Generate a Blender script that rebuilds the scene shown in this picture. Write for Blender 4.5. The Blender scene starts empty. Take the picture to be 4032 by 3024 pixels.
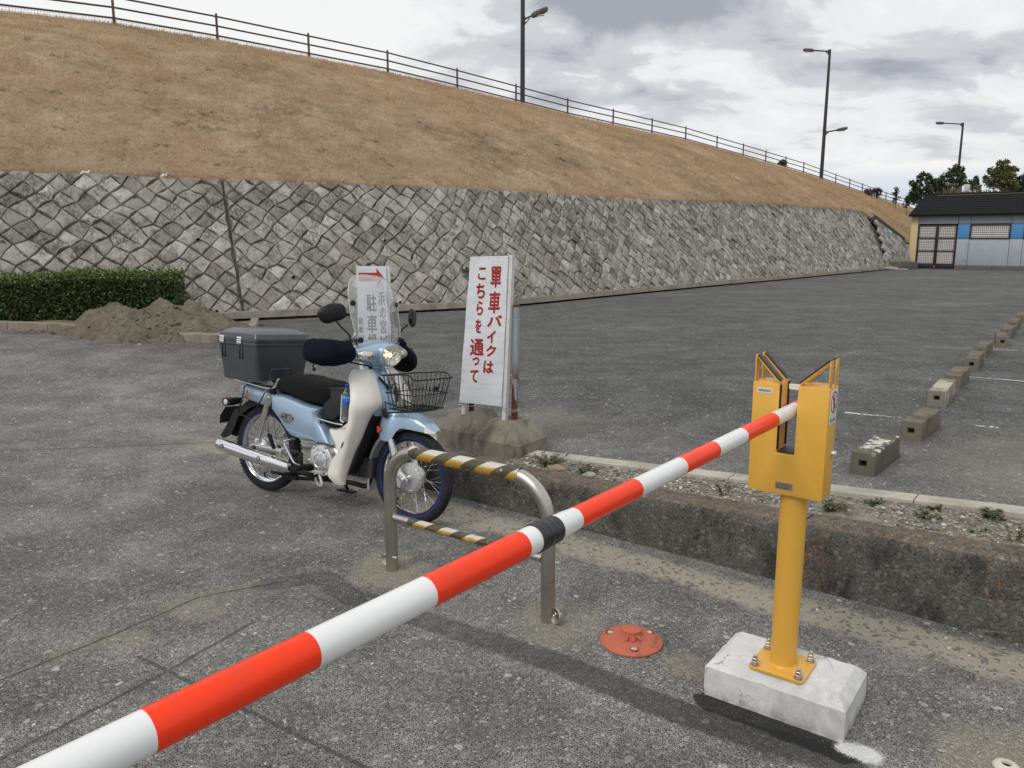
import bpy, bmesh, math, random
import numpy as np
from mathutils import Vector, Matrix, noise as mnoise

random.seed(7); rng = np.random.default_rng(7)
SC = bpy.context.scene; COL = SC.collection
R = math.radians

# ------------------------------------------------------------------ camera
cam = bpy.data.cameras.new('camera'); camo = bpy.data.objects.new('camera', cam); COL.objects.link(camo)
cam.sensor_fit = 'HORIZONTAL'; cam.sensor_width = 36.0; cam.lens = 36.0 * 3099.0 / 4032.0
cam.clip_start = 0.05; cam.clip_end = 3000
camo.location = (0, 0, 1.6); camo.rotation_euler = (R(90 - 10.449), 0, 0)
SC.camera = camo

# ------------------------------------------------------------------ sky, sun, exposure
SUN_EL, SUN_AZ = 48.0, 222.0          # azimuth clockwise from +Y: behind the camera, to its left
w = bpy.data.worlds.new('World'); SC.world = w; w.use_nodes = True
nt = w.node_tree; nt.nodes.clear()
def wn(t, **k):
    n = nt.nodes.new(t)
    for a, b in k.items(): setattr(n, a, b)
    return n
def wmath(op, a, b=None, clamp=False):
    n = wn('ShaderNodeMath', operation=op); n.use_clamp = clamp
    for i, x in enumerate((a, b)):
        if x is None: continue
        if isinstance(x, (int, float)): n.inputs[i].default_value = x
        else: nt.links.new(x, n.inputs[i])
    return n.outputs[0]
def wramp(x, stops):
    n = wn('ShaderNodeValToRGB'); nt.links.new(x, n.inputs[0]); e = n.color_ramp.elements
    n.color_ramp.interpolation = 'EASE'
    while len(e) < len(stops): e.new(0.5)
    for i, (p, c) in enumerate(stops): e[i].position = p; e[i].color = (*c, 1)
    return n.outputs[0]
def wmix(f, a, b):
    n = wn('ShaderNodeMix', data_type='RGBA')
    if isinstance(f, (int, float)): n.inputs[0].default_value = f
    else: nt.links.new(f, n.inputs[0])
    for i, x in ((6, a), (7, b)):
        if isinstance(x, tuple): n.inputs[i].default_value = (*x, 1)
        else: nt.links.new(x, n.inputs[i])
    return n.outputs[2]
tc = wn('ShaderNodeTexCoord'); sep = wn('ShaderNodeSeparateXYZ'); nt.links.new(tc.outputs['Generated'], sep.inputs[0])
X, Y, Z = sep.outputs
zc = wmath('MAXIMUM', Z, 0.0)
den = wmath('ADD', zc, 0.34)
cmb = wn('ShaderNodeCombineXYZ')
nt.links.new(wmath('DIVIDE', X, den), cmb.inputs[0]); nt.links.new(wmath('DIVIDE', Y, den), cmb.inputs[1])
def wnoise(scale, detail, rough, off=(0, 0, 0), sc=(1, 1, 1), dist=0.0):
    mp = wn('ShaderNodeMapping'); nt.links.new(cmb.outputs[0], mp.inputs[0])
    mp.inputs['Location'].default_value = off; mp.inputs['Scale'].default_value = sc
    n = wn('ShaderNodeTexNoise'); nt.links.new(mp.outputs[0], n.inputs[0])
    n.inputs['Scale'].default_value = scale; n.inputs['Detail'].default_value = detail
    n.inputs['Roughness'].default_value = rough; n.inputs['Distortion'].default_value = dist
    return n.outputs[0]
big = wnoise(1.15, 7, 0.55, (3.1, 1.22, 0), (1, 1.25, 1), 0.3)
mid = wnoise(4.2, 8, 0.6, (0.4, 2.0, 0), (1, 1.5, 1), 0.5)
fine = wnoise(11.0, 5, 0.6, (5.0, 1.0, 0), (1, 1, 1), 0.3)
dens = wmath('ADD', wmath('MULTIPLY', big, 0.62), wmath('ADD', wmath('MULTIPLY', mid, 0.30), wmath('MULTIPLY', fine, 0.08)))
# one heavier grey bank over the slope, part of the cloud deck
def lobe(cx, cy, sx, sy):
    a = wmath('MULTIPLY', wmath('SUBTRACT', wmath('DIVIDE', X, den), cx), 1.0 / sx)
    b = wmath('MULTIPLY', wmath('SUBTRACT', wmath('DIVIDE', Y, den), cy), 1.0 / sy)
    r2 = wmath('ADD', wmath('MULTIPLY', a, a), wmath('MULTIPLY', b, b))
    return wmath('EXPONENT', wmath('MULTIPLY', r2, -1.0))
dens = wmath('ADD', dens, wmath('MULTIPLY', lobe(0.30, 1.58, 0.26, 0.11), 0.24))
dens = wmath('SUBTRACT', dens, wmath('MULTIPLY', lobe(1.00, 1.60, 0.30, 0.20), 0.06))
dens = wmath('ADD', dens, wmath('MULTIPLY', lobe(0.72, 1.73, 0.24, 0.09), 0.12))
dens = wmath('SUBTRACT', dens, wmath('MULTIPLY', lobe(-0.8, 1.7, 0.8, 0.6), 0.07))
cloud = wramp(dens, [(0.43, (9.2, 9.25, 9.3)), (0.495, (8.4, 8.5, 8.65)), (0.545, (6.2, 6.4, 6.75)), (0.64, (3.7, 3.95, 4.5))])
sky = wn('ShaderNodeTexSky', sky_type='NISHITA'); sky.sun_disc = False
sky.sun_elevation = R(SUN_EL); sky.sun_rotation = R(SUN_AZ); sky.air_density = 1.0; sky.dust_density = 2.0
# thin gaps with blue-grey air low over the horizon
gap = wmath('MULTIPLY', wramp(wmath('ADD', Z, wmath('MULTIPLY', wmath('SUBTRACT', mid, 0.5), 0.05)), [(0.02, (.85,) * 3), (0.075, (.5,) * 3), (0.10, (0,) * 3), (0.2, (0,) * 3)]),
            wramp(mid, [(0.42, (1,) * 3), (0.60, (0.0,) * 3)]))
skyblue = wmix(0.55, sky.outputs[0], (4.6, 5.6, 7.2))
col = wmix(wmath('MULTIPLY', gap, 0.6), cloud, skyblue)
# a low white cumulus bank with a blue-grey foot, far off to the right
az = wmath('DIVIDE', X, wmath('MAXIMUM', Y, 0.05))
cz = wn('ShaderNodeCombineXYZ'); nt.links.new(az, cz.inputs[0]); nt.links.new(wmath('MULTIPLY', Z, 1.6), cz.inputs[1])
cn = wn('ShaderNodeTexNoise'); nt.links.new(cz.outputs[0], cn.inputs[0]); cn.inputs['Scale'].default_value = 16; cn.inputs['Detail'].default_value = 6
hgt_ = wmath('ADD', wmath('SUBTRACT', 0.083, Z), wmath('MULTIPLY', wmath('SUBTRACT', cn.outputs[0], 0.5), 0.030))
da = wmath('MULTIPLY', wmath('SUBTRACT', az, 0.49), 1 / 0.13); wid = wmath('EXPONENT', wmath('MULTIPLY', wmath('MULTIPLY', da, da), -1.0))
cm = wmath('MULTIPLY', wramp(hgt_, [(0.0, (0,) * 3), (0.006, (1,) * 3)]), wmath('MULTIPLY', wid, 1.2), clamp=True)
ccol = wramp(Z, [(0.030, (8.3, 8.5, 8.7)), (0.045, (6.2, 7.0, 8.1)), (0.062, (7.3, 7.8, 8.4)), (0.085, (9.6, 9.5, 9.3))])
col = wmix(cm, col, ccol)
bg = wn('ShaderNodeBackground'); nt.links.new(col, bg.inputs[0]); bg.inputs[1].default_value = 0.1
wo = wn('ShaderNodeOutputWorld'); nt.links.new(bg.outputs[0], wo.inputs[0])

sl = bpy.data.lights.new('sun', 'SUN'); sl.energy = 1.5; sl.angle = R(25); sl.color = (1, .96, .9)
so = bpy.data.objects.new('sun', sl); COL.objects.link(so); so.location = (0, 0, 30)
ea, ee = R(SUN_AZ), R(SUN_EL)
sd = Vector((math.sin(ea) * math.cos(ee), math.cos(ea) * math.cos(ee), math.sin(ee)))   # towards the sun
so.rotation_euler = sd.to_track_quat('Z', 'Y').to_euler()
vs = SC.view_settings; vs.view_transform = 'Standard'; vs.look = 'None'; vs.exposure = 0.0; vs.gamma = 1.0; vs.use_curve_mapping = False
SC.cycles.max_bounces = 6; SC.cycles.transparent_max_bounces = 16

# ------------------------------------------------------------------ helpers
class MB:
    """mesh builder: collects vertices and faces in one frame"""
    def __init__(s): s.v = []; s.f = []; s.m = []
    def add(s, vs, fs, mi=0):
        o = len(s.v); s.v += [tuple(float(c) for c in p) for p in vs]; s.f += [tuple(i + o for i in f) for f in fs]; s.m += [mi] * len(fs); return s
    def box(s, c, d, mi=0, rz=0.0, M=None):
        pts = []
        for dz in (-.5, .5):
            for dx, dy in ((-.5, -.5), (.5, -.5), (.5, .5), (-.5, .5)):
                p = Vector((dx * d[0], dy * d[1], dz * d[2]))
                if rz: p = Matrix.Rotation(rz, 3, 'Z') @ p
                if M is not None: p = M @ p
                pts.append(Vector(c) + p)
        return s.add(pts, [(3, 2, 1, 0), (4, 5, 6, 7), (0, 1, 5, 4), (1, 2, 6, 5), (2, 3, 7, 6), (3, 0, 4, 7)], mi)
    def tube(s, pts, r, n=8, cap=True, closed=False, mi=0, flat=1.0):
        P = [Vector(p) for p in pts]; N = len(P)
        rr = r if isinstance(r, (list, tuple)) else [r] * N
        T = []
        for i in range(N):
            a = P[(i - 1) % N] if (closed or i > 0) else P[i]; b = P[(i + 1) % N] if (closed or i < N - 1) else P[i]
            T.append((b - a).normalized())
        up = Vector((0, 0, 1)) if abs(T[0].z) < .9 else Vector((1, 0, 0))
        U = (up - T[0] * up.dot(T[0])).normalized(); vs = []
        for i in range(N):
            U = (U - T[i] * U.dot(T[i])).normalized(); V = T[i].cross(U)
            for k in range(n):
                a = 2 * math.pi * k / n
                vs.append(P[i] + (U * math.cos(a) * flat + V * math.sin(a)) * rr[i])
        fs = []
        for i in range(N if closed else N - 1):
            j = (i + 1) % N
            for k in range(n):
                l = (k + 1) % n; fs.append((i * n + k, i * n + l, j * n + l, j * n + k))
        if cap and not closed:
            fs.append(tuple(range(n - 1, -1, -1))); fs.append(tuple((N - 1) * n + k for k in range(n)))
        return s.add(vs, fs, mi)
    def lathe(s, prof, c=(0, 0, 0), axis='Z', n=32, mi=0, cap0=False, cap1=False, closed=False):
        vs = []; c = Vector(c)
        for r, h in prof:
            for k in range(n):
                a = 2 * math.pi * k / n; x, y = r * math.cos(a), r * math.sin(a)
                vs.append(c + (Vector((x, y, h)) if axis == 'Z' else Vector((x, h, -y)) if axis == 'Y' else Vector((h, x, y))))
        m = len(prof); fs = []
        for i in range(m if closed else m - 1):
            j = (i + 1) % m
            for k in range(n):
                l = (k + 1) % n; fs.append((i * n + k, i * n + l, j * n + l, j * n + k))
        if cap0: fs.append(tuple(range(n - 1, -1, -1)))
        if cap1: fs.append(tuple((m - 1) * n + k for k in range(n)))
        return s.add(vs, fs, mi)
    def loft(s, rings, cap=True, closed=True, mi=0):
        n = len(rings[0]); vs = [p for r in rings for p in r]; fs = []
        for i in range(len(rings) - 1):
            for k in range(n if closed else n - 1):
                l = (k + 1) % n; fs.append((i * n + k, i * n + l, (i + 1) * n + l, (i + 1) * n + k))
        if cap and closed:
            fs.append(tuple(range(n - 1, -1, -1))); fs.append(tuple((len(rings) - 1) * n + k for k in range(n)))
        return s.add(vs, fs, mi)
    def sheet(s, rows, th, mi=0):
        """rows of points -> a plate of thickness th"""
        A = np.array(rows, float); n, m, _ = A.shape
        du = np.gradient(A, axis=0); dv = np.gradient(A, axis=1); N = np.cross(du, dv)
        N /= np.maximum(np.linalg.norm(N, axis=2, keepdims=True), 1e-9)
        B = A + N * th; vs = list(A.reshape(-1, 3)) + list(B.reshape(-1, 3)); o = n * m; fs = []
        for i in range(n - 1):
            for j in range(m - 1):
                a, b, c, d = i * m + j, i * m + j + 1, (i + 1) * m + j + 1, (i + 1) * m + j
                fs.append((a, b, c, d)); fs.append((o + d, o + c, o + b, o + a))
        def rim(seq):
            for a, b in zip(seq[:-1], seq[1:]): fs.append((b, a, a + o, b + o))
        rim([j for j in range(m)]); rim([i * m + m - 1 for i in range(n)])
        rim([(n - 1) * m + j for j in range(m - 1, -1, -1)]); rim([i * m for i in range(n - 1, -1, -1)])
        return s.add(vs, fs, mi)
    def extrude(s, poly, y0, y1, mi=0, ax='Y'):
        """2-D outline (x,z) swept in y (or (x,y) swept in z)"""
        n = len(poly)
        mk = (lambda a, b, h: (a, h, b)) if ax == 'Y' else (lambda a, b, h: (a, b, h))
        vs = [mk(a, b, y0) for a, b in poly] + [mk(a, b, y1) for a, b in poly]
        fs = [tuple(range(n)), tuple(range(2 * n - 1, n - 1, -1))] + [(k, k + n, (k + 1) % n + n, (k + 1) % n) for k in range(n)]
        return s.add(vs, fs, mi)
    def pillow(s, poly, ys, ins, mi=0):
        """outline (x,z), rings inset by ins[i] at |y|=ys[i], both sides"""
        P = np.array(poly, float); n = len(P)
        area = .5 * np.sum(P[:, 0] * np.roll(P[:, 1], -1) - np.roll(P[:, 0], -1) * P[:, 1])
        def inset(d):
            out = []
            for k in range(n):
                e1 = P[k] - P[k - 1]; e2 = P[(k + 1) % n] - P[k]
                n1 = np.array([-e1[1], e1[0]]) / (np.linalg.norm(e1) + 1e-9); n2 = np.array([-e2[1], e2[0]]) / (np.linalg.norm(e2) + 1e-9)
                b = n1 + n2; L = np.linalg.norm(b); b = b / L if L > .3 else n1
                out.append(P[k] + b * d * (1 if area > 0 else -1))
            return out
        rings = [[(q[0], -y, q[1]) for q in inset(d)] for y, d in list(zip(ys, ins))[::-1]] + [[(q[0], y, q[1]) for q in inset(d)] for y, d in zip(ys, ins)]
        return s.loft(rings, mi=mi)

def catmull(P, n=6, closed=False):
    P = [Vector(p) for p in P]; N = len(P); out = []
    for i in range(N if closed else N - 1):
        g = (lambda k: P[k % N]) if closed else (lambda k: P[max(0, min(N - 1, k))])
        p0, p1, p2, p3 = g(i - 1), g(i), g(i + 1), g(i + 2)
        for j in range(n):
            t = j / n
            out.append(.5 * ((2 * p1) + (-p0 + p2) * t + (2 * p0 - 5 * p1 + 4 * p2 - p3) * t * t + (-p0 + 3 * p1 - 3 * p2 + p3) * t ** 3))
    if not closed: out.append(P[-1])
    return out

def origin_of(p):
    o = Vector((0, 0, 0))
    while p is not None: o += p.location; p = p.parent
    return o
def link_mesh(name, me, parent=None, loc=None):
    o = bpy.data.objects.new(name, me); COL.objects.link(o)
    if parent is not None: o.parent = parent
    if loc is not None: o.location = loc
    return o
def obj(name, mb, mat, parent=None, bevel=0, seg=2, smooth=40, world=False, kind=None, label=None, pivot=None):
    """one mesh object; world=True: the builder holds world coordinates"""
    me = bpy.data.meshes.new(name)
    off = Vector((0, 0, 0))
    if world and parent is not None: off = origin_of(parent)
    if pivot is not None: off = Vector(pivot)
    me.from_pydata([(x - off.x, y - off.y, z - off.z) for x, y, z in mb.v], [], mb.f)
    mats = mat if isinstance(mat, (list, tuple)) else [mat]
    for m in mats: me.materials.append(m)
    if len(mats) > 1: me.polygons.foreach_set('material_index', mb.m)
    bm = bmesh.new(); bm.from_mesh(me)
    bmesh.ops.recalc_face_normals(bm, faces=bm.faces)
    if bevel:
        es = [e for e in bm.edges if len(e.link_faces) == 2 and e.calc_face_angle(0) > R(30)]
        bmesh.ops.bevel(bm, geom=es, offset=bevel, offset_type='OFFSET', segments=seg, affect='EDGES', profile=.5, clamp_overlap=True)
    bm.to_mesh(me); bm.free()
    if smooth:
        me.polygons.foreach_set('use_smooth', [True] * len(me.polygons)); me.set_sharp_from_angle(angle=R(smooth))
    o = link_mesh(name, me, parent)
    if pivot is not None:
        o.location = off if parent is None else off - (origin_of(parent) if world else Vector((0, 0, 0)))
    if kind: o['kind'] = kind
    if label: o['label'] = label
    return o
def tag(o, label, cat, group=None):
    o['label'] = label; o['category'] = cat
    if group: o['group'] = group
    return o
def thing(name, label, cat, loc=(0, 0, 0), rot=(0, 0, 0), group=None):
    o = bpy.data.objects.new(name, None); COL.objects.link(o); o.empty_display_size = .1
    o.location = loc; o.rotation_euler = rot
    return tag(o, label, cat, group)
def part_copy(name, src, parent, loc=None, rot=None):
    o = src.copy(); COL.objects.link(o); o.name = name; o.parent = parent
    if loc is not None: o.location = loc
    if rot is not None: o.rotation_euler = rot
    return o

# ------------------------------------------------------------------ materials
class NB:
    """tiny node builder for a principled material"""
    def __init__(s, name):
        s.mat = bpy.data.materials.new(name); s.mat.use_nodes = True; s.t = s.mat.node_tree
        s.bsdf = s.t.nodes['Principled BSDF']; s._tc = s.t.nodes.new('ShaderNodeTexCoord')
        s.co = s._tc.outputs['Object']
    def n(s, ty, **k):
        x = s.t.nodes.new(ty)
        for a, b in k.items(): setattr(x, a, b)
        return x
    def put(s, x, sock):
        if isinstance(x, (int, float)):
            try: sock.default_value = x
            except TypeError: sock.default_value = (x, x, x)
        elif isinstance(x, (tuple, list)): sock.default_value = (*x, 1) if len(sock.default_value) == 4 and len(x) == 3 else x
        else: s.t.links.new(x, sock)
    def math(s, op, a, b=None, c=None, clamp=False):
        x = s.n('ShaderNodeMath', operation=op); x.use_clamp = clamp
        for i, q in enumerate((a, b, c)):
            if q is not None: s.put(q, x.inputs[i])
        return x.outputs[0]
    def vec(s, op, a, b=None, out=0):
        x = s.n('ShaderNodeVectorMath', operation=op); s.put(a, x.inputs[0])
        if b is not None: s.put(b, x.inputs['Scale'] if op == 'SCALE' else x.inputs[1])
        return x.outputs[out]
    def mapping(s, co, loc=(0, 0, 0), sc=(1, 1, 1), rot=(0, 0, 0)):
        x = s.n('ShaderNodeMapping'); s.put(co, x.inputs[0]); x.inputs[1].default_value = loc; x.inputs[2].default_value = rot; x.inputs[3].default_value = sc
        return x.outputs[0]
    def noise(s, scale, detail=4, rough=.55, co=None, dist=0, out=0):
        x = s.n('ShaderNodeTexNoise'); s.put(co or s.co, x.inputs[0]); x.inputs['Scale'].default_value = scale
        x.inputs['Detail'].default_value = detail; x.inputs['Roughness'].default_value = rough; x.inputs['Distortion'].default_value = dist
        return x.outputs[out]
    def voro(s, scale, feat='F1', co=None, out=0, rand=1.0):
        x = s.n('ShaderNodeTexVoronoi', feature=feat); s.put(co or s.co, x.inputs[0]); x.inputs['Scale'].default_value = scale
        x.inputs['Randomness'].default_value = rand
        return x.outputs[out]
    def ramp(s, x, stops, interp='LINEAR'):
        r = s.n('ShaderNodeValToRGB'); s.put(x, r.inputs[0]); r.color_ramp.interpolation = interp; e = r.color_ramp.elements
        while len(e) < len(stops): e.new(.5)
        for i, (p, c) in enumerate(stops):
            e[i].position = p; e[i].color = (c, c, c, 1) if isinstance(c, (int, float)) else (*c, 1)
        return r.outputs[0]
    def rng(s, x, a, b, c=0., d=1., smooth=True):
        r = s.n('ShaderNodeMapRange'); r.interpolation_type = 'SMOOTHSTEP' if smooth else 'LINEAR'
        s.put(x, r.inputs[0])
        for i, q in enumerate((a, b, c, d)): r.inputs[i + 1].default_value = q
        return r.outputs[0]
    def mix(s, f, a, b, bt='MIX'):
        x = s.n('ShaderNodeMix', data_type='RGBA', blend_type=bt); s.put(f, x.inputs[0]); s.put(a, x.inputs[6]); s.put(b, x.inputs[7]); return x.outputs[2]
    def bump(s, h, strength=.3, dist=.01, normal=None):
        x = s.n('ShaderNodeBump'); s.put(h, x.inputs['Height']); x.inputs['Strength'].default_value = strength; x.inputs['Distance'].default_value = dist
        if normal is not None: s.put(normal, x.inputs['Normal'])
        return x.outputs[0]
    def xyz(s, co=None):
        x = s.n('ShaderNodeSeparateXYZ'); s.put(co or s.co, x.inputs[0]); return x.outputs
    def attr(s, name, out=2):
        x = s.n('ShaderNodeAttribute'); x.attribute_name = name; return x.outputs[out]
    def set(s, **k):
        for a, b in k.items():
            a = {'color': 'Base Color', 'rough': 'Roughness', 'metal': 'Metallic', 'normal': 'Normal', 'alpha': 'Alpha', 'spec': 'Specular IOR Level', 'coat': 'Coat Weight', 'coatr': 'Coat Roughness', 'trans': 'Transmission Weight', 'ior': 'IOR', 'sheen': 'Sheen Weight'}[a]
            s.put(b, s.bsdf.inputs[a])
        return s.mat

def paint(name, col, var=.06, scale=6., rough=.4, metal=0., bump=0., bscale=200., coat=0., dirt=None, dirt_amt=.35, dscale=9., spec=.5):
    """painted or plain surface: slight tonal drift, wear patches and fine relief"""
    b = NB(name)
    lo = tuple(c * (1 - var) for c in col); hi = tuple(min(1, c * (1 + var)) for c in col)
    c = b.ramp(b.noise(scale, 5), [(.3, lo), (.7, hi)])
    r = b.math('MULTIPLY_ADD', b.noise(scale * 3, 4), .16, rough - .08)
    if dirt is not None:
        m = b.rng(b.noise(dscale, 8, .65), .52, .72, 0, dirt_amt); c = b.mix(m, c, dirt); r = b.math('ADD', r, b.math('MULTIPLY', m, .3))
    kw = dict(color=c, rough=r, metal=metal, spec=spec)
    if coat: kw['coat'] = coat; kw['coatr'] = .06
    if bump: kw['normal'] = b.bump(b.noise(bscale, 4), bump, .002)
    return b.set(**kw)

M = {}
M['black_plastic'] = paint('black_plastic', (.011, .011, .012), .2, 8, .45, spec=.35, bump=.15, bscale=300)
M['black_rubber'] = paint('black_rubber', (.011, .011, .012), .2, 10, .75, spec=.25, bump=.2)
M['black_metal'] = paint('black_metal', (.010, .010, .011), .2, 12, .45, spec=.35)
M['chrome'] = paint('chrome', (.82, .82, .83), .03, 8, .13, 1.0)
M['silver'] = paint('silver', (.62, .62, .62), .06, 10, .34, .75)
M['dark_alloy'] = paint('dark_alloy', (.08, .08, .085), .2, 10, .5, .6)
M['steel'] = paint('steel', (.52, .49, .45), .08, 6, .33, 1.0, dirt=(.16, .13, .10), dirt_amt=.5, dscale=7)
M['blue_paint'] = paint('blue_paint', (.36, .49, .63), .04, 3, .30, .45, coat=.6)
M['cream'] = paint('cream', (.80, .77, .71), .03, 4, .45, bump=.12, bscale=500, dirt=(.40, .36, .30), dirt_amt=.25, dscale=5)
M['blue_tape'] = paint('blue_tape', (.008, .022, .28), .05, 6, .35)
M['white_paint'] = paint('white_paint', (.78, .78, .77), .03, 3, .42, dirt=(.55, .53, .50), dirt_amt=.3, dscale=5)
M['white_gloss'] = paint('white_gloss', (.80, .81, .80), .015, 2, .28, dirt=(.52, .50, .46), dirt_amt=.35, dscale=11)
M['orange'] = paint('orange', (.95, .050, .010), .03, 2, .30, spec=.28, dirt=(.50, .07, .04), dirt_amt=.3, dscale=11)
M['tape'] = paint('tape', (.022, .022, .025), .2, 30, .38, bump=.3, bscale=60)
M['yellow'] = paint('yellow', (.74, .405, .060), .025, 3, .40, bump=.1, bscale=700, dirt=(.50, .25, .03), dirt_amt=.2, dscale=4)
M['dark_strip'] = paint('dark_strip', (.035, .032, .032), .15, 10, .55)
M['disc_red'] = paint('disc_red', (.47, .115, .062), .08, 14, .6, dirt=(.05, .03, .025), dirt_amt=.5, dscale=16)
M['box_grey'] = paint('box_grey', (.060, .066, .076), .22, 5, .25, bump=.05, dirt=(.12, .12, .12), dirt_amt=.25, dscale=6)
M['seat_mesh'] = None
M['navy_cloth'] = paint('navy_cloth', (.008, .009, .016), .25, 8, .9, bump=.25, bscale=600, spec=.10)
M['red_lens'] = paint('red_lens', (.45, .01, .012), .05, 5, .15)
M['rust'] = paint('rust', (.13, .045, .022), .3, 20, .8, bump=.3, bscale=120)
M['dark_brown'] = paint('dark_brown', (.07, .024, .018), .3, 14, .55, dirt=(.20, .09, .05), dirt_amt=.5, dscale=10)
M['pole_brown'] = paint('pole_brown', (.030, .024, .022), .15, 4, .45)
M['rail_brown'] = paint('rail_brown', (.095, .070, .050), .25, 6, .6, dirt=(.17, .10, .06), dirt_amt=.5, dscale=3)
M['lamp_head'] = paint('lamp_head', (.095, .088, .080), .1, 8, .5, dirt=(.10, .09, .08), dirt_amt=.5)
M['lamp_glass'] = paint('lamp_glass', (.62, .62, .58), .05, 8, .2)
M['light_grey'] = paint('light_grey', (.55, .55, .55), .05, 8, .5)
M['label_blue'] = paint('label_blue', (.03, .16, .42), .03, 8, .4)
M['print_black'] = paint('print_black', (.03, .03, .032), .05, 8, .5)
M['print_red'] = paint('print_red', (.33, .012, .016), .08, 30, .5)
M['ink_grey'] = paint('ink_grey', (.035, .035, .045), .25, 20, .6)
M['sign_red'] = paint('sign_red', (.40, .030, .022), .12, 14, .5)
M['white_plate'] = paint('white_plate', (.70, .71, .72), .03, 6, .4)
M['plate_grey'] = paint('plate_grey', (.27, .27, .265), .05, 30, .4, .4)

def concrete(name, col, dark, speck=140, stain=2.2, bump=.5, rust=None):
    b = NB(name); x = b.xyz()
    base = b.ramp(b.noise(5, 7, .65), [(.25, tuple(c * .72 for c in col)), (.55, col), (.8, tuple(min(1, c * 1.2) for c in col))])
    st = b.rng(b.noise(stain, 6, .65, co=b.mapping(b.co, sc=(1, 1, .55))), .47, .68, 0, .85)
    c = b.mix(st, base, dark)
    sp = b.voro(speck, co=b.co); c = b.mix(b.rng(sp, .08, .28, .55, 0), c, tuple(k * .35 for k in col))
    hi = b.rng(b.noise(speck * 1.7, 2), .64, .72, 0, .5); c = b.mix(hi, c, tuple(min(1, k * 1.7) for k in col))
    if rust is not None:
        rm = b.math('MULTIPLY', b.rng(b.noise(3.4, 6, .7, co=b.mapping(b.co, loc=(4, 2, 1), sc=(1.3, 1.3, .55))), .55, .70), b.rng(b.noise(30, 3), .4, .6)); c = b.mix(b.math('MULTIPLY', rm, .6), c, rust)
    if name == 'kerb_wall':                                    # brown lichen on the top, thin pale cast lines on the face
        ge = b.n('ShaderNodeNewGeometry'); nzv = b.xyz(ge.outputs['Normal'])[2]; tm = b.math('MULTIPLY', b.rng(nzv, .55, .85), b.rng(b.noise(22, 6, .7), .34, .56)); c = b.mix(b.math('MULTIPLY', tm, .65), c, (.175, .135, .098))
        c1 = b.xyz(b.voro(140, out=1)); c2 = b.xyz(b.voro(75, out=1)); ag = b.math('ADD', b.rng(c1[0], 0, 1, .62, 1.32, False), b.rng(c2[1], .86, .97, 0, .7)); an = b.n('ShaderNodeCombineColor'); [b.put(ag, an.inputs[i]) for i in range(3)]; c = b.mix(1.0, c, an.outputs[0], 'MULTIPLY')
        ln = b.rng(b.math('ABSOLUTE', b.math('SUBTRACT', b.noise(.8, 2, .5, co=b.mapping(b.co, loc=(2, 0, 0), sc=(.35, .35, 5))), .5)), .002, .006, 1, 0); c = b.mix(b.math('MULTIPLY', ln, b.rng(b.noise(3, 4), .54, .62, 0, .55)), c, (.26, .24, .20))
        pit = b.rng(b.voro(30), .22, .08, 0, 1); c = b.mix(b.math('MULTIPLY', pit, b.rng(b.noise(11, 3), .42, .55)), c, (.018, .017, .015))
    if name == 'block_white':
        ce = b.voro(5.5, 'DISTANCE_TO_EDGE', co=b.vec('ADD', b.co, b.vec('SCALE', b.noise(16, 5, .7, out=1), .09))); ck_ = b.math('MULTIPLY', b.rng(ce, .004, .013, 1, 0), b.rng(b.noise(5.5, 3, co=b.mapping(b.co, loc=(3, 1, 0))), .50, .56)); c = b.mix(b.math('MULTIPLY', ck_, .8), c, (.18, .17, .155))
        lowm = b.math('MULTIPLY', b.rng(b.xyz()[2], .07, .0), b.rng(b.noise(13, 6, .7), .40, .58)); c = b.mix(b.math('MULTIPLY', lowm, .55), c, (.25, .235, .21))
    h = b.math('ADD', b.math('MULTIPLY', b.noise(40, 6, .7), .6), b.math('MULTIPLY', b.rng(b.voro(speck * .6), 0, .35), .4))
    return b.set(color=c, rough=.92, spec=.2, normal=b.bump(h, bump, .008))
M['block_white'] = concrete('block_white', (.71, .71, .70), (.47, .465, .455), 160, 5.0, .25)
M['stop_block'] = concrete('stop_block', (.180, .158, .125), (.070, .060, .047), 120, 4.5, .35)
M['sign_base'] = concrete('sign_base', (.27, .245, .20), (.085, .078, .066), 150, 5.5, .6, rust=(.20, .11, .05))
M['kerb_pale'] = concrete('kerb_pale', (.46, .43, .37), (.30, .28, .23), 170, 4, .3)
M['kerb_wall'] = concrete('kerb_wall', (.105, .101, .089), (.030, .029, .026), 62, 6.0, 1.0, rust=(.20, .085, .025))
M['bed_kerb'] = concrete('bed_kerb', (.27, .245, .205), (.16, .15, .12), 120, 3, .3)
M['coping'] = concrete('coping', (.075, .075, .078), (.05, .05, .05), 60, 1.5, .3)
M['plinth'] = concrete('plinth', (.15, .14, .125), (.08, .075, .07), 60, 1.8, .3)
# ================================================================== THE SETTING
# kerb frame: s along the low wall (towards the right of the photo and the camera), q behind it
KD = np.array([.793, -.609]); KN = np.array([.609, .793]); KO = np.array([-.386, 4.779])
def kxy(s, q): p = KO + KD * s + KN * q; return float(p[0]), float(p[1])
def ksq(x, y): d = np.array([x, y]) - KO; return float(d @ KD), float(d @ KN)
def sstep(x, a, b): t = min(1., max(0., (x - a) / (b - a))); return t * t * (3 - 2 * t)
def kerb_top(s): return max(0.0, min(.37, .205 + .045 * s))
def gz(x, y):
    s, q = ksq(x, y)
    tl = sstep(y, 5.8, 9.6) * sstep(-s, 2.5, 6.0); zl = .25 * tl
    if q < .1: return zl + .10 * sstep(-x, 4.6, 7.0) * tl
    t = sstep(q, .5, 3.0); z = kerb_top(s) * .9 * (1 - t) * sstep(s, -2.2, -1.0) + .25 * t
    return max(z, zl) + .10 * sstep(-x, 4.6, 7.0) * max(t, tl)

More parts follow.
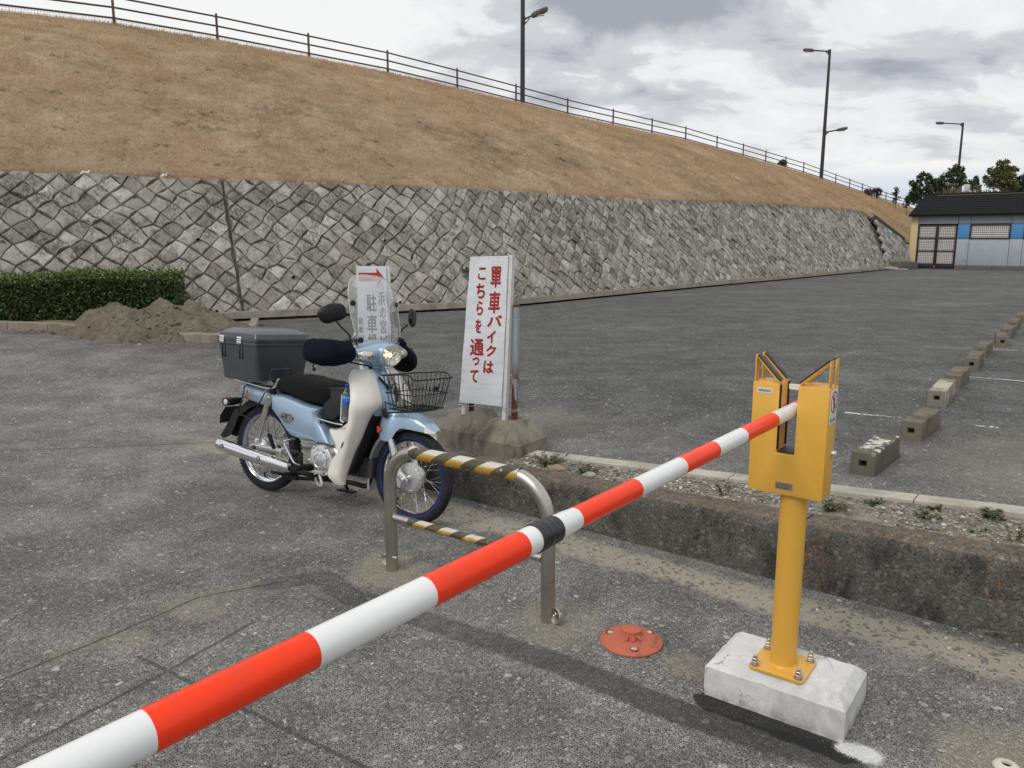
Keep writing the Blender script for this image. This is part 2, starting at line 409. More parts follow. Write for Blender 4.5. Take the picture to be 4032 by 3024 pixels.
# ---- ground sheet
ss = np.unique(np.concatenate([np.linspace(-500, -30, 14), np.linspace(-30, -6, 25), np.linspace(-6, 8, 71), np.linspace(8, 40, 33), np.linspace(40, 500, 14)]))
qs = np.unique(np.concatenate([np.linspace(-500, -20, 10), np.linspace(-20, -1, 20), np.linspace(-1, .09, 8), [.11], np.linspace(.2, 4, 24), np.linspace(4, 60, 57), np.linspace(60, 700, 16)]))
g = MB()
g.v = [(*kxy(s, q), gz(*kxy(s, q))) for q in qs for s in ss]
ns = len(ss)
g.f = [(j * ns + i, j * ns + i + 1, (j + 1) * ns + i + 1, (j + 1) * ns + i) for j in range(len(qs) - 1) for i in range(ns - 1)]; g.m = [0] * len(g.f)

b = NB('asphalt')
xyz = b.xyz(); Px = b.mapping(b.co, sc=(1, 1, 0))
wob = b.vec('SCALE', b.vec('SUBTRACT', b.noise(9, 3, co=Px, out=1), (.5, .5, .5)), .020)
Pd = b.vec('MULTIPLY', b.vec('ADD', Px, wob), (1, 1, 0))
def seg_d(ax, ay, bx, by):
    ba = (bx - ax, by - ay, 0); L2 = ba[0] ** 2 + ba[1] ** 2
    pa = b.vec('SUBTRACT', Pd, (ax, ay, 0))
    h = b.math('MULTIPLY', b.vec('DOT_PRODUCT', pa, ba, out=1), 1 / L2, clamp=True)
    proj = b.n('ShaderNodeVectorMath', operation='SCALE'); proj.inputs[0].default_value = ba; b.put(h, proj.inputs['Scale'])
    return b.vec('DISTANCE', pa, proj.outputs[0], out=1)
def path_d(pts):
    d = None
    for (p, q) in zip(pts[:-1], pts[1:]):
        e = seg_d(*p, *q); d = e if d is None else b.math('MINIMUM', d, e)
    return d
def spot_d(x, y): return b.vec('DISTANCE', Pd, (x, y, 0), out=1)
q_ = b.vec('DOT_PRODUCT', b.vec('SUBTRACT', Pd, (KO[0], KO[1], 0)), (KN[0], KN[1], 0), out=1)
s_ = b.vec('DOT_PRODUCT', b.vec('SUBTRACT', Px, (KO[0], KO[1], 0)), (KD[0], KD[1], 0), out=1)
n1 = b.noise(.45, 6, .6, co=Px); n2 = b.noise(2.2, 6, .65, co=Px); n3 = b.noise(14, 4, .6, co=Px)
lot = b.rng(q_, .3, 2.5)
# binder: dusty beige near the road, greyer in the lot
dust = b.mix(lot, (.290, .284, .260), (.185, .185, .182))
cellc = b.xyz(b.voro(130, co=b.vec('ADD', Px, b.vec('SCALE', b.noise(60, 2, co=Px, out=1), .006)), out=1))
st = b.ramp(cellc[0], [(0, (.020, .020, .023)), (.40, (.042, .042, .043)), (.70, (.085, .084, .081)), (.95, (.160, .158, .150)), (.995, (.42, .41, .39))])
cell2 = b.xyz(b.voro(52, co=Px, out=1))
st2 = b.ramp(cell2[1], [(0, (.020, .021, .026)), (.55, (.048, .047, .047)), (.93, (.14, .135, .125)), (.99, (.5, .48, .44))])
st = b.mix(b.rng(cell2[2], .84, .87), st, st2)
edge = b.voro(130, 'DISTANCE_TO_EDGE', co=b.vec('ADD', Px, b.vec('SCALE', b.noise(60, 2, co=Px, out=1), .006)))
gapm = b.rng(edge, .05, .24, 1, 0)
dusty = b.math('ADD', b.rng(n2, .35, .7, .50, .95), b.math('MULTIPLY', lot, -.12))
col = b.mix(b.math('MULTIPLY', gapm, dusty), st, dust)
tone = b.math('ADD', b.math('MULTIPLY', b.rng(n1, .3, .7), .24), b.math('MULTIPLY', b.rng(n2, .3, .7), .18))
grn = b.math('ADD', b.rng(b.noise(48, 3, .7, co=Px), .30, .70, -.22, .24), b.rng(b.voro(26, co=Px), .1, .6, .06, -.08))
grn = b.math('ADD', grn, b.rng(b.noise(5, 12, .88, co=Px), .34, .66, -.16, .20))
tone = b.math('ADD', b.math('ADD', tone, grn), 1.10)
tone = b.math('MULTIPLY', tone, b.math('MULTIPLY_ADD', lot, -.14, 1.0))
# long worn streaks across the lot
streak = b.rng(b.noise(.55, 5, .65, co=b.mapping(Px, rot=(0, 0, R(-25)), sc=(.5, 1.3, 1))), .50, .74)
tone = b.math('MULTIPLY', tone, b.math('MULTIPLY_ADD', b.math('MULTIPLY', streak, lot), .42, 1.0))
col = b.mix(1.0, col, b.n('ShaderNodeCombineColor').outputs[0], 'MULTIPLY')
cc = col.node.inputs[7].links[0].from_node
for i in range(3): b.put(tone, cc.inputs[i])
# pale pebbly wear
for (x, y, r, a) in ((3.6, 4.3, 1.25, .42), (3.0, 4.0, .5, .3), (-.60, 3.63, .20, .85), (.20, 3.10, .20, .6), (.66, 2.76, .10, .55), (1.52, 2.22, .20, .7), (-1.35, 3.20, .11, .5), (-1.55, 2.95, .10, .5), (.2, 5.9, .5, .4)):
    m = b.math('MULTIPLY', b.rng(b.math('ADD', spot_d(x, y), b.math('MULTIPLY', b.math('SUBTRACT', n3, .5), r * .9)), r * .55, r * 1.25, a, 0), b.math('MULTIPLY_ADD', gapm, .5, .5))
    col = b.mix(m, col, (.36, .325, .255))
# sand drifted along the foot of the low wall
sd_ = b.math('ABSOLUTE', b.math('ADD', q_, b.math('MULTIPLY_ADD', b.math('SUBTRACT', n2, .5), .22, .225)))
sm = b.rng(b.math('ADD', sd_, b.math('MULTIPLY', b.math('SUBTRACT', n3, .5), .16)), .07, .16, 1, 0)
sm = b.math('MULTIPLY', sm, b.math('MULTIPLY', b.rng(s_, -3.5, -1.5), b.rng(b.xyz(b.voro(55, co=Px, out=1))[0], .80, .86, 1, .15)))
sandc = b.ramp(b.noise(90, 4, co=Px), [(.3, (.29, .265, .212)), (.7, (.39, .355, .29))])
col = b.mix(b.math('MULTIPLY', sm, .93), col, sandc)
# re-laid dark trench, tar joints, cracks
tr = path_d([(-1.16, 3.47), (-.92, 3.56), (-.727, 3.34), (-.304, 3.077), (.167, 2.782), (.62, 2.42), (1.03, 2.19)])
col = b.mix(b.math('MULTIPLY', b.rng(b.math('ADD', tr, b.math('MULTIPLY', b.math('SUBTRACT', n3, .5), .03)), .055, .085, 1, 0), b.rng(b.xyz()[0], -.6, .7, .48, .70)), col, (.040, .040, .041))
tar2 = path_d([(.69, 2.525), (.86, 2.385), (1.045, 2.235)])
col = b.mix(b.rng(b.math('ADD', tar2, b.math('MULTIPLY', b.math('SUBTRACT', n3, .5), .06)), .046, .060, .85, 0), col, (.016, .016, .017))
tj = b.math('MINIMUM', path_d([(-2.1, 1.6), (-1.601, 2.207), (-1.299, 2.716), (-1.10, 3.10)]), path_d([(-1.45, 2.82), (-1.299, 2.716), (-.45, 2.166), (.1, 1.75)]))
col = b.mix(b.rng(tj, .006, .013, .65, 0), col, (.055, .056, .058))
ck = path_d([(-2.4, 2.1), (-1.886, 2.653), (-1.611, 3.037), (-1.421, 3.339), (-1.07, 3.511)])
ckp = b.rng(b.math('SUBTRACT', ck, .03), 0, .05, .5, 0)
col = b.mix(b.math('MULTIPLY', ckp, b.rng(n2, .45, .6)), col, (.26, .23, .16))
col = b.mix(b.rng(ck, .003, .010, .7, 0), col, (.04, .04, .04))
pk = path_d([(-2.773, 4.039), (-2.171, 4.362), (-1.513, 4.875), (-1.2, 5.05)])
col = b.mix(b.rng(pk, .008, .022, .55, 0), col, (.28, .25, .20)); 
col = b.mix(b.rng(pk, .002, .006, .8, 0), col, (.03, .03, .03))
p3 = b.math('MINIMUM', path_d([(-6, 5.5), (-3.92, 5.833), (-2.32, 6.112), (-1.7, 6.3)]), path_d([(3.0, 12.5), (8.5, 17.5), (13, 21.6)]))
col = b.mix(b.rng(p3, .006, .02, .6, 0), col, (.05, .05, .05))
# overspray of white line paint at the corner of the concrete block
wp = b.math('ADD', seg_d(1.075, 2.258, 1.125, 2.228), b.math('MULTIPLY', b.math('SUBTRACT', n3, .5), .05))
wp = b.math('MULTIPLY', b.rng(b.math('ADD', wp, b.math('MULTIPLY', b.math('SUBTRACT', b.noise(85, 3, .7, co=Px), .5), .05)), .036, .052, 1, 0), b.rng(b.math('ADD', edge, b.math('MULTIPLY', b.rng(wp, .02, .04, 1, 0), .3)), .05, .2))
col = b.mix(wp, col, (.78, .78, .77))
hgt = b.math('ADD', b.math('MULTIPLY', b.rng(edge, 0, .35), b.math('MULTIPLY_ADD', sm, -.75, 1.)), b.math('MULTIPLY', b.noise(260, 3, co=Px), .3))
M['asphalt'] = b.set(color=col, rough=.88, spec=.25, normal=b.bump(hgt, .75, .006))
ground = obj('ground', g, M['asphalt'], smooth=60, kind='structure')

# ---- parking lines, worn
b = NB('line_paint'); er = b.rng(b.math('ADD', b.math('MULTIPLY', b.noise(40, 4), .5), b.math('MULTIPLY', b.noise(1.6, 3), .5)), .45, .55)
tr_ = b.n('ShaderNodeBsdfTransparent'); mx = b.n('ShaderNodeMixShader'); b.put(er, mx.inputs[0])
b.put(tr_.outputs[0], mx.inputs[1]); b.put(b.bsdf.outputs[0], mx.inputs[2]); b.t.links.new(mx.outputs[0], b.t.nodes['Material Output'].inputs[0])
M['line_paint'] = b.set(color=(.66, .66, .64), rough=.8)
for (x0, y0, x1, y1, wd) in ((2.62, 6.06, 3.525, 5.555, .05), (4.45, 7.74, 5.6, 7.02, .035), (5.2, 10.0, 7.6, 8.9, .028), (6.6, 11.85, 9.4, 11.2, .028)):
    d = Vector((x1 - x0, y1 - y0, 0)); n_ = Vector((-d.y, d.x, 0)).normalized() * wd / 2; K = 30; m = MB()
    rows = []
    for k in range(K + 1):
        c = Vector((x0, y0, 0)) + d * (k / K)
        rows.append([(*(c + n_ * t)[:2], gz(*(c + n_ * t)[:2]) + .005) for t in (-1, 1)])
    m.loft(rows, cap=False, closed=False)
    obj('parking_line', m, M['line_paint'], kind='structure', smooth=0)

# ---- low retaining wall at the edge of the drive
def nz(x, y, z, f): return mnoise.noise(Vector((x * f, y * f, z * f)))
kw = thing('retaining_kerb', 'low dark mossy concrete retaining kerb behind the hoop rack and yellow post', 'kerb', (*kxy(1.5, .1), 0))
def kerb_piece(s0, s1):
    m = MB(); rings = []; N = int((s1 - s0) / .035)
    for i in range(N + 1):
        s = s0 + (s1 - s0) * i / N; h = max(kerb_top(s), .012)
        prof = [(0.0, -.06)] + [(.012 * t, h * t) for t in np.linspace(.0, .86, 8)] + [(.014, h - .028), (.022, h - .010), (.040, h)] + [(.04 + .15 * t, h + .004 * math.sin(3 * t)) for t in (.25, .5, .75, 1)] + [(.205, h - .02), (.206, -.06)]
        ring = []
        for k, (q, z) in enumerate(prof):
            x, y = kxy(s, q)
            d = .004 * nz(x, y, z, 7) + .0035 * nz(x, y, z, 28) + .003 * nz(x, y, z, 70)
            dq = -abs(d) * 1.2 if k < 10 else 0; dz = d * .9 if k >= 8 else 0
            if k in (9, 10, 11): dz -= abs(nz(x, y, 1, 14)) * .010
            x, y = kxy(s, q - dq if k < 10 else q); ring.append((x, y, z + dz))
        rings.append(ring)
    m.loft(rings); return m
for s0, s1 in ((-1.15, -1.0), (-.992, 2.17), (2.178, 4.9), (4.908, 9.0)):
    obj('kerb_segment', kerb_piece(s0, s1), M['kerb_wall'], kw, smooth=50, world=True)

# ---- gravel bed behind it, pale edging stones, pebbles, weeds
def strip_near(s): return .44 + .09 * max(0, s - .3) if s < 4 else .77
def bed_z(s, q): return kerb_top(s) - .018 + .018 * nz(*kxy(s, q), 0, 5) + .008 * nz(*kxy(s, q), 0, 19)
m = MB(); rows = []
S_ = np.linspace(-1.3, 8.9, 150)
for s in S_: rows.append([(*kxy(s, q), bed_z(s, q)) for q in np.linspace(.195, strip_near(s) + .02, 9)])
m.loft(rows, cap=False, closed=False)
b = NB('bed_soil')
cx = b.xyz(b.voro(75, out=1)); e2 = b.voro(75, 'DISTANCE_TO_EDGE')
pc = b.ramp(cx[0], [(0, (.05, .05, .05)), (.45, (.13, .12, .10)), (.8, (.27, .24, .20)), (1, (.5, .47, .42))])
soil = b.ramp(b.noise(12, 6), [(.3, (.135, .118, .092)), (.7, (.27, .245, .20))])
c = b.mix(b.math('MULTIPLY', b.rng(e2, .05, .2), b.rng(b.noise(5, 4), .40, .6)), soil, pc)
M['bed_soil'] = b.set(color=c, rough=.95, normal=b.bump(b.math('ADD', e2, b.noise(60, 4)), .6, .01))
obj('gravel_bed', m, M['bed_soil'], smooth=60, kind='structure')
ke = thing('edging_stones', 'pale flush edging stones between the gravel bed and the parking lot', 'kerb', (*kxy(3, .7), .28))
for k in range(11):
    s0, s1 = -1.2 + k * .93 + .003, -1.2 + (k + 1) * .93 - .003; m = MB(); rings = []
    for s in np.linspace(s0, s1, 10):
        qn = strip_near(s); h = kerb_top(s) * .97 + .012
        rings.append([(*kxy(s, qn), h - .15), (*kxy(s, qn), h - .004), (*kxy(s, qn + .006), h), (*kxy(s, qn + .112), h), (*kxy(s, qn + .118), h - .004), (*kxy(s, qn + .118), h - .15)])
    m.loft(rings); obj('edging_stone', m, M['kerb_pale'], ke, smooth=30, world=True)
# pebbles: loose small stones nobody could count
def pebble(m, c, r, mi):
    a = [rng.uniform(.7, 1.2, 3) for _ in range(1)][0]; ph = rng.uniform(0, 6.28)
    pr_ = [(0, .55), (.75, .42), (1., .0), (.8, -.35)]
    vs = [(c[0], c[1], c[2] + .5 * r)]
    for rr, h in pr_[1:3]:
        for k in range(5):
            t = ph + k * 1.2566 + (.3 if h else 0); j = rng.uniform(.8, 1.15)
            vs.append((c[0] + rr * r * a[0] * math.cos(t) * j, c[1] + rr * r * a[1] * math.sin(t) * j, c[2] + h * r * a[2]))
    fs = [(0, 1 + k, 1 + (k + 1) % 5) for k in range(5)]
    for k in range(5): l = (k + 1) % 5; fs.append((1 + k, 6 + k, 6 + l, 1 + l))
    m.add(vs, fs, mi)
PEB = []
for i, cl in enumerate(((.32, .30, .26), (.13, .125, .12), (.22, .18, .13), (.56, .53, .48))): PEB.append(paint('pebble_%d' % i, cl, .25, 30, .85))
m = MB()
for _ in range(5200):
    s = rng.uniform(.25, 5.0); q = rng.uniform(.215, strip_near(s) - .005); x, y = kxy(s, q)
    if nz(x, y, 0, 2.2) + .25 < rng.uniform(-.5, .5): continue
    pebble(m, (x, y, bed_z(s, q) + .002), rng.choice([.004, .006, .008, .011, .015], p=[.3, .3, .22, .13, .05]), int(rng.choice(4, p=[.4, .25, .25, .1])))
for _ in range(900):
    s = rng.uniform(-2.0, 5); q = -abs(rng.normal(0, .18)) - .01; x, y = kxy(s, q)
    pebble(m, (x, y, .001), rng.choice([.004, .006, .009], p=[.55, .33, .12]), int(rng.choice(4, p=[.2, .6, .15, .05])))
for _ in range(160):
    x, y = rng.uniform(-2.5, 2.2), rng.uniform(1.9, 4.2)
    if ksq(x, y)[1] > -.02: continue
    pebble(m, (x, y, .001), rng.choice([.004, .006, .008]), int(rng.choice(4, p=[.2, .5, .1, .2])))
obj('pebbles', m, PEB, smooth=0, kind='stuff')
# two larger stones beside the sign base
def boulder(name, c, d, mat, seed):
    bm = bmesh.new(); bmesh.ops.create_icosphere(bm, subdivisions=2, radius=.5)
    for v in bm.verts:
        n_ = mnoise.noise(v.co * 2.2 + Vector((seed, 0, 0))); v.co *= 1 + .35 * n_; v.co.x *= d[0]; v.co.y *= d[1]; v.co.z = max(v.co.z, -.35) * d[2]
    me = bpy.data.meshes.new(name); bm.to_mesh(me); bm.free(); me.materials.append(mat)
    o = link_mesh(name, me); o.location = c; return o
xs, ys = kxy(.62, .27); tag(boulder('flat_stone', (xs, ys, bed_z(.62, .27) + .012), (.12, .08, .05), paint('stone_tan', (.27, .20, .12), .2, 20, .9, bump=.4, bscale=60), 3), 'flat tan stone lying by the right concrete sign foot', 'stone')
xs, ys = kxy(.86, .26); tag(boulder('grey_stone', (xs, ys, bed_z(.86, .26) + .012), (.075, .05, .04), PEB[0], 8), 'grey angular stone in the gravel bed among green weeds', 'stone')

LEAF = []
for nm, cl in (('leaf_green', (.050, .085, .026)), ('leaf_bright', (.11, .15, .035)), ('leaf_dark', (.022, .046, .016)), ('leaf_red', (.10, .045, .025))):
    b = NB(nm); c = b.ramp(b.noise(25, 3), [(.3, tuple(k * .65 for k in cl)), (.7, tuple(min(1, k * 1.35) for k in cl))]); LEAF.append(b.set(color=c, rough=.5, spec=.35))
def leaf(m, p, d, up, L, W, mi):
    d = Vector(d).normalized(); s_ = d.cross(Vector(up)).normalized(); nrm = s_.cross(d); p = Vector(p)
    m.add([p, p + d * L * .45 + s_ * W * .5 + nrm * L * .06, p + d * L, p + d * L * .45 - s_ * W * .5 + nrm * L * .06], [(0, 1, 2, 3)], mi)
def weed(s, q, rad, hgt, n, label, red=.15):
    x, y = kxy(s, q); z = bed_z(s, q); root = thing('weed', label, 'weed', (x, y, z), group='weeds growing in the gravel bed'); st_, lf = MB(), MB()
    for k in range(n):
        a = rng.uniform(0, 6.283); rr = rad * math.sqrt(rng.uniform(.05, 1)); h = hgt * rng.uniform(.45, 1) * (1.1 - .5 * rr / rad)
        tip = Vector((x + rr * math.cos(a), y + rr * math.sin(a), z + h)); bs = Vector((x + .25 * rr * math.cos(a), y + .25 * rr * math.sin(a), z - .005))
        st_.tube([bs, bs.lerp(tip, .6) + Vector((0, 0, h * .15)), tip], .0012, 4)
        for j in range(7):
            t = rng.uniform(.25, 1); p = bs.lerp(tip, t) + Vector((0, 0, .1 * h * math.sin(3 * t))); th = rng.uniform(0, 6.283)
            leaf(lf, p, (math.cos(th), math.sin(th), rng.uniform(-.3, .7)), (0, 0, 1) if abs(math.sin(th)) < 2 else (1, 0, 0), rng.uniform(.012, .026), rng.uniform(.009, .018), int(rng.choice(4, p=[.48 * (1 - red), .22 * (1 - red), .30 * (1 - red), red])))
    obj('stems', st_, LEAF[3], root, world=True, smooth=60); obj('leaves', lf, LEAF, root, world=True, smooth=0)
for a in ((.50, .36, .13, .10, 34, 'bushy green weed at the right side of the concrete sign foot', .03), (.78, .33, .12, .06, 22, 'low green weed just right of the concrete sign foot', .03),
          (.02, .17, .035, .085, 5, 'small thin weed sprouting in front of the concrete sign foot', .1), (1.20, .42, .05, .035, 12, 'small dark green weed tuft by the edging under the barrier arm', .1),
          (1.30, .27, .03, .05, 4, 'sparse reddish weed under the white stretch of the barrier arm', .6), (1.68, .30, .06, .085, 7, 'tall sparse weed left of the yellow housing', .1),
          (2.22, .36, .10, .05, 20, 'spreading weed just right of the yellow post', .1), (2.36, .53, .06, .035, 14, 'small round weed near the edging right of the yellow housing', .05),
          (2.62, .42, .07, .03, 14, 'flat creeping weed in the middle of the gravel right of the yellow housing', .08), (2.84, .36, .06, .025, 10, 'thin creeping weed at the low wall edge', .1),
          (2.86, .60, .085, .045, 22, 'densest dark weed beside the edging at the right of the photo', .05), (2.62, .60, .04, .03, 9, 'reddish small weed touching the edging stones', .4),
          (2.98, .30, .05, .10, 6, 'tall reddish weed on the low wall edge at the right', .55), (3.16, .33, .06, .09, 7, 'yellowish upright weed at the right edge of the photo', .1)):
    weed(*a)
# ================================================================== STONE WALL
BP = [(-13.2, 8.35), (-9, 10.8), (-4.83, 13.25), (-3.0, 14.29), (-.86, 15.57), (.074, 16.42), (1.695, 18.36), (5.2, 22.5), (9.14, 26.9), (16.21, 35.07), (18.1, 37.25)]
_q = np.array([(p.x, p.y) for p in catmull([(x, y, 0) for x, y in BP], 40)]); _S = np.r_[0, np.cumsum(np.linalg.norm(np.diff(_q, axis=0), axis=1))]; SEND = float(_S[-1])
def wbase(s):
    f = lambda t: np.array([np.interp(t, _S, _q[:, 0]), np.interp(t, _S, _q[:, 1])])
    t = f(min(s + .3, SEND)) - f(max(s - .3, 0)); return f(s), t / np.linalg.norm(t)
BT = math.atan(.5); SB, CB = math.sin(BT), math.cos(BT)
def wbot(s): return .25 + .10 * (1 - min(1, max(0, (s - 5) / 4)))
def wpt(s, bb, o=0.):
    p, t = wbase(s); n = np.array([-t[1], t[0]]); p = p + n * (bb * SB - o * CB)
    return (float(p[0]), float(p[1]), .25 + bb * CB + o * SB)
def bmax(s): return float(np.interp(s, [0, 14, 20, 28, 35, 40.2, 43], [2.69, 2.66, 2.70, 2.83, 2.89, 2.92, 2.85]))

def stone_mat(name, lo, mid, hi, stain):
    b = NB(name); t = b.attr('tone')
    c = b.ramp(b.math('ADD', b.math('MULTIPLY', b.noise(26, 6, .72), .55), b.math('MULTIPLY', b.noise(7, 4), .45)), [(.30, lo), (.5, mid), (.68, hi)])
    sp = b.rng(b.voro(150), .05, .30, .6, 0); c = b.mix(sp, c, tuple(k * .35 for k in lo))
    wsp = b.rng(b.noise(120, 2), .60, .70, 0, .4); c = b.mix(wsp, c, tuple(min(1, k * 1.45) for k in hi))
    m = b.math('MULTIPLY', b.rng(b.noise(1.5, 7, .68, co=b.mapping(b.co, sc=(2.2, 2.2, .8))), .42, .60), b.rng(b.noise(16, 7, .72, co=b.mapping(b.co, sc=(1.5, 1.5, .6))), .42, .56))
    c = b.mix(b.math('MULTIPLY', m, .75), c, stain)
    tn = b.n('ShaderNodeCombineColor'); [b.put(b.math('MULTIPLY_ADD', t, k, 1 - k * .5), tn.inputs[i]) for i, k in enumerate((.62, .66, .74))]
    c = b.mix(1.0, c, tn.outputs[0], 'MULTIPLY')
    return b.set(color=c, rough=.93, spec=.2, normal=b.bump(b.math('ADD', b.noise(30, 8, .72), b.math('MULTIPLY', b.noise(9, 5), .7)), 1.0, .025))
M['stone'] = stone_mat('stone', (.21, .195, .168), (.40, .374, .328), (.54, .51, .46), (.10, .092, .082))
M['joint'] = paint('joint', (.095, .088, .077), .35, 8, .95, bump=.5, bscale=40)

def clip_poly(P, f):
    out = []
    for i in range(len(P)):
        a, c = P[i], P[(i + 1) % len(P)]; fa, fc = f(a), f(c)
        if fa >= 0: out.append(a)
        if (fa >= 0) != (fc >= 0):
            t = fa / (fa - fc); out.append((a[0] + (c[0] - a[0]) * t, a[1] + (c[1] - a[1]) * t))
    return out
def poly_area(P): return .5 * sum(P[i][0] * P[(i + 1) % len(P)][1] - P[(i + 1) % len(P)][0] * P[i][1] for i in range(len(P)))
def stone_geo(P, put, gap=.006, proud=.034):
    """a rough-dressed stone on polygon P: recessed rim, chamfer, uneven face"""
    cx_, cy_ = sum(p[0] for p in P) / len(P), sum(p[1] for p in P) / len(P)
    Q = []
    for i in range(len(P)):                                   # split long edges, roughen
        a, c = P[i], P[(i + 1) % len(P)]; L = math.hypot(c[0] - a[0], c[1] - a[1]); Q.append(a)
        if L > .16:
            nx, ny = -(c[1] - a[1]) / L, (c[0] - a[0]) / L; j = rng.normal(0, .010)
            Q.append(((a[0] + c[0]) / 2 + nx * j, (a[1] + c[1]) / 2 + ny * j))
    n = len(Q); tx, ty = rng.normal(0, .055), rng.normal(0, .055); base_h = proud + rng.normal(0, .011); vs = []
    rad = [max(.03, math.hypot(p[0] - cx_, p[1] - cy_)) for p in Q]
    for ring, (ins, hh) in enumerate(((gap, -.05), (gap + .002, base_h * .45), (gap + .016, base_h), (None, base_h))):
        for p, r in zip(Q, rad):
            k = .48 if ins is None else max(.2, 1 - ins / r)
            x, y = cx_ + (p[0] - cx_) * k, cy_ + (p[1] - cy_) * k
            h = hh + ((x - cx_) * tx + (y - cy_) * ty if ring >= 1 else 0) + (rng.normal(0, .0055) if ring >= 2 else 0) + (.004 if ins is None else 0)
            vs.append(put(x, y, h))
    vs.append(put(cx_, cy_, base_h + rng.uniform(-.004, .014)))
    fs = []
    for r in range(3):
        for k in range(n): l = (k + 1) % n; fs.append((r * n + k, r * n + l, (r + 1) * n + l, (r + 1) * n + k))
    for k in range(n): fs.append((3 * n + k, 3 * n + (k + 1) % n, 4 * n))
    return vs, fs
def lattice(s0, s1, b0, b1f, side, put, top_row=.0):
    """diagonally laid (tani-zumi) stones clipped to a panel"""
    dx = side * math.sqrt(2) * 1.06; dy = side * math.sqrt(2) * .96; res = []
    bm_ = max(b1f(s0), b1f(s1)); I0, I1 = int(math.floor(s0 / dx)) - 2, int(math.ceil(s1 / dx)) + 2; J1 = int(bm_ / dy) + 3
    pts = {}
    def nd(i2, j2):
        if (i2, j2) not in pts:
            pts[(i2, j2)] = (i2 * dx / 2 + rng.normal(0, .027), j2 * dy / 2 - .1 + rng.normal(0, .024))
        return pts[(i2, j2)]
    cells = []
    for i in range(2 * I0, 2 * I1):
        for j in range(-2, 2 * J1):
            if (i + j) % 2 == 0: cells.append([nd(i, j - 1), nd(i + 1, j), nd(i, j + 1), nd(i - 1, j)])
    for P in cells:
        P = clip_poly(P, lambda p: p[0] - s0); P = clip_poly(P, lambda p: s1 - p[0]) if P else P
        P = clip_poly(P, lambda p: p[1] - b0) if P else P; P = clip_poly(P, lambda p: b1f(p[0]) - p[1]) if P else P
        if len(P) < 3: continue
        A = poly_area(P)
        if A < 0: P = P[::-1]; A = -A
        if A < .006: continue
        q = []
        for p in P:
            if not q or math.hypot(p[0] - q[-1][0], p[1] - q[-1][1]) > .02: q.append(p)
        if len(q) < 3: continue
        res.append((sum(p[0] for p in q) / len(q), sum(p[1] for p in q) / len(q), A, q))
    return res
def stones_into(root, items, put_of, limit, matname='stone'):
    """items sorted by how large they show; the largest are parts, the rest one joined part"""
    rest = MB(); rt = []
    org = origin_of(root)
    for k, it in enumerate(items):
        vs, fs = stone_geo(it[3], put_of); tone = float(np.clip(rng.normal(.5, .27), 0, 1.15))
        if k < limit:
            m = MB(); m.add(vs, fs); o = obj('stone', m, M[matname], root, smooth=28, world=True); T = [tone] * len(vs); me = o.data
        else:
            rest.add(vs, fs); rt += [tone] * len(vs); continue
        me.attributes.new('tone', 'FLOAT', 'POINT').data.foreach_set('value', T)
    if rest.v:
        o = obj('stones_far', rest, M[matname], root, smooth=28, world=True, kind='stuff')
        o.data.attributes.new('tone', 'FLOAT', 'POINT').data.foreach_set('value', rt)

wall = thing('stone_wall', 'long battered grey stone retaining wall of diagonal blocks below the dry grass slope', 'wall', (*wbase(18)[0], .25))
JT = [-.2, 10.0, 19.05, 27.7, 35.1, SEND - .3]
allst = []
for k in range(5):
    s0, s1 = max(JT[k] + .020, 1.0), JT[k + 1] - .020
    allst += lattice(s0, s1, -.06, bmax, .238, wpt)
def shown(it):
    p = wpt(it[0], it[1]); d2 = p[0] ** 2 + p[1] ** 2 + (p[2] - 1.6) ** 2; _, t = wbase(it[0])
    nf = np.array([t[1], -t[0]]) * CB; v = -np.array(p[:2]) / math.hypot(*p[:2]); ins = 1 if p[0] / p[1] > -.66 else .05
    return it[2] * abs(nf @ v) / d2 * ins
allst.sort(key=lambda it: -shown(it))
stones_into(wall, allst, wpt, 300)
m = MB(); rows = []
for s in np.linspace(.9, SEND, 90): rows.append([wpt(s, bb, 0.0) for bb in (-.2, .7, 1.5, 2.2, bmax(s))] + [wpt(s, bmax(s), -.5)])
m.loft(rows, cap=False, closed=False); obj('joint_backing', m, M['joint'], wall, world=True)
m = MB(); rows = []
for s in np.linspace(.9, SEND - .1, 80):
    rows.append([wpt(s, -.10, .30), wpt(s, .012, .31), wpt(s, .03, .30), wpt(s, .03, .02)])
m.loft(rows, cap=False, closed=False); obj('foot_kerb', m, M['bed_kerb'], wall, world=True, smooth=20)
M['pipe'] = paint('pipe', (.42, .41, .39), .1, 12, .6)
M['hole'] = paint('hole', (.006, .006, .006), .1, 5, .9)  # near-black colour stands in for the shade inside openings
for s, bb in ((9.44, 1.52), (10.94, .79), (12.8, 1.5), (14.45, .88), (12.85, .22), (9.56, .2), (6.63, 1.48), (18.49, .83), (17.76, .15), (16.2, 1.5), (15.6, .2), (21.2, .9), (23.0, 1.55), (24.6, .85), (20.3, .2), (25.2, .2), (8.0, .85)):
    p, t = wbase(s); n_ = Vector((t[1], -t[0], 0)); m = MB(); a = Vector(wpt(s, bb, -.03)); d = Vector((n_.x * .95, n_.y * .95, -.1)).normalized()
    m.tube([a, a + d * .115], .034, 14, cap=False); m.tube([a + d * .115, a], .026, 14, cap=False)
    o = obj('weep_pipe', m, M['pipe'], wall, world=True); m = MB(); m.tube([a + d * .01, a + d * .09], .0262, 12); obj('pipe_bore', m, M['hole'], o, world=True)

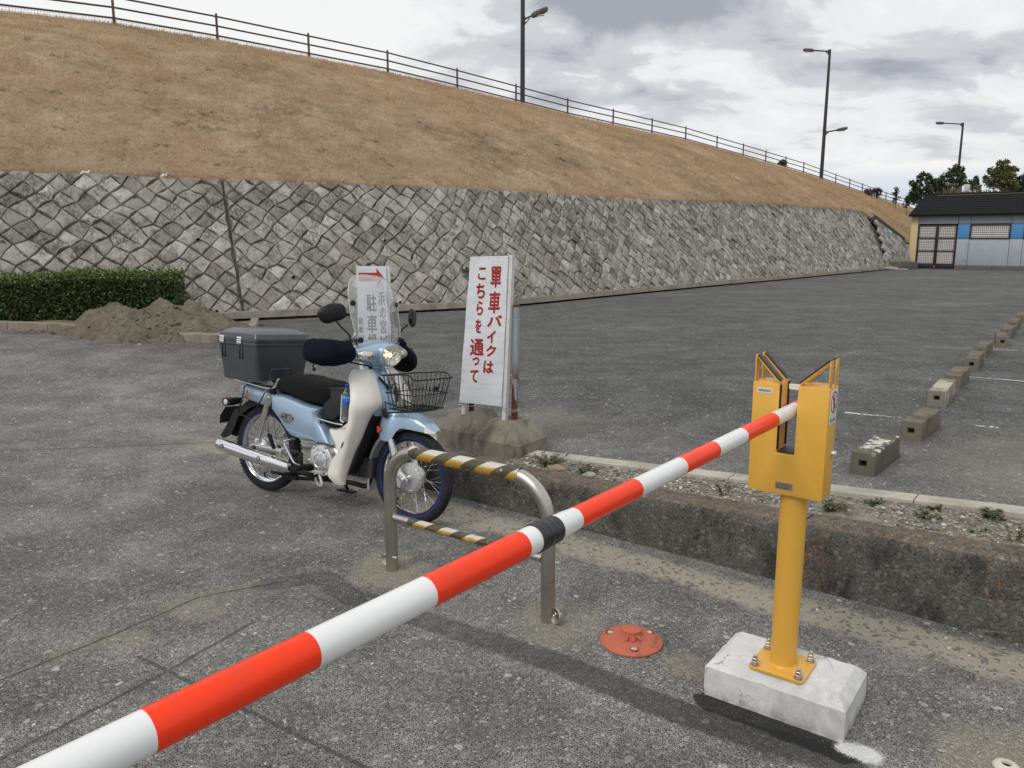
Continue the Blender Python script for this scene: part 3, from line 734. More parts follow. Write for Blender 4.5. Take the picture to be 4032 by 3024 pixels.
# ---- short wing wall at the far end
M['wing_joint'] = paint('wing_joint', (.12, .092, .058), .35, 6, .95, bump=.6, bscale=25)
wing = thing('wing_wall', 'short sloping stone wing wall between the long wall and the blue shed', 'wall', (17.4, 36.0, .25))
WA, WB_ = np.array([16.75, 35.65]), np.array([18.62, 36.95]); WL = float(np.linalg.norm(WB_ - WA)); WT = (WB_ - WA) / WL; WN = np.array([-WT[1], WT[0]])
def wingpt(s, bb, o=0.):
    p = WA + WT * s + WN * (bb * SB * .8 - o * CB); return (float(p[0]), float(p[1]), .22 + bb * CB + o * SB)
def wtop(s): return float(np.interp(s, [0, .25, WL], [2.75, 2.62, 1.42]))
it = [(a, c, A, P) for a, c, A, P in lattice(0.05, WL, -.05, wtop, .30, wingpt) if a > .10 + .13 * c]; it.sort(key=lambda i: -i[2])
M['stone_pale'] = stone_mat('stone_pale', (.23, .22, .20), (.36, .345, .32), (.45, .435, .41), (.15, .145, .135))
stones_into(wing, it, wingpt, 300, 'stone_pale')
m = MB(); m.loft([[wingpt(s, bb, 0) for bb in (-.2, .6, 1.2, wtop(s))] + [wingpt(s, wtop(s), -.5)] for s in np.linspace(.40, WL, 20)], cap=False, closed=False); obj('joint_backing', m, M['wing_joint'], wing, world=True)
m = MB(); m.loft([[wingpt(s, wtop(s) - .01, .07), wingpt(s, wtop(s) + .17, .07), wingpt(s, wtop(s) + .19, -.45), wingpt(s, wtop(s) - .03, -.45)] for s in np.linspace(.40, WL, 18)]); obj('coping', m, M['coping'], wing, world=True, smooth=30)
# dirt and a low slab in the corner
m = MB(); rows = []
for i in range(15):
    u = i / 14; row = []
    for j in range(9):
        v = j / 8; x = 15.9 + 2.6 * u + .25 * v; y = 34.45 + 1.9 * u + 1.1 * v - .4 * u * v
        row.append((x, y, .245 + .34 * v * (1 - .45 * u) + .05 * nz(x, y, 0, 2.5)))
    rows.append(row)
m.loft(rows, cap=False, closed=False)
M['earth'] = paint('earth', (.20, .145, .075), .35, 5, .95, bump=.6, bscale=25, dirt=(.09, .075, .05), dirt_amt=.8, dscale=3)
obj('earth_bank', m, M['earth'], smooth=60, kind='structure')
m = MB(); m.box((17.72, 36.0, .40), (1.25, .45, .38), rz=R(20)); tag(obj('concrete_step', m, M['plinth'], bevel=.02), 'low weathered concrete step left of the blue shed door', 'step')
m = MB(); m.box((16.55, 34.9, .34), (.75, .16, .09), rz=R(12)); m.box((17.0, 34.75, .29), (.55, .13, .06), rz=R(-22)); tag(obj('broken_slabs', m, M['kerb_pale'], bevel=.015), 'broken concrete slabs lying at the far end of the stone wall', 'rubble')

# ================================================================== GRASS SLOPE
RID = [(-16.35, 18.7, 7.0), (-13.52, 21.09, 7.3), (-11.12, 23.47, 7.52), (-9.09, 25.83, 7.62), (-6.86, 28.18, 7.62), (-4.56, 30.52, 7.6), (-2.17, 32.85, 7.45), (.17, 35.16, 7.28), (2.53, 37.48, 7.1), (4.9, 39.81, 6.99), (7.19, 42.14, 6.9), (9.43, 44.47, 6.81), (11.73, 46.79, 6.61), (13.91, 49.1, 6.45), (16.01, 51.43, 6.3), (18.07, 53.75, 6.16), (20.11, 56.07, 6.02), (22.14, 58.38, 5.83), (24.22, 60.69, 5.61), (26.26, 63.01, 5.41), (28.27, 65.32, 5.22), (30.32, 67.63, 5.02), (32.37, 69.94, 4.81), (34.42, 72.26, 4.65), (36.47, 74.58, 4.49), (38.55, 76.89, 4.26)]
RID = [(-21.5, 13.9, 6.4), (-18.9, 16.3, 6.75)] + RID
lower = [wpt(s, bmax(s) - .02, -.05) for s in np.linspace(.3, SEND - 1.2, 46)] + [wingpt(s, wtop(s) + .15, -.30) for s in np.linspace(.35, WL, 6)] + [(21, 42, 1.3), (24.5, 48, 1.5), (28, 54, 1.6), (33, 62, 1.6), (40, 71, 1.6)]
def resamp(P, n):
    P = np.array(P, float); L = np.r_[0, np.cumsum(np.linalg.norm(np.diff(P, axis=0), axis=1))]; t = np.linspace(0, L[-1], n)
    return np.stack([np.interp(t, L, P[:, k]) for k in range(3)], 1), t
NU, NV = 190, 44
Rp, _ = resamp(RID, NU)
# every ridge point pairs with the lower point across the slope (perpendicular to the ridge)
Lp, _ = resamp(lower, 400); rd = np.array([.675, .738])
LO = []
for p in Rp:
    k = int(np.argmin(np.abs((Lp[:, :2] - p[:2]) @ rd))); LO.append(Lp[k])
LO = np.array(LO)
for _ in range(2): LO[1:-1] = (LO[:-2] + 2 * LO[1:-1] + LO[2:]) / 4
def hpt(i, t):
    a, c = LO[i], Rp[i]; x, y = a[0] + (c[0] - a[0]) * t, a[1] + (c[1] - a[1]) * t
    z = a[2] + (c[2] - a[2]) * (t + .10 * math.sin(math.pi * t) * (1 if t < 1 else 0))
    return x, y, z
m = MB(); rows = []
for i in range(NU):
    row = []
    for j in range(NV):
        x, y, z = hpt(i, j / (NV - 1)); f = math.sin(math.pi * min(1, j / (NV - 1))) ** .5
        row.append((x, y, z + f * (.10 * nz(x, y, 0, .35) + .06 * nz(x, y, 0, 1.1) + .03 * nz(x, y, 0, 3))))
    for d, dz in ((1.0, -.10), (4.0, -.25), (9., -1.5), (16., -5.), (22, -8.2)): row.append((Rp[i][0] - .74 * d, Rp[i][1] + .675 * d, Rp[i][2] + dz))
    rows.append(row)
m.loft(rows, cap=False, closed=False)
GM = []
def grassmat(name, sh):
    b = NB(name)
    big = b.noise(.33, 6, .62); md = b.noise(1.6, 6, .68, co=b.mapping(b.co, sc=(.8, .8, 1.2))); fn = b.noise(15, 5, .7)
    x = b.math('ADD', b.math('ADD', b.math('MULTIPLY', md, .45), b.math('MULTIPLY', fn, .30)), b.math('MULTIPLY', big, .25))
    c = b.ramp(x, [(.33, (.19 * sh, .135 * sh, .087 * sh)), (.46, (.335 * sh, .246 * sh, .160 * sh)), (.56, (.43 * sh, .33 * sh, .222 * sh)), (.67, (.62 * sh, .49 * sh, .345 * sh))])
    rd_ = b.rng(b.noise(.5, 5, .6, co=b.mapping(b.co, loc=(7, 3, 1))), .48, .64, 0, .42); c = b.mix(rd_, c, (.36 * sh, .235 * sh, .14 * sh))
    pt = b.math('MULTIPLY', b.rng(b.noise(.23, 5, .62, co=b.mapping(b.co, loc=(2.4, 0, 0))), .52, .62), b.rng(b.noise(4.5, 7, .75), .44, .58)); c = b.mix(b.math('MULTIPLY', pt, .55), c, (.13 * sh, .105 * sh, .070 * sh))
    dk = b.rng(b.noise(2.4, 7, .72, co=b.mapping(b.co, loc=(1, 9, 4))), .57, .68, 0, .8); c = b.mix(dk, c, (.085 * sh, .062 * sh, .036 * sh))
    gr = b.rng(b.noise(1.3, 4, .6, co=b.mapping(b.co, loc=(5, 5, 5))), .70, .76, 0, .6); c = b.mix(gr, c, (.11 * sh, .115 * sh, .05 * sh))
    b.set(color=c, rough=.95, spec=.1, normal=b.bump(b.math('ADD', b.noise(22, 6, .75), b.math('MULTIPLY', b.noise(5, 5, .7), 1.3)), 1.0, .06))
    if name == 'grass_blade':                                  # thin dry leaves let light through
        tl = b.n('ShaderNodeBsdfTranslucent'); b.put(c, tl.inputs[0]); mx = b.n('ShaderNodeMixShader'); mx.inputs[0].default_value = .45
        b.t.links.new(b.bsdf.outputs[0], mx.inputs[1]); b.t.links.new(tl.outputs[0], mx.inputs[2]); b.t.links.new(mx.outputs[0], b.t.nodes['Material Output'].inputs[0])
    return b.mat
M['grass_base'] = grassmat('grass_base', 1.2); M['grass_blade'] = grassmat('grass_blade', 1.72)
hill = obj('grass_slope', m, M['grass_base'], smooth=80, kind='structure')
# dry grass blades over the slope (one mass)
NB_ = 230000
ii = rng.integers(0, NU - 1, NB_ * 2); uu = rng.uniform(0, 1, NB_ * 2); tt = rng.uniform(-.004, 1.0, NB_ * 2)
dist = np.hypot(LO[ii, 0] + (Rp[ii, 0] - LO[ii, 0]) * tt, LO[ii, 1] + (Rp[ii, 1] - LO[ii, 1]) * tt)
keep = rng.uniform(0, 1, NB_ * 2) < np.clip((22 / dist) ** 1.3, .1, 1); ii, uu, tt = ii[keep][:NB_], uu[keep][:NB_], tt[keep][:NB_]
# a thicker fringe hanging over the top of the wall
nf_ = 26000; ii = np.r_[ii, rng.integers(0, 150, nf_)]; uu = np.r_[uu, rng.uniform(0, 1, nf_)]; tt = np.r_[tt, np.abs(rng.normal(0, .010, nf_)) - .004]
H_ = np.array([[v for v in row[:NV]] for row in rows]); n_ = len(ii)
jj = np.clip(tt, 0, .9999) * (NV - 1); j0 = jj.astype(int); fj = (jj - j0)[:, None]; fu = uu[:, None]
Pq = (H_[ii, j0] * (1 - fu) + H_[ii + 1, j0] * fu) * (1 - fj) + (H_[ii, np.minimum(j0 + 1, NV - 1)] * (1 - fu) + H_[ii + 1, np.minimum(j0 + 1, NV - 1)] * fu) * fj
d_ = np.hypot(Pq[:, 0], Pq[:, 1]); sc_ = np.clip(d_ / 22, .85, 2.3)
L_ = rng.uniform(.05, .15, n_) * np.sqrt(sc_); L_[-nf_:] *= rng.uniform(.8, 2.0, nf_); az = rng.uniform(0, 6.283, n_); ln_ = rng.uniform(.2, 1.3, n_)
down = np.array([.70, -.70]); hx = np.cos(az) * ln_ * .7 + down[0] * .75; hy = np.sin(az) * ln_ * .7 + down[1] * .75
D_ = np.stack([hx, hy, rng.uniform(.12, 1.0, n_)], 1); D_ /= np.linalg.norm(D_, axis=1, keepdims=True)
Wd = rng.uniform(.005, .013, n_)[:, None] * sc_[:, None]; side_ = np.stack([-np.sin(az + .6), np.cos(az + .6), np.zeros(n_)], 1)
Pq[:, 2] -= .015
V_ = np.empty((n_, 3, 3)); V_[:, 0] = Pq - side_ * Wd; V_[:, 1] = Pq + side_ * Wd; V_[:, 2] = Pq + D_ * L_[:, None]
me = bpy.data.meshes.new('dry_grass'); me.vertices.add(n_ * 3); me.vertices.foreach_set('co', V_.reshape(-1)); me.loops.add(n_ * 3); me.loops.foreach_set('vertex_index', np.arange(n_ * 3))
me.polygons.add(n_); me.polygons.foreach_set('loop_start', np.arange(n_) * 3); me.materials.append(M['grass_blade']); me.update()
o = link_mesh('dry_grass', me); o['kind'] = 'stuff'
# two scraps of litter on the wall top
for s, lab in ((7.85, 'pinkish white scrap of litter on the wall top, left one'), (9.05, 'small white scrap of litter on the wall top nearer the dark joint')):
    p = wpt(s, bmax(s) + .03, -.05); m = MB(); a = .055 if s < 8 else .04
    m.sheet([[(p[0] + a * (i - 1.5) * .8, p[1] + a * (i - 1.5) * .4 + .03 * j, p[2] + .03 * j * (1 if i % 2 else .6) + .008 * i) for j in range(3)] for i in range(4)], .004)
    tag(obj('litter', m, paint('litter_white', (.75, .70, .70), .05, 20, .5)), lab, 'litter')

# ================================================================== HANDRAIL AND LAMPS
rail = thing('handrail_fence', 'brown three-rail metal handrail fence along the top of the grass slope', 'fence', RID[9])
RP = RID[1:]
def prail(i, h): return Vector(RP[i]) + Vector((0, 0, h))
for i in range(len(RP)):
    p = prail(i, 0); m = MB(); m.tube([p + Vector((0, 0, -.5)), p + Vector((0, 0, .74))], .038, 8); m.lathe([(.001, .80), (.026, .79), (.036, .765), (.036, .74)], tuple(p), 'Z', 8); m.tube([p + Vector((0, 0, -.4)), p + Vector((0, 0, .17))], .047, 8)
    obj('post', m, M['rail_brown'], rail, world=True)
for h in (.70, .425, .145):
    m = MB(); m.tube([prail(i, h) for i in range(len(RP))], .027, 7); obj('rail', m, M['rail_brown'], rail, world=True)
M['wire'] = paint('wire', (.50, .51, .52), .05, 5, .5, .3)
m = MB()
for i in range(len(RP) - 1):
    a, c = prail(i, 0), prail(i + 1, 0); n_ = 46 if i < 12 else 20
    for k in range(1, n_):
        p = a.lerp(c, k / n_); m.box((p.x, p.y, p.z - .08), (.006, .006, .43))
    for h in (.10, .03, -.04, -.11, -.18): m.tube([a + Vector((0, 0, h)), c + Vector((0, 0, h))], .003, 4)
obj('wire_mesh', m, M['wire'], rail, world=True, smooth=0, kind='stuff')

def lamp(label, base, H, top_len, low_h, low_len, top_dir, low_dir, r, flip=False):
    bx_, by_, bz_ = base; root = thing('street_lamp', label, 'street lamp', base, group='tall lamp posts on the embankment'); m = MB()
    m.tube([(bx_, by_, bz_ - .6), (bx_, by_, bz_ + H * .5), (bx_, by_, bz_ + H)], [r, r * .85, r * .62], 12); obj('pole', m, M['pole_brown'], root, world=True)
    def arm(h, L, dx, rise):
        d = Vector((dx[0], dx[1], 0)).normalized(); p0 = Vector((bx_, by_, bz_ + h)); m = MB()
        m.tube([p0, p0 + d * L + Vector((0, 0, rise))], r * .38, 8); m.box(tuple(p0 + d * .05), (r * 1.2, r * 1.2, .22)); m.tube([p0 + Vector((0, 0, -.28)), p0 + d * .30 + Vector((0, 0, rise * .3))], r * .22, 6)
        a = obj('lamp_arm', m, M['pole_brown'], root, world=True)
        e = p0 + d * L + Vector((0, 0, rise)); s_ = Vector((-d.y, d.x, 0)); u_ = Vector((0, 0, 1)); tl = d + u_ * (rise / L if L else 0)
        rings = []
        for t, wd, hh in ((-.05, .07, .055), (0, .11, .095), (.10, .135, .115), (.48, .135, .115), (.62, .10, .10), (.66, .05, .055)):
            c = e + tl * t; rings.append([c + s_ * (wd * sx) + u_ * (hh * sz) for sx, sz in ((-.75, -.9), (.75, -.9), (1, -.4), (1, .4), (.6, .9), (-.6, .9), (-1, .4), (-1, -.4))])
        hm = MB(); hm.loft(rings); hd = obj('lamp_head', hm, M['lamp_head'], a, world=True, smooth=30)
        gm = MB(); c = e + tl * .30 - u_ * .106; gm.loft([[c + d * x + s_ * y + u_ * z for x, y in ((-.20, -.085), (.20, -.085), (.20, .085), (-.20, .085))] for z in (0, -.025)]); obj('lamp_glass', gm, M['lamp_glass'], a, world=True, smooth=20)
    if top_len: arm(H - .12, top_len, top_dir, .12 if top_dir[0] < 0 else .1)
    if low_len: arm(low_h, low_len, low_dir, .14)
lamp('nearest tall dark lamp post, cut off by the top of the photo', (.45, 35.3, 7.1), 9.3, 1.3, 3.55, .42, (-.96, .28), (.96, -.28), .105)
lamp('middle lamp post with two opposed lamps rising behind the handrail', (21.95, 57.6, 6.0), 8.45, 1.1, 2.95, .85, (-.97, .25), (.97, -.25), .13)
lamp('farthest lamp post with one arm, standing behind the blue shed roof', (40.1, 73.0, 3.0), 8.75, 1.6, 3, 0, (-.98, .2), (1, 0), .13)

# ================================================================== SHED
shed = thing('utility_shed', 'low blue-grey shed with black roof and white perforated doors', 'shed', (18.86, 37.25, .25), (0, 0, R(-41)))
M['panel_grey'] = paint('panel_grey', (.36, .395, .44), .06, 2.5, .6, dirt=(.22, .24, .27), dirt_amt=.5, dscale=1.6)
M['panel_blue'] = paint('panel_blue', (.075, .25, .54), .04, 3, .5)
M['cream_wall'] = paint('cream_wall', (.62, .50, .29), .06, 2, .8, dirt=(.45, .36, .20), dirt_amt=.3)
M['roof'] = paint('roof', (.009, .0095, .0105), .25, 4, .85, bump=.5, bscale=30, spec=.15)
M['door_frame'] = paint('door_frame', (.038, .016, .012), .3, 6, .6, dirt=(.10, .04, .02), dirt_amt=.5, dscale=8)
M['navy_metal'] = paint('navy_metal', (.010, .011, .028), .2, 5, .5)
M['perf'] = paint('perf', (.66, .64, .62), .04, 5, .55, dirt=(.36, .22, .15), dirt_amt=.28, dscale=2.2)
SX, SY, SZ = 0., 0., 0.
m = MB(); m.box((5.6, 2.3, 1.3), (11.2, 4.3, 2.35)); m.box((-.16, .10, 1.3), (.30, .20, 2.3)); m.box((5.6, 2.3, 2.9), (10.8, .3, 1.0)); obj('wall', m, M['cream_wall'], shed, world=False)
def pan(x0, x1, z0, z1, mat, name='panel', dy=.0):
    m = MB(); m.box((SX + (x0 + x1) / 2, SY + .09 + dy, SZ + (z0 + z1) / 2), (x1 - x0 - .015, .12, z1 - z0 - .015)); return obj(name, m, mat, shed, bevel=.006, world=False)
def perf(x0, x1, z0, z1, nx, nzz, parent, y):
    m = MB(); cx_, cz_ = (x1 - x0) / nx, (z1 - z0) / nzz; r = .37 * min(cx_, cz_)
    for i in range(nx):
        for j in range(nzz):
            X0, Z0 = SX + x0 + i * cx_, SZ + z0 + j * cz_; c = (X0 + cx_ / 2, Z0 + cz_ / 2); vs = []
            for k in range(8):
                a = k * math.pi / 4; e = 1 / max(abs(math.cos(a)), abs(math.sin(a))); vs.append((c[0] + cx_ / 2 * e * math.cos(a), SY + y, c[1] + cz_ / 2 * e * math.sin(a)))
            for k in range(8): a = k * math.pi / 4; vs.append((c[0] + r * math.cos(a), SY + y, c[1] + r * math.sin(a)))
            for k in range(8): a = k * math.pi / 4; vs.append((c[0] + r * math.cos(a), SY + y + .004, c[1] + r * math.sin(a)))
            m.add(vs, [(k, (k + 1) % 8, 8 + (k + 1) % 8, 8 + k) for k in range(8)] + [(8 + k, 8 + (k + 1) % 8, 16 + (k + 1) % 8, 16 + k) for k in range(8)])
    return obj('perforated_panel', m, M['perf'], parent, world=False, smooth=0)
m = MB(); m.box((.82, .148, 1.1), (1.60, .01, 1.85)); obj('dark_interior', m, M['hole'], shed, world=False)  # thin black sheet stands in for the unlit room behind the holes
pan(.0, 1.635, 2.02, 2.47, M['panel_grey'])
for k in range(2):
    x0 = .015 + k * .81; x1 = x0 + .795; fr = MB(); fw = .062
    for xx in (x0 + fw / 2, x1 - fw / 2): fr.box((SX + xx, SY + .03, SZ + 1.0), (fw, .06, 1.95))
    for zz, hh in ((1.955, .05), (1.385, .05), (.80, .05), (.215, .04)): fr.box((SX + (x0 + x1) / 2, SY + .03, SZ + zz), (x1 - x0 - 2 * fw - .002, .055, hh))
    d = obj('door', fr, M['door_frame'], shed, world=False, bevel=.004)
    for z0, z1 in ((1.42, 1.925), (.83, 1.355), (.24, .77)): perf(x0 + fw + .004, x1 - fw - .004, z0, z1, 9, 7, d, .035)
    kp = MB(); kp.box((SX + (x0 + x1) / 2, SY + .03, SZ + .105), (x1 - x0 - .01, .05, .17)); obj('kick_plate', kp, M['navy_metal'], d, world=False, bevel=.004)
m = MB(); m.box((SX + .82, SY - .01, SZ + .09), (.07, .06, .10)); obj('door_stop', m, M['earth'], shed, world=False, bevel=.005)
x = 1.645
for k in range(5):
    for x0, x1, mm in ((x, x + .49, 'panel_blue'), (x + .49, x + 2.06, None)):
        pan(x0, x1, 2.02, 2.47, M['panel_grey']); pan(x0, x1, .17, 1.345, M['panel_grey'])
        if mm: pan(x0, x1, 1.35, 2.015, M[mm])
        else:
            fr = MB(); a, c = x0 + .01, x1 - .01
            for xx in (a + .02, c - .02): fr.box((SX + xx, SY + .06, SZ + 1.68), (.05, .14, .66))
            for zz in (1.375, 1.99): fr.box((SX + (a + c) / 2, SY + .06, SZ + zz), (c - a - .092, .135, .05))
            wnd = obj('window', fr, M['door_frame'], shed, world=False, bevel=.004); perf(a + .05, c - .05, 1.405, 1.96, 19, 6, wnd, .07)
            bx_ = MB(); bx_.box((SX + (a + c) / 2, SY + .145, SZ + 1.68), (c - a - .02, .01, .60)); obj('dark_interior', bx_, M['hole'], wnd, world=False)
    m = MB(); m.box((SX + x + 1.03, SY + .07, SZ + .08), (2.052, .14, .175)); obj('plinth_block', m, M['plinth'], shed, world=False, bevel=.01)
    x += 2.06
m = MB(); e0, e1 = -.38, 11.5; yf, yr, yb = -.28, 2.3, 4.9; ze, zr = 2.43, 3.43
rw = 9
for k in range(rw):                                             # courses of shingles, each lapping the next
    t0, t1 = k / rw, (k + 1) / rw; a = lambda t, o: (yf + (yr - yf) * t, ze + (zr - ze) * t + o); ins = .0
    (y0, z0), (y1, z1) = a(t0, .028), a(t1 + .02, .012)
    m.add([(e0 + ins * t0, y0, z0), (e1, y0, z0), (e1, y1, z1), (e0 + ins * t1, y1, z1), (e0 + ins * t0, y0, z0 - .03), (e1, y0, z0 - .03)], [(0, 1, 2, 3), (4, 5, 1, 0)])
m.add([(e0, yf, ze), (e0, yr, zr), (e0, yb, ze), (e1, yf, ze), (e1, yr, zr), (e1, yb, ze), (e0, yf, ze - .07), (e0, yb, ze - .07), (e1, yf, ze - .07), (e1, yb, ze - .07)],
      [(0, 1, 2), (1, 4, 5, 2), (3, 5, 4), (0, 3, 4, 1), (0, 6, 8, 3), (0, 2, 7, 6), (6, 7, 9, 8), (2, 5, 9, 7), (3, 8, 9, 5)])
m.tube([(e0, yr, zr + .01), (e1, yr, zr + .01)], .05, 6)
obj('roof', m, M['roof'], shed, world=False, smooth=0)

# ================================================================== TREES BEHIND
def needle_mat(name, c):
    b = NB(name); cc_ = b.ramp(b.noise(1.3, 6, .7), [(.3, tuple(k * .5 for k in c)), (.55, c), (.75, tuple(k * 1.7 for k in c))]); return b.set(color=cc_, rough=.7, spec=.2)
M['pine'] = needle_mat('pine', (.058, .088, .042)); M['pine_warm'] = needle_mat('pine_warm', (.14, .14, .048)); M['bark'] = paint('bark', (.065, .045, .035), .3, 4, .9, bump=.6, bscale=15)
M['twig'] = paint('twig', (.20, .155, .11), .2, 4, .9); M['shrub'] = needle_mat('shrub', (.062, .058, .036))
def tufts(m, c, r, n, L, W, up=.3):
    for _ in range(n):
        v = rng.normal(0, 1, 3); v /= np.linalg.norm(v); p = np.array(c) + v * np.array(r) * rng.uniform(.35, 1.05)
        d = v + rng.normal(0, .55, 3); d[2] += up; d /= np.linalg.norm(d); s_ = np.cross(d, rng.normal(0, 1, 3)); s_ /= np.linalg.norm(s_) + 1e-9
        l = L * rng.uniform(.6, 1.3); wdt = W * rng.uniform(.6, 1.3)
        m.add([p - s_ * wdt * .4, p + s_ * wdt * .4, p + d * l * .6 + s_ * wdt, p + d * l, p + d * l * .6 - s_ * wdt], [(0, 1, 2, 3, 4)])
def tree(name, label, base, clumps, mat, n, L, W, trunk_r, group):
    root = thing(name, label, 'tree', base, group=group); tm, cm = MB(), MB(); b0 = Vector(base)
    top = max(c[2] for c, r in clumps); cx_ = sum(c[0] for c, r in clumps) / len(clumps)
    t1 = Vector((cx_ * .5 + base[0] * .5, base[1], base[2] + (top - base[2]) * .55)); t2 = Vector((cx_, base[1], top)); tm.tube([b0, t1, t2], [trunk_r, trunk_r * .7, trunk_r * .25], 8)
    for c, r in clumps:
        k = b0.lerp(t1, rng.uniform(.5, 1)); tm.tube([k, Vector(c).lerp(k, .4) + Vector((0, 0, .15)), Vector(c)], [trunk_r * .4, trunk_r * .25, trunk_r * .1], 5)
        nn = int(n * 7.0 * (r[0] * r[2]) / .5) + 40; tufts(cm, c, r, nn, L * .75, W * .9)
    obj('trunk', tm, M['bark'], root, world=True); obj('crown', cm, mat, root, world=True, smooth=0)
def px(u, v, y): # a point on the plane Y=y, used once here to place the far trees
    P_ = R(10.449); dx, dz = (u - 2016) / 3099, -(v - 1512) / 3099; d = Vector((dx, math.cos(P_) + dz * math.sin(P_), -math.sin(P_) + dz * math.cos(P_))); return Vector((0, 0, 1.6)) + d * (y / d.y)
def cl(lst, y): return [((*(p := px(u, v, y + rng.uniform(-.6, .6))),), (rx * y / 3099, rx * y / 3099, rz * y / 3099)) for u, v, rx, rz in lst]
tg = 'pine trees behind the shed'
tree('pine_tree', 'leftmost dark pine with ragged leaning tops by the shed roof corner', (33.6, 62, 1.6), cl([(3598, 770, 18, 26), (3612, 735, 16, 16), (3622, 705, 9, 16), (3634, 688, 5, 9), (3612, 785, 22, 18), (3640, 755, 16, 14), (3592, 722, 8, 8), (3655, 742, 12, 9)], 62), M['pine'], 150, .28, .05, .16, tg)
tree('pine_tree', 'dark pine with a pointed top directly behind the farthest lamp post', (36.3, 64, 1.6), cl([(3660, 710, 14, 11), (3656, 692, 6, 7), (3690, 725, 26, 18), (3725, 705, 24, 18), (3752, 680, 18, 14), (3764, 660, 7, 10), (3786, 666, 6, 7), (3782, 690, 12, 11), (3790, 700, 9, 7), (3710, 745, 40, 16), (3770, 720, 25, 14), (3680, 755, 25, 15)], 64), M['pine'], 150, .28, .05, .16, tg)
tree('pine_tree', 'big round olive green pine at the right above the shed', (42.0, 66, 1.6), cl([(3950, 668, 26, 18), (3938, 645, 12, 10), (3962, 640, 10, 8), (3925, 690, 22, 18), (3965, 700, 28, 20), (3985, 668, 10, 12), (3902, 672, 11, 10), (3880, 700, 6, 6), (3888, 715, 12, 9), (3915, 725, 26, 16), (3975, 735, 32, 18), (4000, 670, 8, 6)], 66), M['pine_warm'], 160, .26, .05, .18, tg)
tree('pine_tree', 'dark pine cut off by the right edge of the photo', (44.0, 66.5, 1.6), cl([(4020, 712, 20, 16), (4030, 735, 26, 18), (4050, 700, 22, 18), (4000, 745, 22, 14), (4045, 755, 30, 16)], 66.5), M['pine'], 150, .27, .05, .16, tg)
tree('pine_tree', 'small far pine peeking up between the bare bushes and the big pine', (40.3, 69, 1.6), cl([(3844, 705, 7, 9), (3843, 718, 9, 9), (3846, 735, 14, 12), (3815, 720, 12, 8), (3822, 735, 18, 12)], 69), M['pine'], 150, .26, .05, .12, tg)
# bare twiggy bushes over the ridge of the shed
for k, (u0, u1) in enumerate(((3700, 3790), (3780, 3880), (3860, 3950))):
    y = 55 + k * 1.3; p = px((u0 + u1) / 2, 800, y); root = thing('bare_bush', ('left', 'middle', 'right')[k] + ' one of the three bare brown bushes above the shed roof', 'bush', (p.x, p.y, 1.6), group='bare bushes behind the shed'); m = MB()
    for j in range(70):
        u = rng.uniform(u0, u1); a = px(u + rng.normal(0, 12), 830, y + rng.uniform(-.8, .8)); a.z = 1.7; c = px(u + rng.normal(0, 24), rng.uniform(728, 770), y + rng.uniform(-.8, .8)); md = a.lerp(c, .55) + Vector((rng.normal(0, .18), 0, rng.normal(0, .08)))
        m.tube([a, md, c], [.022, .014, .006], 4)
        for q in range(3):
            e = md.lerp(c, rng.uniform(.1, .8)); m.tube([e, e + Vector((rng.normal(0, .22), rng.normal(0, .1), rng.uniform(.1, .45)))], [.009, .004], 3)
    obj('twigs', m, M['twig'], root, world=True)
    m = MB(); p2 = px((u0 + u1) / 2, 775, y + .6); tufts(m, tuple(p2), (1.0, .5, .42), 420, .2, .05); obj('leaves', m, M['shrub'], root, world=True, smooth=0)
# small grey board and cabinet standing among the bushes
p = px(3809, 740, 54.5); m = MB(); m.box((p.x, p.y, p.z), (.30, .08, .46)); m.box((p.x, p.y + .02, (p.z + 1.6) / 2 - .2), (.06, .05, p.z - 1.8)); tag(obj('notice_board', m, M['light_grey'], bevel=.01), 'small pale grey board on a post among the bare bushes', 'sign')
p = px(3757, 726, 56.5); m = MB(); m.box((p.x, p.y, p.z), (.48, .30, .10)); m.box((p.x, p.y, (p.z + 1.6) / 2), (.08, .08, p.z - 1.6)); tag(obj('roofed_post', m, M['lamp_head'], bevel=.01), 'pale flat-topped post behind the shed roof', 'post')
# saplings along the handrail
sg = 'small saplings by the handrail'
for u, v, wd, hg, lab in ((3420, 762, 20, 9, 'broad low dark bush under the handrail, leftmost of the saplings'), (3452, 764, 13, 14, 'rounded brown sapling behind the handrail beside the low bush'), (3528, 775, 7, 26, 'slender upright sapling with a bare top behind the handrail'), (3573, 800, 13, 18, 'wispy sapling nearest to the shed roof behind the handrail'), (3082, 648, 9, 6, 'small spiky tuft at the foot of the handrail far left of the others')):
    y = 63 if u > 3400 else 54.5; p = px(u, v, y); base = (p.x, y, p.z - 1.3); root = thing('sapling', lab, 'sapling', base, group=sg); tm, cm = MB(), MB(); s_ = y / 3099
    tm.tube([base, (p.x, y, p.z + hg * s_ * .9)], [.03, .01], 5)
    for k in range(26):
        a = Vector((p.x, y, p.z + rng.uniform(-1, .9) * hg * s_)); f = 1 - max(0, (a.z - p.z) / (hg * s_ + .01)) * (.75 if hg > 16 else .3); e = a + Vector((rng.normal(0, .45) * wd * s_ * f, rng.normal(0, .2), rng.uniform(.02, .2))); tm.tube([a, e], [.012, .004], 3); tufts(cm, tuple(e), (.10, .10, .08), 16, .13, .035)
    obj('stem', tm, M['bark'], root, world=True); obj('foliage', cm, M['shrub'], root, world=True, smooth=0)

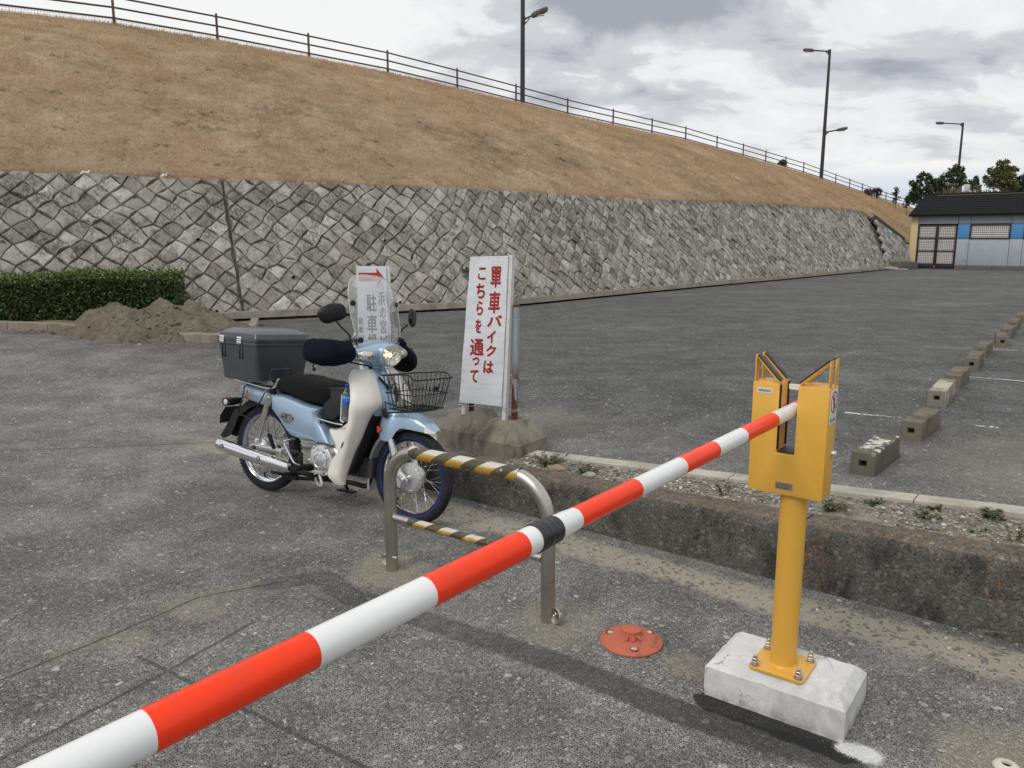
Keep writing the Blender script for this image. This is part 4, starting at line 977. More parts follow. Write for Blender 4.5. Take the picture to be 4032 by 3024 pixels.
# ================================================================== HEDGE, BED KERB, SAND HEAP
hedge = thing('hedge', 'dense clipped dark green hedge in front of the stone wall', 'hedge', (-6.8, 11.6, .4))
HA, HB = Vector((-10.6, 10.55, .0)), Vector((-5.02, 12.05, 0)); hd = (HB - HA); HL = hd.length; hd.normalize(); hn = Vector((-hd.y, hd.x, 0))
def hp(a, d, z): p = HA + hd * a + hn * d; return (p.x, p.y, z)
def htop(a): return 1.02 + .10 * a / HL + .02 * math.sin(a * 3.1)
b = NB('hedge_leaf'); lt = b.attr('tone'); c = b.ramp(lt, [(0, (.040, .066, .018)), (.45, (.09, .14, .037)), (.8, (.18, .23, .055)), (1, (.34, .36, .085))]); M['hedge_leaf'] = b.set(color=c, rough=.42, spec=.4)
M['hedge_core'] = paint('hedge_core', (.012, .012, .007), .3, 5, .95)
m = MB(); m.loft([[hp(a, -.17, .2), hp(a, -.17, htop(a) - .10), hp(a, .20, htop(a) - .10), hp(a, .20, .2)] for a in np.linspace(.1, HL - .1, 20)]); obj('dark_core', m, M['hedge_core'], hedge, world=True)  # solid near-black box added inside, standing in for the hedge's shaded depth
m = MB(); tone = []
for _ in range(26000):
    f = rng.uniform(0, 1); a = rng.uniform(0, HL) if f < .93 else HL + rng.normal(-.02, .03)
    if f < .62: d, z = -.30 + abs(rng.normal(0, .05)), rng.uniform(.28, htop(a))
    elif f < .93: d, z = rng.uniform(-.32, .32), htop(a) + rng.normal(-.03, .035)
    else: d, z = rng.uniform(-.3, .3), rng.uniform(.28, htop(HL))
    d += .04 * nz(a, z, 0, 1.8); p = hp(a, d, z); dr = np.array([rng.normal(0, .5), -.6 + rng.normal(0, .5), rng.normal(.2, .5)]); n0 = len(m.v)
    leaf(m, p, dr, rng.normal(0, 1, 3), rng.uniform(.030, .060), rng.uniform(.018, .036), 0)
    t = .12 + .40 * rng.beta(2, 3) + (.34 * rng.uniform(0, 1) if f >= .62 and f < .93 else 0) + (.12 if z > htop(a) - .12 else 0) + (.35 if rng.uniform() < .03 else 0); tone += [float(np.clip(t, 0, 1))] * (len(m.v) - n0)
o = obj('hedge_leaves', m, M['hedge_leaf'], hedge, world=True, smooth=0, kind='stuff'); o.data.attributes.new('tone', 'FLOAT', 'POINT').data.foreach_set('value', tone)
for _ in range(9):
    a = rng.uniform(.1, HL); p = Vector(hp(a, rng.uniform(-.32, -.22), .25)); q = Vector(hp(a + rng.normal(0, .2), rng.uniform(-.36, -.30), rng.uniform(.5, 1.0))); m = MB()
    m.tube([p, p.lerp(q, .5) + Vector((rng.normal(0, .03), -.02, 0)), q], [.008, .006, .003], 5); obj('branch', m, M['bark'], hedge, world=True)
kb = thing('bed_kerb', 'pale concrete kerb edging the hedge bed and sand heap', 'kerb', (-5.5, 10.8, .3))
BK = [(-11.2, 10.35), (-9.2, 10.72), (-7.17, 10.96), (-5.9, 10.82), (-4.63, 10.50), (-3.98, 10.28), (-3.72, 10.36), (-3.62, 10.62), (-3.75, 11.6), (-4.05, 12.6)]
pl_ = [Vector((x, y, 0)) for x, y in BK]; tot = [0]
for a, c in zip(pl_[:-1], pl_[1:]): tot.append(tot[-1] + (c - a).length)
def bkp(s): return Vector((np.interp(s, tot, [p.x for p in pl_]), np.interp(s, tot, [p.y for p in pl_]), 0))
s = 0
while s < tot[-1] - .2:
    e = min(tot[-1], s + .60); m = MB(); rings = []
    for t in np.linspace(s + .004, e - .004, 5):
        p = bkp(t); d = (bkp(min(t + .08, tot[-1])) - bkp(max(t - .08, 0))).normalized(); nn = Vector((-d.y, d.x, 0)); zb = gz(p.x, p.y); h = zb + .115 + .006 * math.sin(s * 7)
        rings.append([(*(p)[:2], zb - .1), (*(p + nn * .012)[:2], h - .012), (*(p + nn * .024)[:2], h), (*(p + nn * .125)[:2], h), (*(p + nn * .13)[:2], zb - .1)])
    m.loft(rings); obj('kerb_stone', m, M['bed_kerb'], kb, world=True, smooth=25); s = e
m = MB(); rows = []
for t in np.linspace(0, tot[-1], 60):
    p = bkp(t); c = Vector((-7.2 + 3 * (t / tot[-1]), 12.0, 0)); rows.append([(*p.lerp(c, f)[:2], gz(*p[:2]) + .085 + .03 * nz(p.x + f, p.y, f, 2)) for f in np.linspace(.02, 1, 10)])
m.loft(rows, cap=False, closed=False); obj('planting_bed', m, M['earth'], smooth=70, kind='structure')
m = MB(); GX = np.linspace(-7.2, -3.2, 170); GY = np.linspace(9.75, 12.1, 105); H = np.zeros((len(GX), len(GY)))
def heap(x, y):
    # slopes at the angle of repose falling away from the two tips and the ridge between them
    d = lambda X0, Y0, h, sx, sy: h + .10 - math.sqrt(((x - X0) / sx) ** 2 + ((y - Y0) / sy) ** 2 + .03) * .62
    v = [d(-5.62, 11.15, .37, .95, .75), d(-4.92, 11.15, .43, .82, .80), d(-4.50, 11.1, .40, 1.0, .75), d(-5.25, 10.8, .34, 1.15, .72), d(-4.6, 10.75, .28, 1.1, .75), d(-5.1, 10.45, .17, 1.2, .8), d(-4.1, 11.0, .20, .9, .8)]
    k = 14.; hh = math.log(sum(math.exp(k * q) for q in v)) / k
    return hh - .03 + .06 * nz(x, y, 0, 2.6) + .065 * nz(x, y, 3, 6) + .045 * nz(x, y, 5, 13) + .026 * nz(x, y, 5, 30)
rows = []
for x in GX: rows.append([(x, y, gz(x, y) + .07 * sstep(y, 10.35, 10.6) + max(-.2, heap(x, y)) ) for y in GY])
m.loft(rows, cap=False, closed=False)
b = NB('sand'); c = b.ramp(b.math('ADD', b.math('MULTIPLY', b.noise(4, 7, .7), .6), b.math('MULTIPLY', b.noise(45, 4, .7), .4)), [(.33, (.125, .108, .080)), (.52, (.215, .190, .148)), (.68, (.285, .255, .205))])
M['sand'] = b.set(color=c, rough=.97, spec=.1, normal=b.bump(b.math('ADD', b.noise(28, 8, .75), b.math('MULTIPLY', b.voro(22), .4)), 1.0, .04))
heap_o = obj('sand_heap', m, M['sand'], smooth=80); tag(heap_o, 'lumpy heap of grey-brown sand spilling over the kerb beside the hedge', 'heap')
# clods and dry leaf scraps
m = MB()
for _ in range(420):
    x, y = rng.normal(-5.0, .55), rng.uniform(10.0, 10.95); h = heap(x, y)
    if h < -.05: continue
    pebble(m, (x, y, gz(x, y) + max(0, h) + .07 * sstep(y, 10.35, 10.6)), rng.choice([.010, .016, .026, .04], p=[.45, .35, .16, .04]), int(rng.choice(4, p=[.05, .42, .53, .0])))
obj('sand_clods', m, [PEB[0], M['sand'], M['sand'], PEB[3]], smooth=0, kind='stuff')
m = MB()
for _ in range(240):
    x = rng.normal(-6.3, .35); y = rng.uniform(10.55, 10.95); leaf(m, (x, y, gz(x, y) + .012), (rng.normal(), rng.normal(), .15), (0, 0, 1), rng.uniform(.03, .06), rng.uniform(.015, .03), int(rng.integers(0, 2)))
obj('fallen_leaves', m, [paint('leaf_dry', (.36, .21, .10), .3, 30, .8), paint('leaf_dry_dark', (.20, .10, .05), .3, 30, .8)], smooth=0, kind='stuff')
# ================================================================== TEXT
DG = None
def glyphs(chars, sx_align='CENTER'):
    c = bpy.data.curves.new('lettering', 'FONT'); c.body = chars; c.resolution_u = 3; c.fill_mode = 'FRONT'
    o = bpy.data.objects.new('lettering', c); COL.objects.link(o); dg = bpy.context.evaluated_depsgraph_get(); dg.update()
    me = bpy.data.meshes.new_from_object(o.evaluated_get(dg)); vs = [v.co.copy() for v in me.vertices]; fs = [tuple(p.vertices) for p in me.polygons]
    bpy.data.objects.remove(o); bpy.data.curves.remove(c); bpy.data.meshes.remove(me); return vs, fs
def glyph_box(m, chars, cx_, cz_, wd, ht, place, bold=0., wob=0., rot=0.):
    """lettering fitted to a box (wd x ht) centred on (cx,cz); place(x,z) -> point on the sign"""
    vs, fs = glyphs(chars); x0, x1 = min(v.x for v in vs), max(v.x for v in vs); y0, y1 = min(v.y for v in vs), max(v.y for v in vs)
    ph = rng.uniform(0, 50); layers = [(0, 0)] + ([(bold * math.cos(a), bold * math.sin(a)) for a in np.arange(0, 6.28, .785)] if bold else [])
    for i, (dx, dy) in enumerate(layers):
        P = []
        for v in vs:
            x, y = (v.x - (x0 + x1) / 2) / (x1 - x0) * wd, (v.y - (y0 + y1) / 2) / (y1 - y0) * ht
            if wob: x += wob * mnoise.noise(Vector((v.x * 2.3 + ph, v.y * 2.3, 0))); y += wob * mnoise.noise(Vector((v.x * 2.3, v.y * 2.3 + ph, 5)))
            c_, s_ = math.cos(rot), math.sin(rot); x, y = x * c_ - y * s_, x * s_ + y * c_
            P.append(place(cx_ + x + dx, cz_ + y + dy, .0001 * i))
        m.add(P, fs)
    return m

# ================================================================== BARRIER
BY = R(-36.6); bd = Vector((math.cos(BY), math.sin(BY), 0)); bn = Vector((-bd.y, bd.x, 0))
post = thing('barrier_catch_post', 'yellow U-shaped barrier catch post bolted to a white concrete block', 'barrier post', (.94, 2.51, 0), (0, 0, BY))
def rounded_block(cx_, cy_, sx_, sy_, h, ch):
    m = MB(); rings = []
    for z, ins in ((-.01, .004), (.02, 0), (h - ch, 0), (h, ch)):
        ring = []
        for (ax, ay) in ((-1, -1), (1, -1), (1, 1), (-1, 1)):
            X0, Y0 = cx_ + ax * (sx_ / 2 - ins), cy_ + ay * (sy_ / 2 - ins)
            ring.append((X0, Y0, z))
        R2 = []
        for k in range(4):
            a, c = Vector(ring[k]), Vector(ring[(k + 1) % 4])
            for j in range(14): R2.append(a.lerp(c, j / 14))
        rings.append(R2)
    R3 = []
    for a, c in zip(rings[:-1], rings[1:]):
        for j in range(4): R3.append([p.lerp(q, j / 4) for p, q in zip(a, c)])
    R3.append(rings[-1])
    def rough(p):
        e = .0022 * mnoise.noise(p * 25) + .0016 * mnoise.noise(p * 70)
        low = max(0, .035 - p.z) * .25 * max(0, mnoise.noise(Vector((p.x * 14, p.y * 14, 0))))
        k = Vector((p.x - cx_, p.y - cy_, 0)); k = k / (k.length + 1e-6); chip = 0
        for ex, ez, rr in ((-.035, h - .02, .03), (.19, .055, .05)):
            dd = math.hypot(p.x - ex, p.z - ez)
            if p.y < cy_ - sy_ * .4 and dd < rr: chip += (1 - dd / rr) * .012
        return p + k * (e - chip) + Vector((0, 0, e * .6 + low))
    R3 = [[rough(p) for p in r] for r in R3]; m.loft(R3, cap=False)
    top = R3[-1]; n = len(top)
    for f in (.7, .4): R3.append([Vector((cx_ + (p.x - cx_) * f, cy_ + (p.y - cy_) * f, h + .0012 * mnoise.noise(p * 40))) for p in top])
    m2 = MB(); m2.loft(R3[-3:], cap=False); m2.add(R3[-1], [tuple(range(n))]); m.add(m2.v, m2.f); return m
obj('concrete_block', rounded_block(0, .038, .474, .292, .142, .032), M['block_white'], post, smooth=22)
def rrect(cx_, cy_, sx_, sy_, r, n=5):
    out = []
    for ax, ay, a0 in ((1, 1, 0), (-1, 1, 90), (-1, -1, 180), (1, -1, 270)):
        for k in range(n + 1):
            a = R(a0 + 90 * k / n); out.append((cx_ + ax * (sx_ / 2 - r) + r * math.cos(a), cy_ + ay * (sy_ / 2 - r) + r * math.sin(a)))
    return out
m = MB(); m.extrude(rrect(0, 0, .186, .176, .016), .1435, .1545, ax='Z'); obj('base_plate', m, M['yellow'], post, bevel=.002)
for x, y in ((-.074, -.069), (.074, -.069), (.074, .069), (-.074, .069)):
    m = MB(); m.lathe([(.0165, .155), (.0165, .1575), (.012, .1576)], (x, y, 0), n=18, cap1=True); m.lathe([(.0115, .1576), (.0122, .1590), (.0122, .1675), (.011, .169)], (x, y, 0), n=6, cap1=True); m.lathe([(.0105, .169), (.0110, .170), (.0110, .178), (.0095, .1795)], (x, y, 0), n=6, cap1=True); m.lathe([(.0065, .1795), (.0065, .189), (.005, .1915)], (x, y, 0), n=12, cap1=True)
    obj('anchor_bolt', m, M['bolt'] if 'bolt' in M else paint('bolt', (.50, .44, .40), .1, 40, .35, .9, dirt=(.2, .12, .08), dirt_amt=.5, dscale=60), post, smooth=30)
    M['bolt'] = bpy.data.materials['bolt']
m = MB(); m.lathe([(.0435, .154), (.0435, .785)], n=40); m.lathe([(.050, .1545), (.0465, .157), (.0437, .163)], n=40); obj('post', m, M['yellow'], post)
HY0, HY1 = -.060, .043
U = [(-.139, .773), (.104, .773), (.104, 1.141), (.007, 1.141), (.007, .912), (-.051, .912), (-.051, 1.141), (-.139, 1.141)]
m = MB(); m.extrude(U, HY0, HY1); obj('housing', m, M['yellow'], post, bevel=.004, seg=2)
for y0, y1 in ((HY0 + .004, HY0 + .034), (HY1 - .034, HY1 - .004)):
    for sx_, x0, x1 in ((-1, -.1365, -.053), (1, .1015, .009)):
        m = MB(); prof = [(x0, 1.138), (x0, 1.229), (x1, 1.144)]; t = .0045
        m.extrude([(x0, 1.138), (x0, 1.2285), (x0 - sx_ * t, 1.222), (x0 - sx_ * t, 1.138)], y0, y1)
        m.extrude([(x0, 1.2287), (x1, 1.1445), (x1 + sx_ * .006, 1.142), (x0 - sx_ * t, 1.222)], y0, y1); br = obj('guide_bracket', m, M['yellow'], post, bevel=.0012)
        a, c = Vector((x0, 0, 1.2300)), Vector((x1, 0, 1.1460)); d = (c - a).normalized(); nn = Vector((-d.z, 0, d.x)); nn = nn if nn.z > 0 else -nn; a, c = a + d * .006 + nn * .001, c - d * .001 + nn * .001
        m = MB(); m.extrude([(a.x, a.z), (c.x, c.z), (c.x + nn.x * .004, c.z + nn.z * .004), (a.x + nn.x * .004, a.z + nn.z * .004)], y0 + .003, y1 - .003); obj('rubber_strip', m, M['dark_strip'], br)
for yy in (HY0 + .008, HY1 - .014):
    m = MB(); m.box((-.0495, yy, 1.03), (.0035, .010, .215)); obj('rubber_strip', m, M['black_rubber'], post)
m = MB(); m.box((-.022, (HY0 + HY1) / 2, .914), (.054, HY1 - HY0 - .012, .005)); obj('slot_pad', m, M['dark_strip'], post, bevel=.001)
m = MB(); m.extrude(rrect(-.016, 1.124, .052, .018, .004, 4), .006, .011); obj('latch_tab', m, M['white_gloss'], post)
m = MB(); m.box((-.0995, HY0 - .0006, 1.1145), (.048, .0012, .0165)); lp = obj('name_plate', m, M['white_plate'], post)
m = glyph_box(MB(), 'AMANO', -.0995, 1.1145, .040, .0085, lambda x, z, e: (x, HY0 - .0014 - e, z), bold=.0004); obj('lettering', m, M['label_blue'], lp, smooth=0)
m = MB(); m.box((-.018, HY0 - .0006, .804), (.056, .0012, .0225)); sp = obj('spec_plate', m, M['plate_grey'], post); m = MB()
for k in range(4):
    z = .8115 - k * .0048; x = -.042
    for L in rng.uniform(.004, .012, 4): m.box((x + L / 2, HY0 - .0014, z), (L, .0006, .0016 if k < 3 else .0026)); x += L + .003
obj('small_print', m, M['print_black'], sp, smooth=0)
# no-walking plate on the side of the housing
XS = .1045; m = MB(); m.box((XS + .0006, -.009, 1.077), (.0012, .079, .112)); ns_ = obj('prohibition_plate', m, M['white_plate'], post, bevel=.0003)
def onside(y, z, e=0): return (XS + .0016 + e, y, z)
m = MB(); cy_, cz_ = -.009, 1.092
n_ = 40; vs = [onside(cy_ + r * math.cos(2 * math.pi * k / n_), cz_ + r * math.sin(2 * math.pi * k / n_)) for r in (.0355, .0295) for k in range(n_)]; m.add(vs, [(k, (k + 1) % n_, n_ + (k + 1) % n_, n_ + k) for k in range(n_)])
a = R(48); dx, dz = math.cos(a), math.sin(a); m.add([onside(cy_ + s_ * dx * .031 * (-1) + t * dz * .0032, cz_ + s_ * dz * .031 + t * dx * .0032, .0004) for s_, t in ((-1, -1), (1, -1), (1, 1), (-1, 1))], [(0, 1, 2, 3)])
obj('red_ring', m, paint('ban_red', (.50, .012, .016), .03, 5, .4), ns_, smooth=0)
m = MB(); n_ = 14; hd_ = [onside(cy_ + .0042 * math.cos(6.283 * k / n_), cz_ + .0205 + .0045 * math.sin(6.283 * k / n_)) for k in range(n_)]; m.add(hd_, [tuple(range(n_))])
for q in ([(-.0085, .014), (.0085, .014), (.0085, -.004), (.006, -.004), (.006, .010), (.0052, .010), (.0052, -.025), (.0008, -.025), (.0008, -.006), (-.0008, -.006), (-.0008, -.025), (-.0052, -.025), (-.0052, .010), (-.006, .010), (-.006, -.004), (-.0085, -.004)],):
    m.add([onside(cy_ + y, cz_ + z) for y, z in q], [(0, 1, 2, 3, 4, 5, 10, 11, 12, 13, 14, 15) if False else (0, 1, 5, 12), (1, 2, 3, 4), (13, 14, 15, 0), (5, 6, 7, 8), (5, 8, 9, 12), (9, 10, 11, 12)])
obj('walking_figure', m, M['print_black'], ns_, smooth=0)
m = glyph_box(MB(), '無断歩行禁止', cy_, 1.0345, .060, .0115, lambda y, z, e: onside(y, z, e)); obj('lettering', m, M['print_black'], ns_, smooth=0)
m = MB(); m.lathe([(.0095, 0), (.0095, .012), (.0075, .0145)], (.104, .017, .918), 'X', 16, cap1=True); obj('lock', m, M['silver'], post)

FAR = Vector((.923, 2.523, 1.049)); AD = Vector((-.615, -.788, 0)).normalized()
arm = thing('boom_barrier', 'long red and white striped barrier arm with black tape at its middle', 'barrier arm', FAR, (0, 0, math.atan2(AD.y, AD.x)))
m = MB(); m.lathe([(.0225, -.055), (.0225, 1.300), (.0232, 1.312), (.0245, 1.330), (.0250, 1.372)], n=40, axis='X', cap0=True); m.lathe([(.0262, 1.430), (.0268, 1.445), (.0262, 1.455), (.0262, 3.15)], n=40, axis='X', cap1=True); obj('white_tube', m, M['white_gloss'], arm, smooth=50)
for a, c, r in ((-.062, -.012, .0235), (.190, .440, .0229), (.631, .8275, .0229), (1.0526, 1.297, .0229), (1.475, 1.722, .0266), (1.948, 2.176, .0266), (2.40, 2.63, .0266), (2.86, 3.08, .0266)):
    m = MB(); m.lathe([(r - .002, a), (r, a + .0004), (r, c - .0004), (r - .002, c)], n=40, axis='X'); obj('red_band', m, M['orange'], arm, smooth=50)
prof = []; 
for k in range(22): t = k / 21; x = 1.366 + .072 * t; prof.append((.0258 + .0022 * t + (.0006 if k % 5 in (1, 2, 3) else -.0002) + .0005 * math.sin(k * 2.1), x))
m = MB(); m.lathe([(.023, 1.3655)] + prof + [(.025, 1.4385)], n=40, axis='X'); obj('black_tape', m, M['tape'], arm, smooth=50)
e = FAR + AD * 3.22
mach = thing('barrier_machine', 'yellow barrier machine cabinet that carries the striped arm beside the camera', 'barrier machine', (e.x, e.y, 0), (0, 0, math.atan2(AD.y, AD.x)))
m = MB(); m.box((.02, 0, .575), (.26, .30, 1.15)); obj('cabinet', m, M['yellow'], mach, bevel=.012); m = MB(); m.box((-.115, 0, 1.049), (.06, .10, .10)); obj('arm_clamp', m, M['black_metal'], mach, bevel=.006)

# ================================================================== HOOP RACK
ry = math.atan2(-.578, .816); RW = .908; TT = .620; cr_ = .185
rack = thing('hoop_barrier', 'worn stainless hoop barrier with faded yellow and black tape stripes', 'hoop barrier', (-.589, 3.642, 0), (0, 0, ry))
P = [(0, 0, -.05), (0, 0, .2), (0, 0, TT - cr_)] + [(cr_ - cr_ * math.cos(R(a)), 0, TT - cr_ + cr_ * math.sin(R(a))) for a in range(9, 90, 9)] + [(cr_, 0, TT), (RW / 2, 0, TT), (RW - cr_, 0, TT)] + [(RW - cr_ + cr_ * math.sin(R(a)), 0, TT - cr_ + cr_ * math.cos(R(a))) for a in range(9, 90, 9)] + [(RW, 0, TT - cr_), (RW, 0, .2), (RW, 0, -.05)]
m = MB(); m.tube(P, .0303, 28); obj('hoop', m, M['steel'], rack, smooth=60)
m = MB(); m.tube([(.028, 0, .275), (RW - .028, 0, .275)], .0188, 22); obj('crossbar', m, M['steel'], rack, smooth=60)
def hazard(name, freq, ph, zc, r):
    b = NB(name); x = b.xyz(); ang = b.math('ADD', b.math('SUBTRACT', x[2], zc), b.math('MULTIPLY', x[1], .55))
    w_ = b.math('ADD', b.math('MULTIPLY', b.math('ADD', x[0], b.math('MULTIPLY', ang, -1.15)), freq), ph); fr = b.math('FRACT', b.math('ADD', w_, b.math('MULTIPLY', b.math('SUBTRACT', b.noise(60, 3), .5), .06)))
    blk = b.math('MULTIPLY', b.rng(fr, .02, .04), b.rng(fr, .50, .52, 1, 0))
    up = b.math('DIVIDE', b.math('ADD', b.math('SUBTRACT', x[2], zc), b.math('MULTIPLY', b.math('SUBTRACT', b.noise(55, 5, .7), .5), .028)), r)
    ylw = b.ramp(up, [(.0, (.42, .235, .02)), (.20, (.46, .27, .03)), (.38, (.40, .30, .12)), (.55, (.58, .54, .46))])
    bk = b.ramp(b.noise(18, 5), [(.3, (.050, .042, .026)), (.7, (.105, .085, .042))])
    c = b.mix(blk, ylw, bk); pe = b.rng(b.noise(34, 6, .7), .60, .64); c = b.mix(pe, c, (.50, .47, .42))
    return b.set(color=c, rough=b.math('MULTIPLY_ADD', blk, -.12, .45), normal=b.bump(b.noise(90, 4), .25, .003))
b_ = 1 / .168
m = MB(); m.tube([(.150 + .0, 0, TT)] + [(x, 0, TT) for x in (.25, .4, .55, .70)] + [(.765, 0, TT - .001)], .0309, 28, cap=False)
obj('hazard_tape', m, hazard('hazard_top', b_, .12, TT, .031), rack, smooth=60)
m = MB(); m.tube([(.125, 0, .275), (.45, 0, .275), (.80, 0, .275)], .0193, 22, cap=False); obj('hazard_tape', m, hazard('hazard_low', 1 / .150, .35, .275, .0193), rack, smooth=60)
for x, y, tilt in ((-.052, .02, .5), (RW + .045, -.012, -.35)):
    m = MB(); m.lathe([(.0, .002), (.026, .002), (.029, .0045), (.033, .0045), (.0345, .002), (.0345, -.002), (0, -.002)], n=28, axis='Y'); m.lathe([(.007, .004), (.0085, .0055), (.010, .004)], (0, 0, .008), 'Y', 14)
    o = obj('lock_cover', m, M['steel'], rack, smooth=40); o.location = (x, y, .037); o.rotation_euler = (.18, 0, tilt + math.pi)
m = MB(); m.tube([(-.04, -.012, .075), (.041, -.016, .075)], .007, 10); m.lathe([(.011, 0), (.011, .008), (.008, .011)], (.040, -.016, .075), 'X', 12, cap1=True); obj('lock_pin', m, M['steel'], rack)

# ================================================================== GROUND FITTINGS
disc = thing('marker_post_base', 'round faded red marker post base bolted to the asphalt', 'post base', (.482, 2.937, 0))
m = MB(); m.lathe([(.121, -.002), (.1255, .002), (.1255, .007), (.120, .0125), (.095, .019), (.060, .0265), (.043, .030), (.040, .034), (.037, .052), (.0385, .0535), (.0385, .0565), (.036, .058), (.0, .0585)], n=64); obj('disc', m, M['disc_red'], disc, smooth=35)
for k in range(6):
    a = R(-90 + 30 * (k - 1)) if k < 3 else R(90 + 30 * (k - 4)); c, s_ = math.cos(a), math.sin(a); m = MB(); m.tube([(.034 * c, .034 * s_, .040), (.058 * c, .058 * s_, .0365)], .0062, 12); o = obj('retaining_screw', m, M['disc_red'], disc); m = MB(); m.tube([(.0575 * c, .0575 * s_, .0366), (.0592 * c, .0592 * s_, .0363)], .0045, 12); obj('screw_tip', m, M['silver'], o)
for a in (-92, 28, 152):
    a = R(a); c, s_ = .092 * math.cos(a), .092 * math.sin(a); m = MB(); m.lathe([(.0175, .0215), (.0165, .0222), (.0155, .0215), (.0155, .0170)], (c, s_, 0), n=22); m.lathe([(.0155, .0170), (.0001, .0170)], (c, s_, 0), n=22); o = obj('bolt_recess', m, paint('recess_red', (.20, .03, .02), .1, 10, .8) if 'recess_red' not in bpy.data.materials else bpy.data.materials['recess_red'], disc)
    m = MB(); m.lathe([(.0125, .0172), (.0125, .0205), (.0095, .0222), (0, .0225)], (c - .002 * math.cos(a), s_ - .002 * math.sin(a), 0), n=16); obj('anchor_bolt', m, paint('zinc', (.52, .50, .46), .15, 60, .5, .3) if 'zinc' not in bpy.data.materials else bpy.data.materials['zinc'], o)
m = MB(); m.lathe([(.037, -.002), (.038, .003), (.034, .010), (.022, .014), (.0150, .0145), (.0140, .012), (.0140, .004)], n=36)
capo = thing('ground_socket', 'small cream socket ring with a dark hole at the bottom right corner', 'socket', (1.521, 2.168, 0)); obj('ring', m, paint('socket', (.62, .57, .50), .05, 8, .5), capo, smooth=50); m = MB(); m.lathe([(.0142, .0045), (0, .0046)], n=20); obj('hole', m, M['hole'], capo)

# ================================================================== WHEEL STOPS
def stop_mesh(L, wd=.142, h=.132):
    m = MB(); w2 = wd / 2; t = .008; hw, hz0, hz1 = .021, .050, .088
    for y, sgn in ((0, 1), (L, -1)):
        outer = [(-w2, y, -.01), (w2, y, -.01), (w2 - t, y, h), (-w2 + t, y, h)]; inner = [(-hw, y, hz0), (hw, y, hz0), (hw, y, hz1), (-hw, y, hz1)]; deep = [(a * .85, y + sgn * .09, z) for a, _, z in inner]
        vs = outer + inner + deep; m.add(vs, [(k, (k + 1) % 4, 4 + (k + 1) % 4, 4 + k) for k in range(4)] + [(4 + k, 4 + (k + 1) % 4, 8 + (k + 1) % 4, 8 + k) for k in range(4)] + [(8, 9, 10, 11)])
    m.add([(s_ * a, y, z) for y in (0, L) for s_, a, z in ((-1, w2, -.01), (1, w2, -.01), (1, w2 - t, h), (-1, w2 - t, h))], [(k, (k + 1) % 4, 4 + (k + 1) % 4, 4 + k) for k in range(4)])
    return m
STOPS = [((1.943, 4.357), (2.055, 4.308), (2.371, 4.70), 'nearest concrete wheel stop with white paint smears on top'), ((2.629, 5.19), (2.75, 5.139), (3.10, 5.56), 'dark brown wheel stop standing across the near white parking line'), ((3.406, 6.332), (3.537, 6.282), (3.92, 6.83), 'palest wheel stop with a whitened top and right side'),
         ((3.93, 7.06), (4.066, 7.012), (4.44, 7.52), 'rusty brown wheel stop just behind the palest one'), ((4.71, 8.107), (4.838, 8.053), (5.25, 8.66), 'fifth wheel stop from the front, its square hole showing fully'), ((5.31, 9.0), (5.444, 8.946), (5.88, 9.53), 'sixth wheel stop from the front, pale on its far top corner'),
         ((6.142, 9.922), (6.283, 9.882), (6.575, 10.40), 'wheel stop turned to point straight at the camera'), ((6.70, 10.78), (6.86, 10.75), (7.40, 11.45), 'wheel stop close behind the one that points at the camera'), ((7.42, 11.78), (7.58, 11.74), (8.06, 12.4), 'second farthest visible wheel stop near the right edge'), ((8.15, 12.75), (8.31, 12.71), (8.8, 13.4), 'farthest wheel stop, cut by the right edge of the photo')]
for k, (fl, frr, br, lab) in enumerate(STOPS):
    fl, frr, br = Vector(fl), Vector(frr), Vector(br); dl = br - frr; L = min(.68, max(.56, dl.length)); yaw = math.atan2(dl.y, dl.x) - math.pi / 2; c = (fl + frr) / 2; z = gz(c.x, c.y)
    mat = M['stop_block']
    if k in (0, 2):
        b = NB('stop_block_pale%d' % k); src = concrete('stop_tmp%d' % k, (.23, .21, .17) if k else (.145, .128, .10), (.075, .066, .054), 120, 4.5, .35); mat = src
        b = None; nt_ = mat.node_tree; bs = nt_.nodes['Principled BSDF']; old = bs.inputs['Base Color'].links[0].from_socket
        q = NB.__new__(NB); q.mat = mat; q.t = nt_; q.bsdf = bs; q.co = [n for n in nt_.nodes if n.type == 'TEX_COORD'][0].outputs['Object']; xz = q.xyz()
        wt = q.math('MULTIPLY', q.rng(q.noise(11 if k == 0 else 3.5, 6, .7), .50 if k == 0 else .44, .58), q.rng(xz[2], .118, .13)); 
        if k == 2: wt = q.math('MAXIMUM', q.math('MULTIPLY', wt, .8), q.math('MULTIPLY', q.rng(xz[0], .055, .065), q.rng(q.noise(9, 5), .40, .6, 0, .6)))
        q.set(color=q.mix(wt, old, (.60, .58, .53) if k == 0 else (.52, .49, .40)))
    o = obj('wheel_stop', stop_mesh(L), mat, None, bevel=.006, seg=2, smooth=30); o.location = (c.x, c.y, z); o.rotation_euler = (0, 0, yaw + (0 if k != 6 else 0)); tag(o, lab, 'wheel stop', 'wheel stops in a row across the lot')
if True:
    x, y = 8.95, 14.0

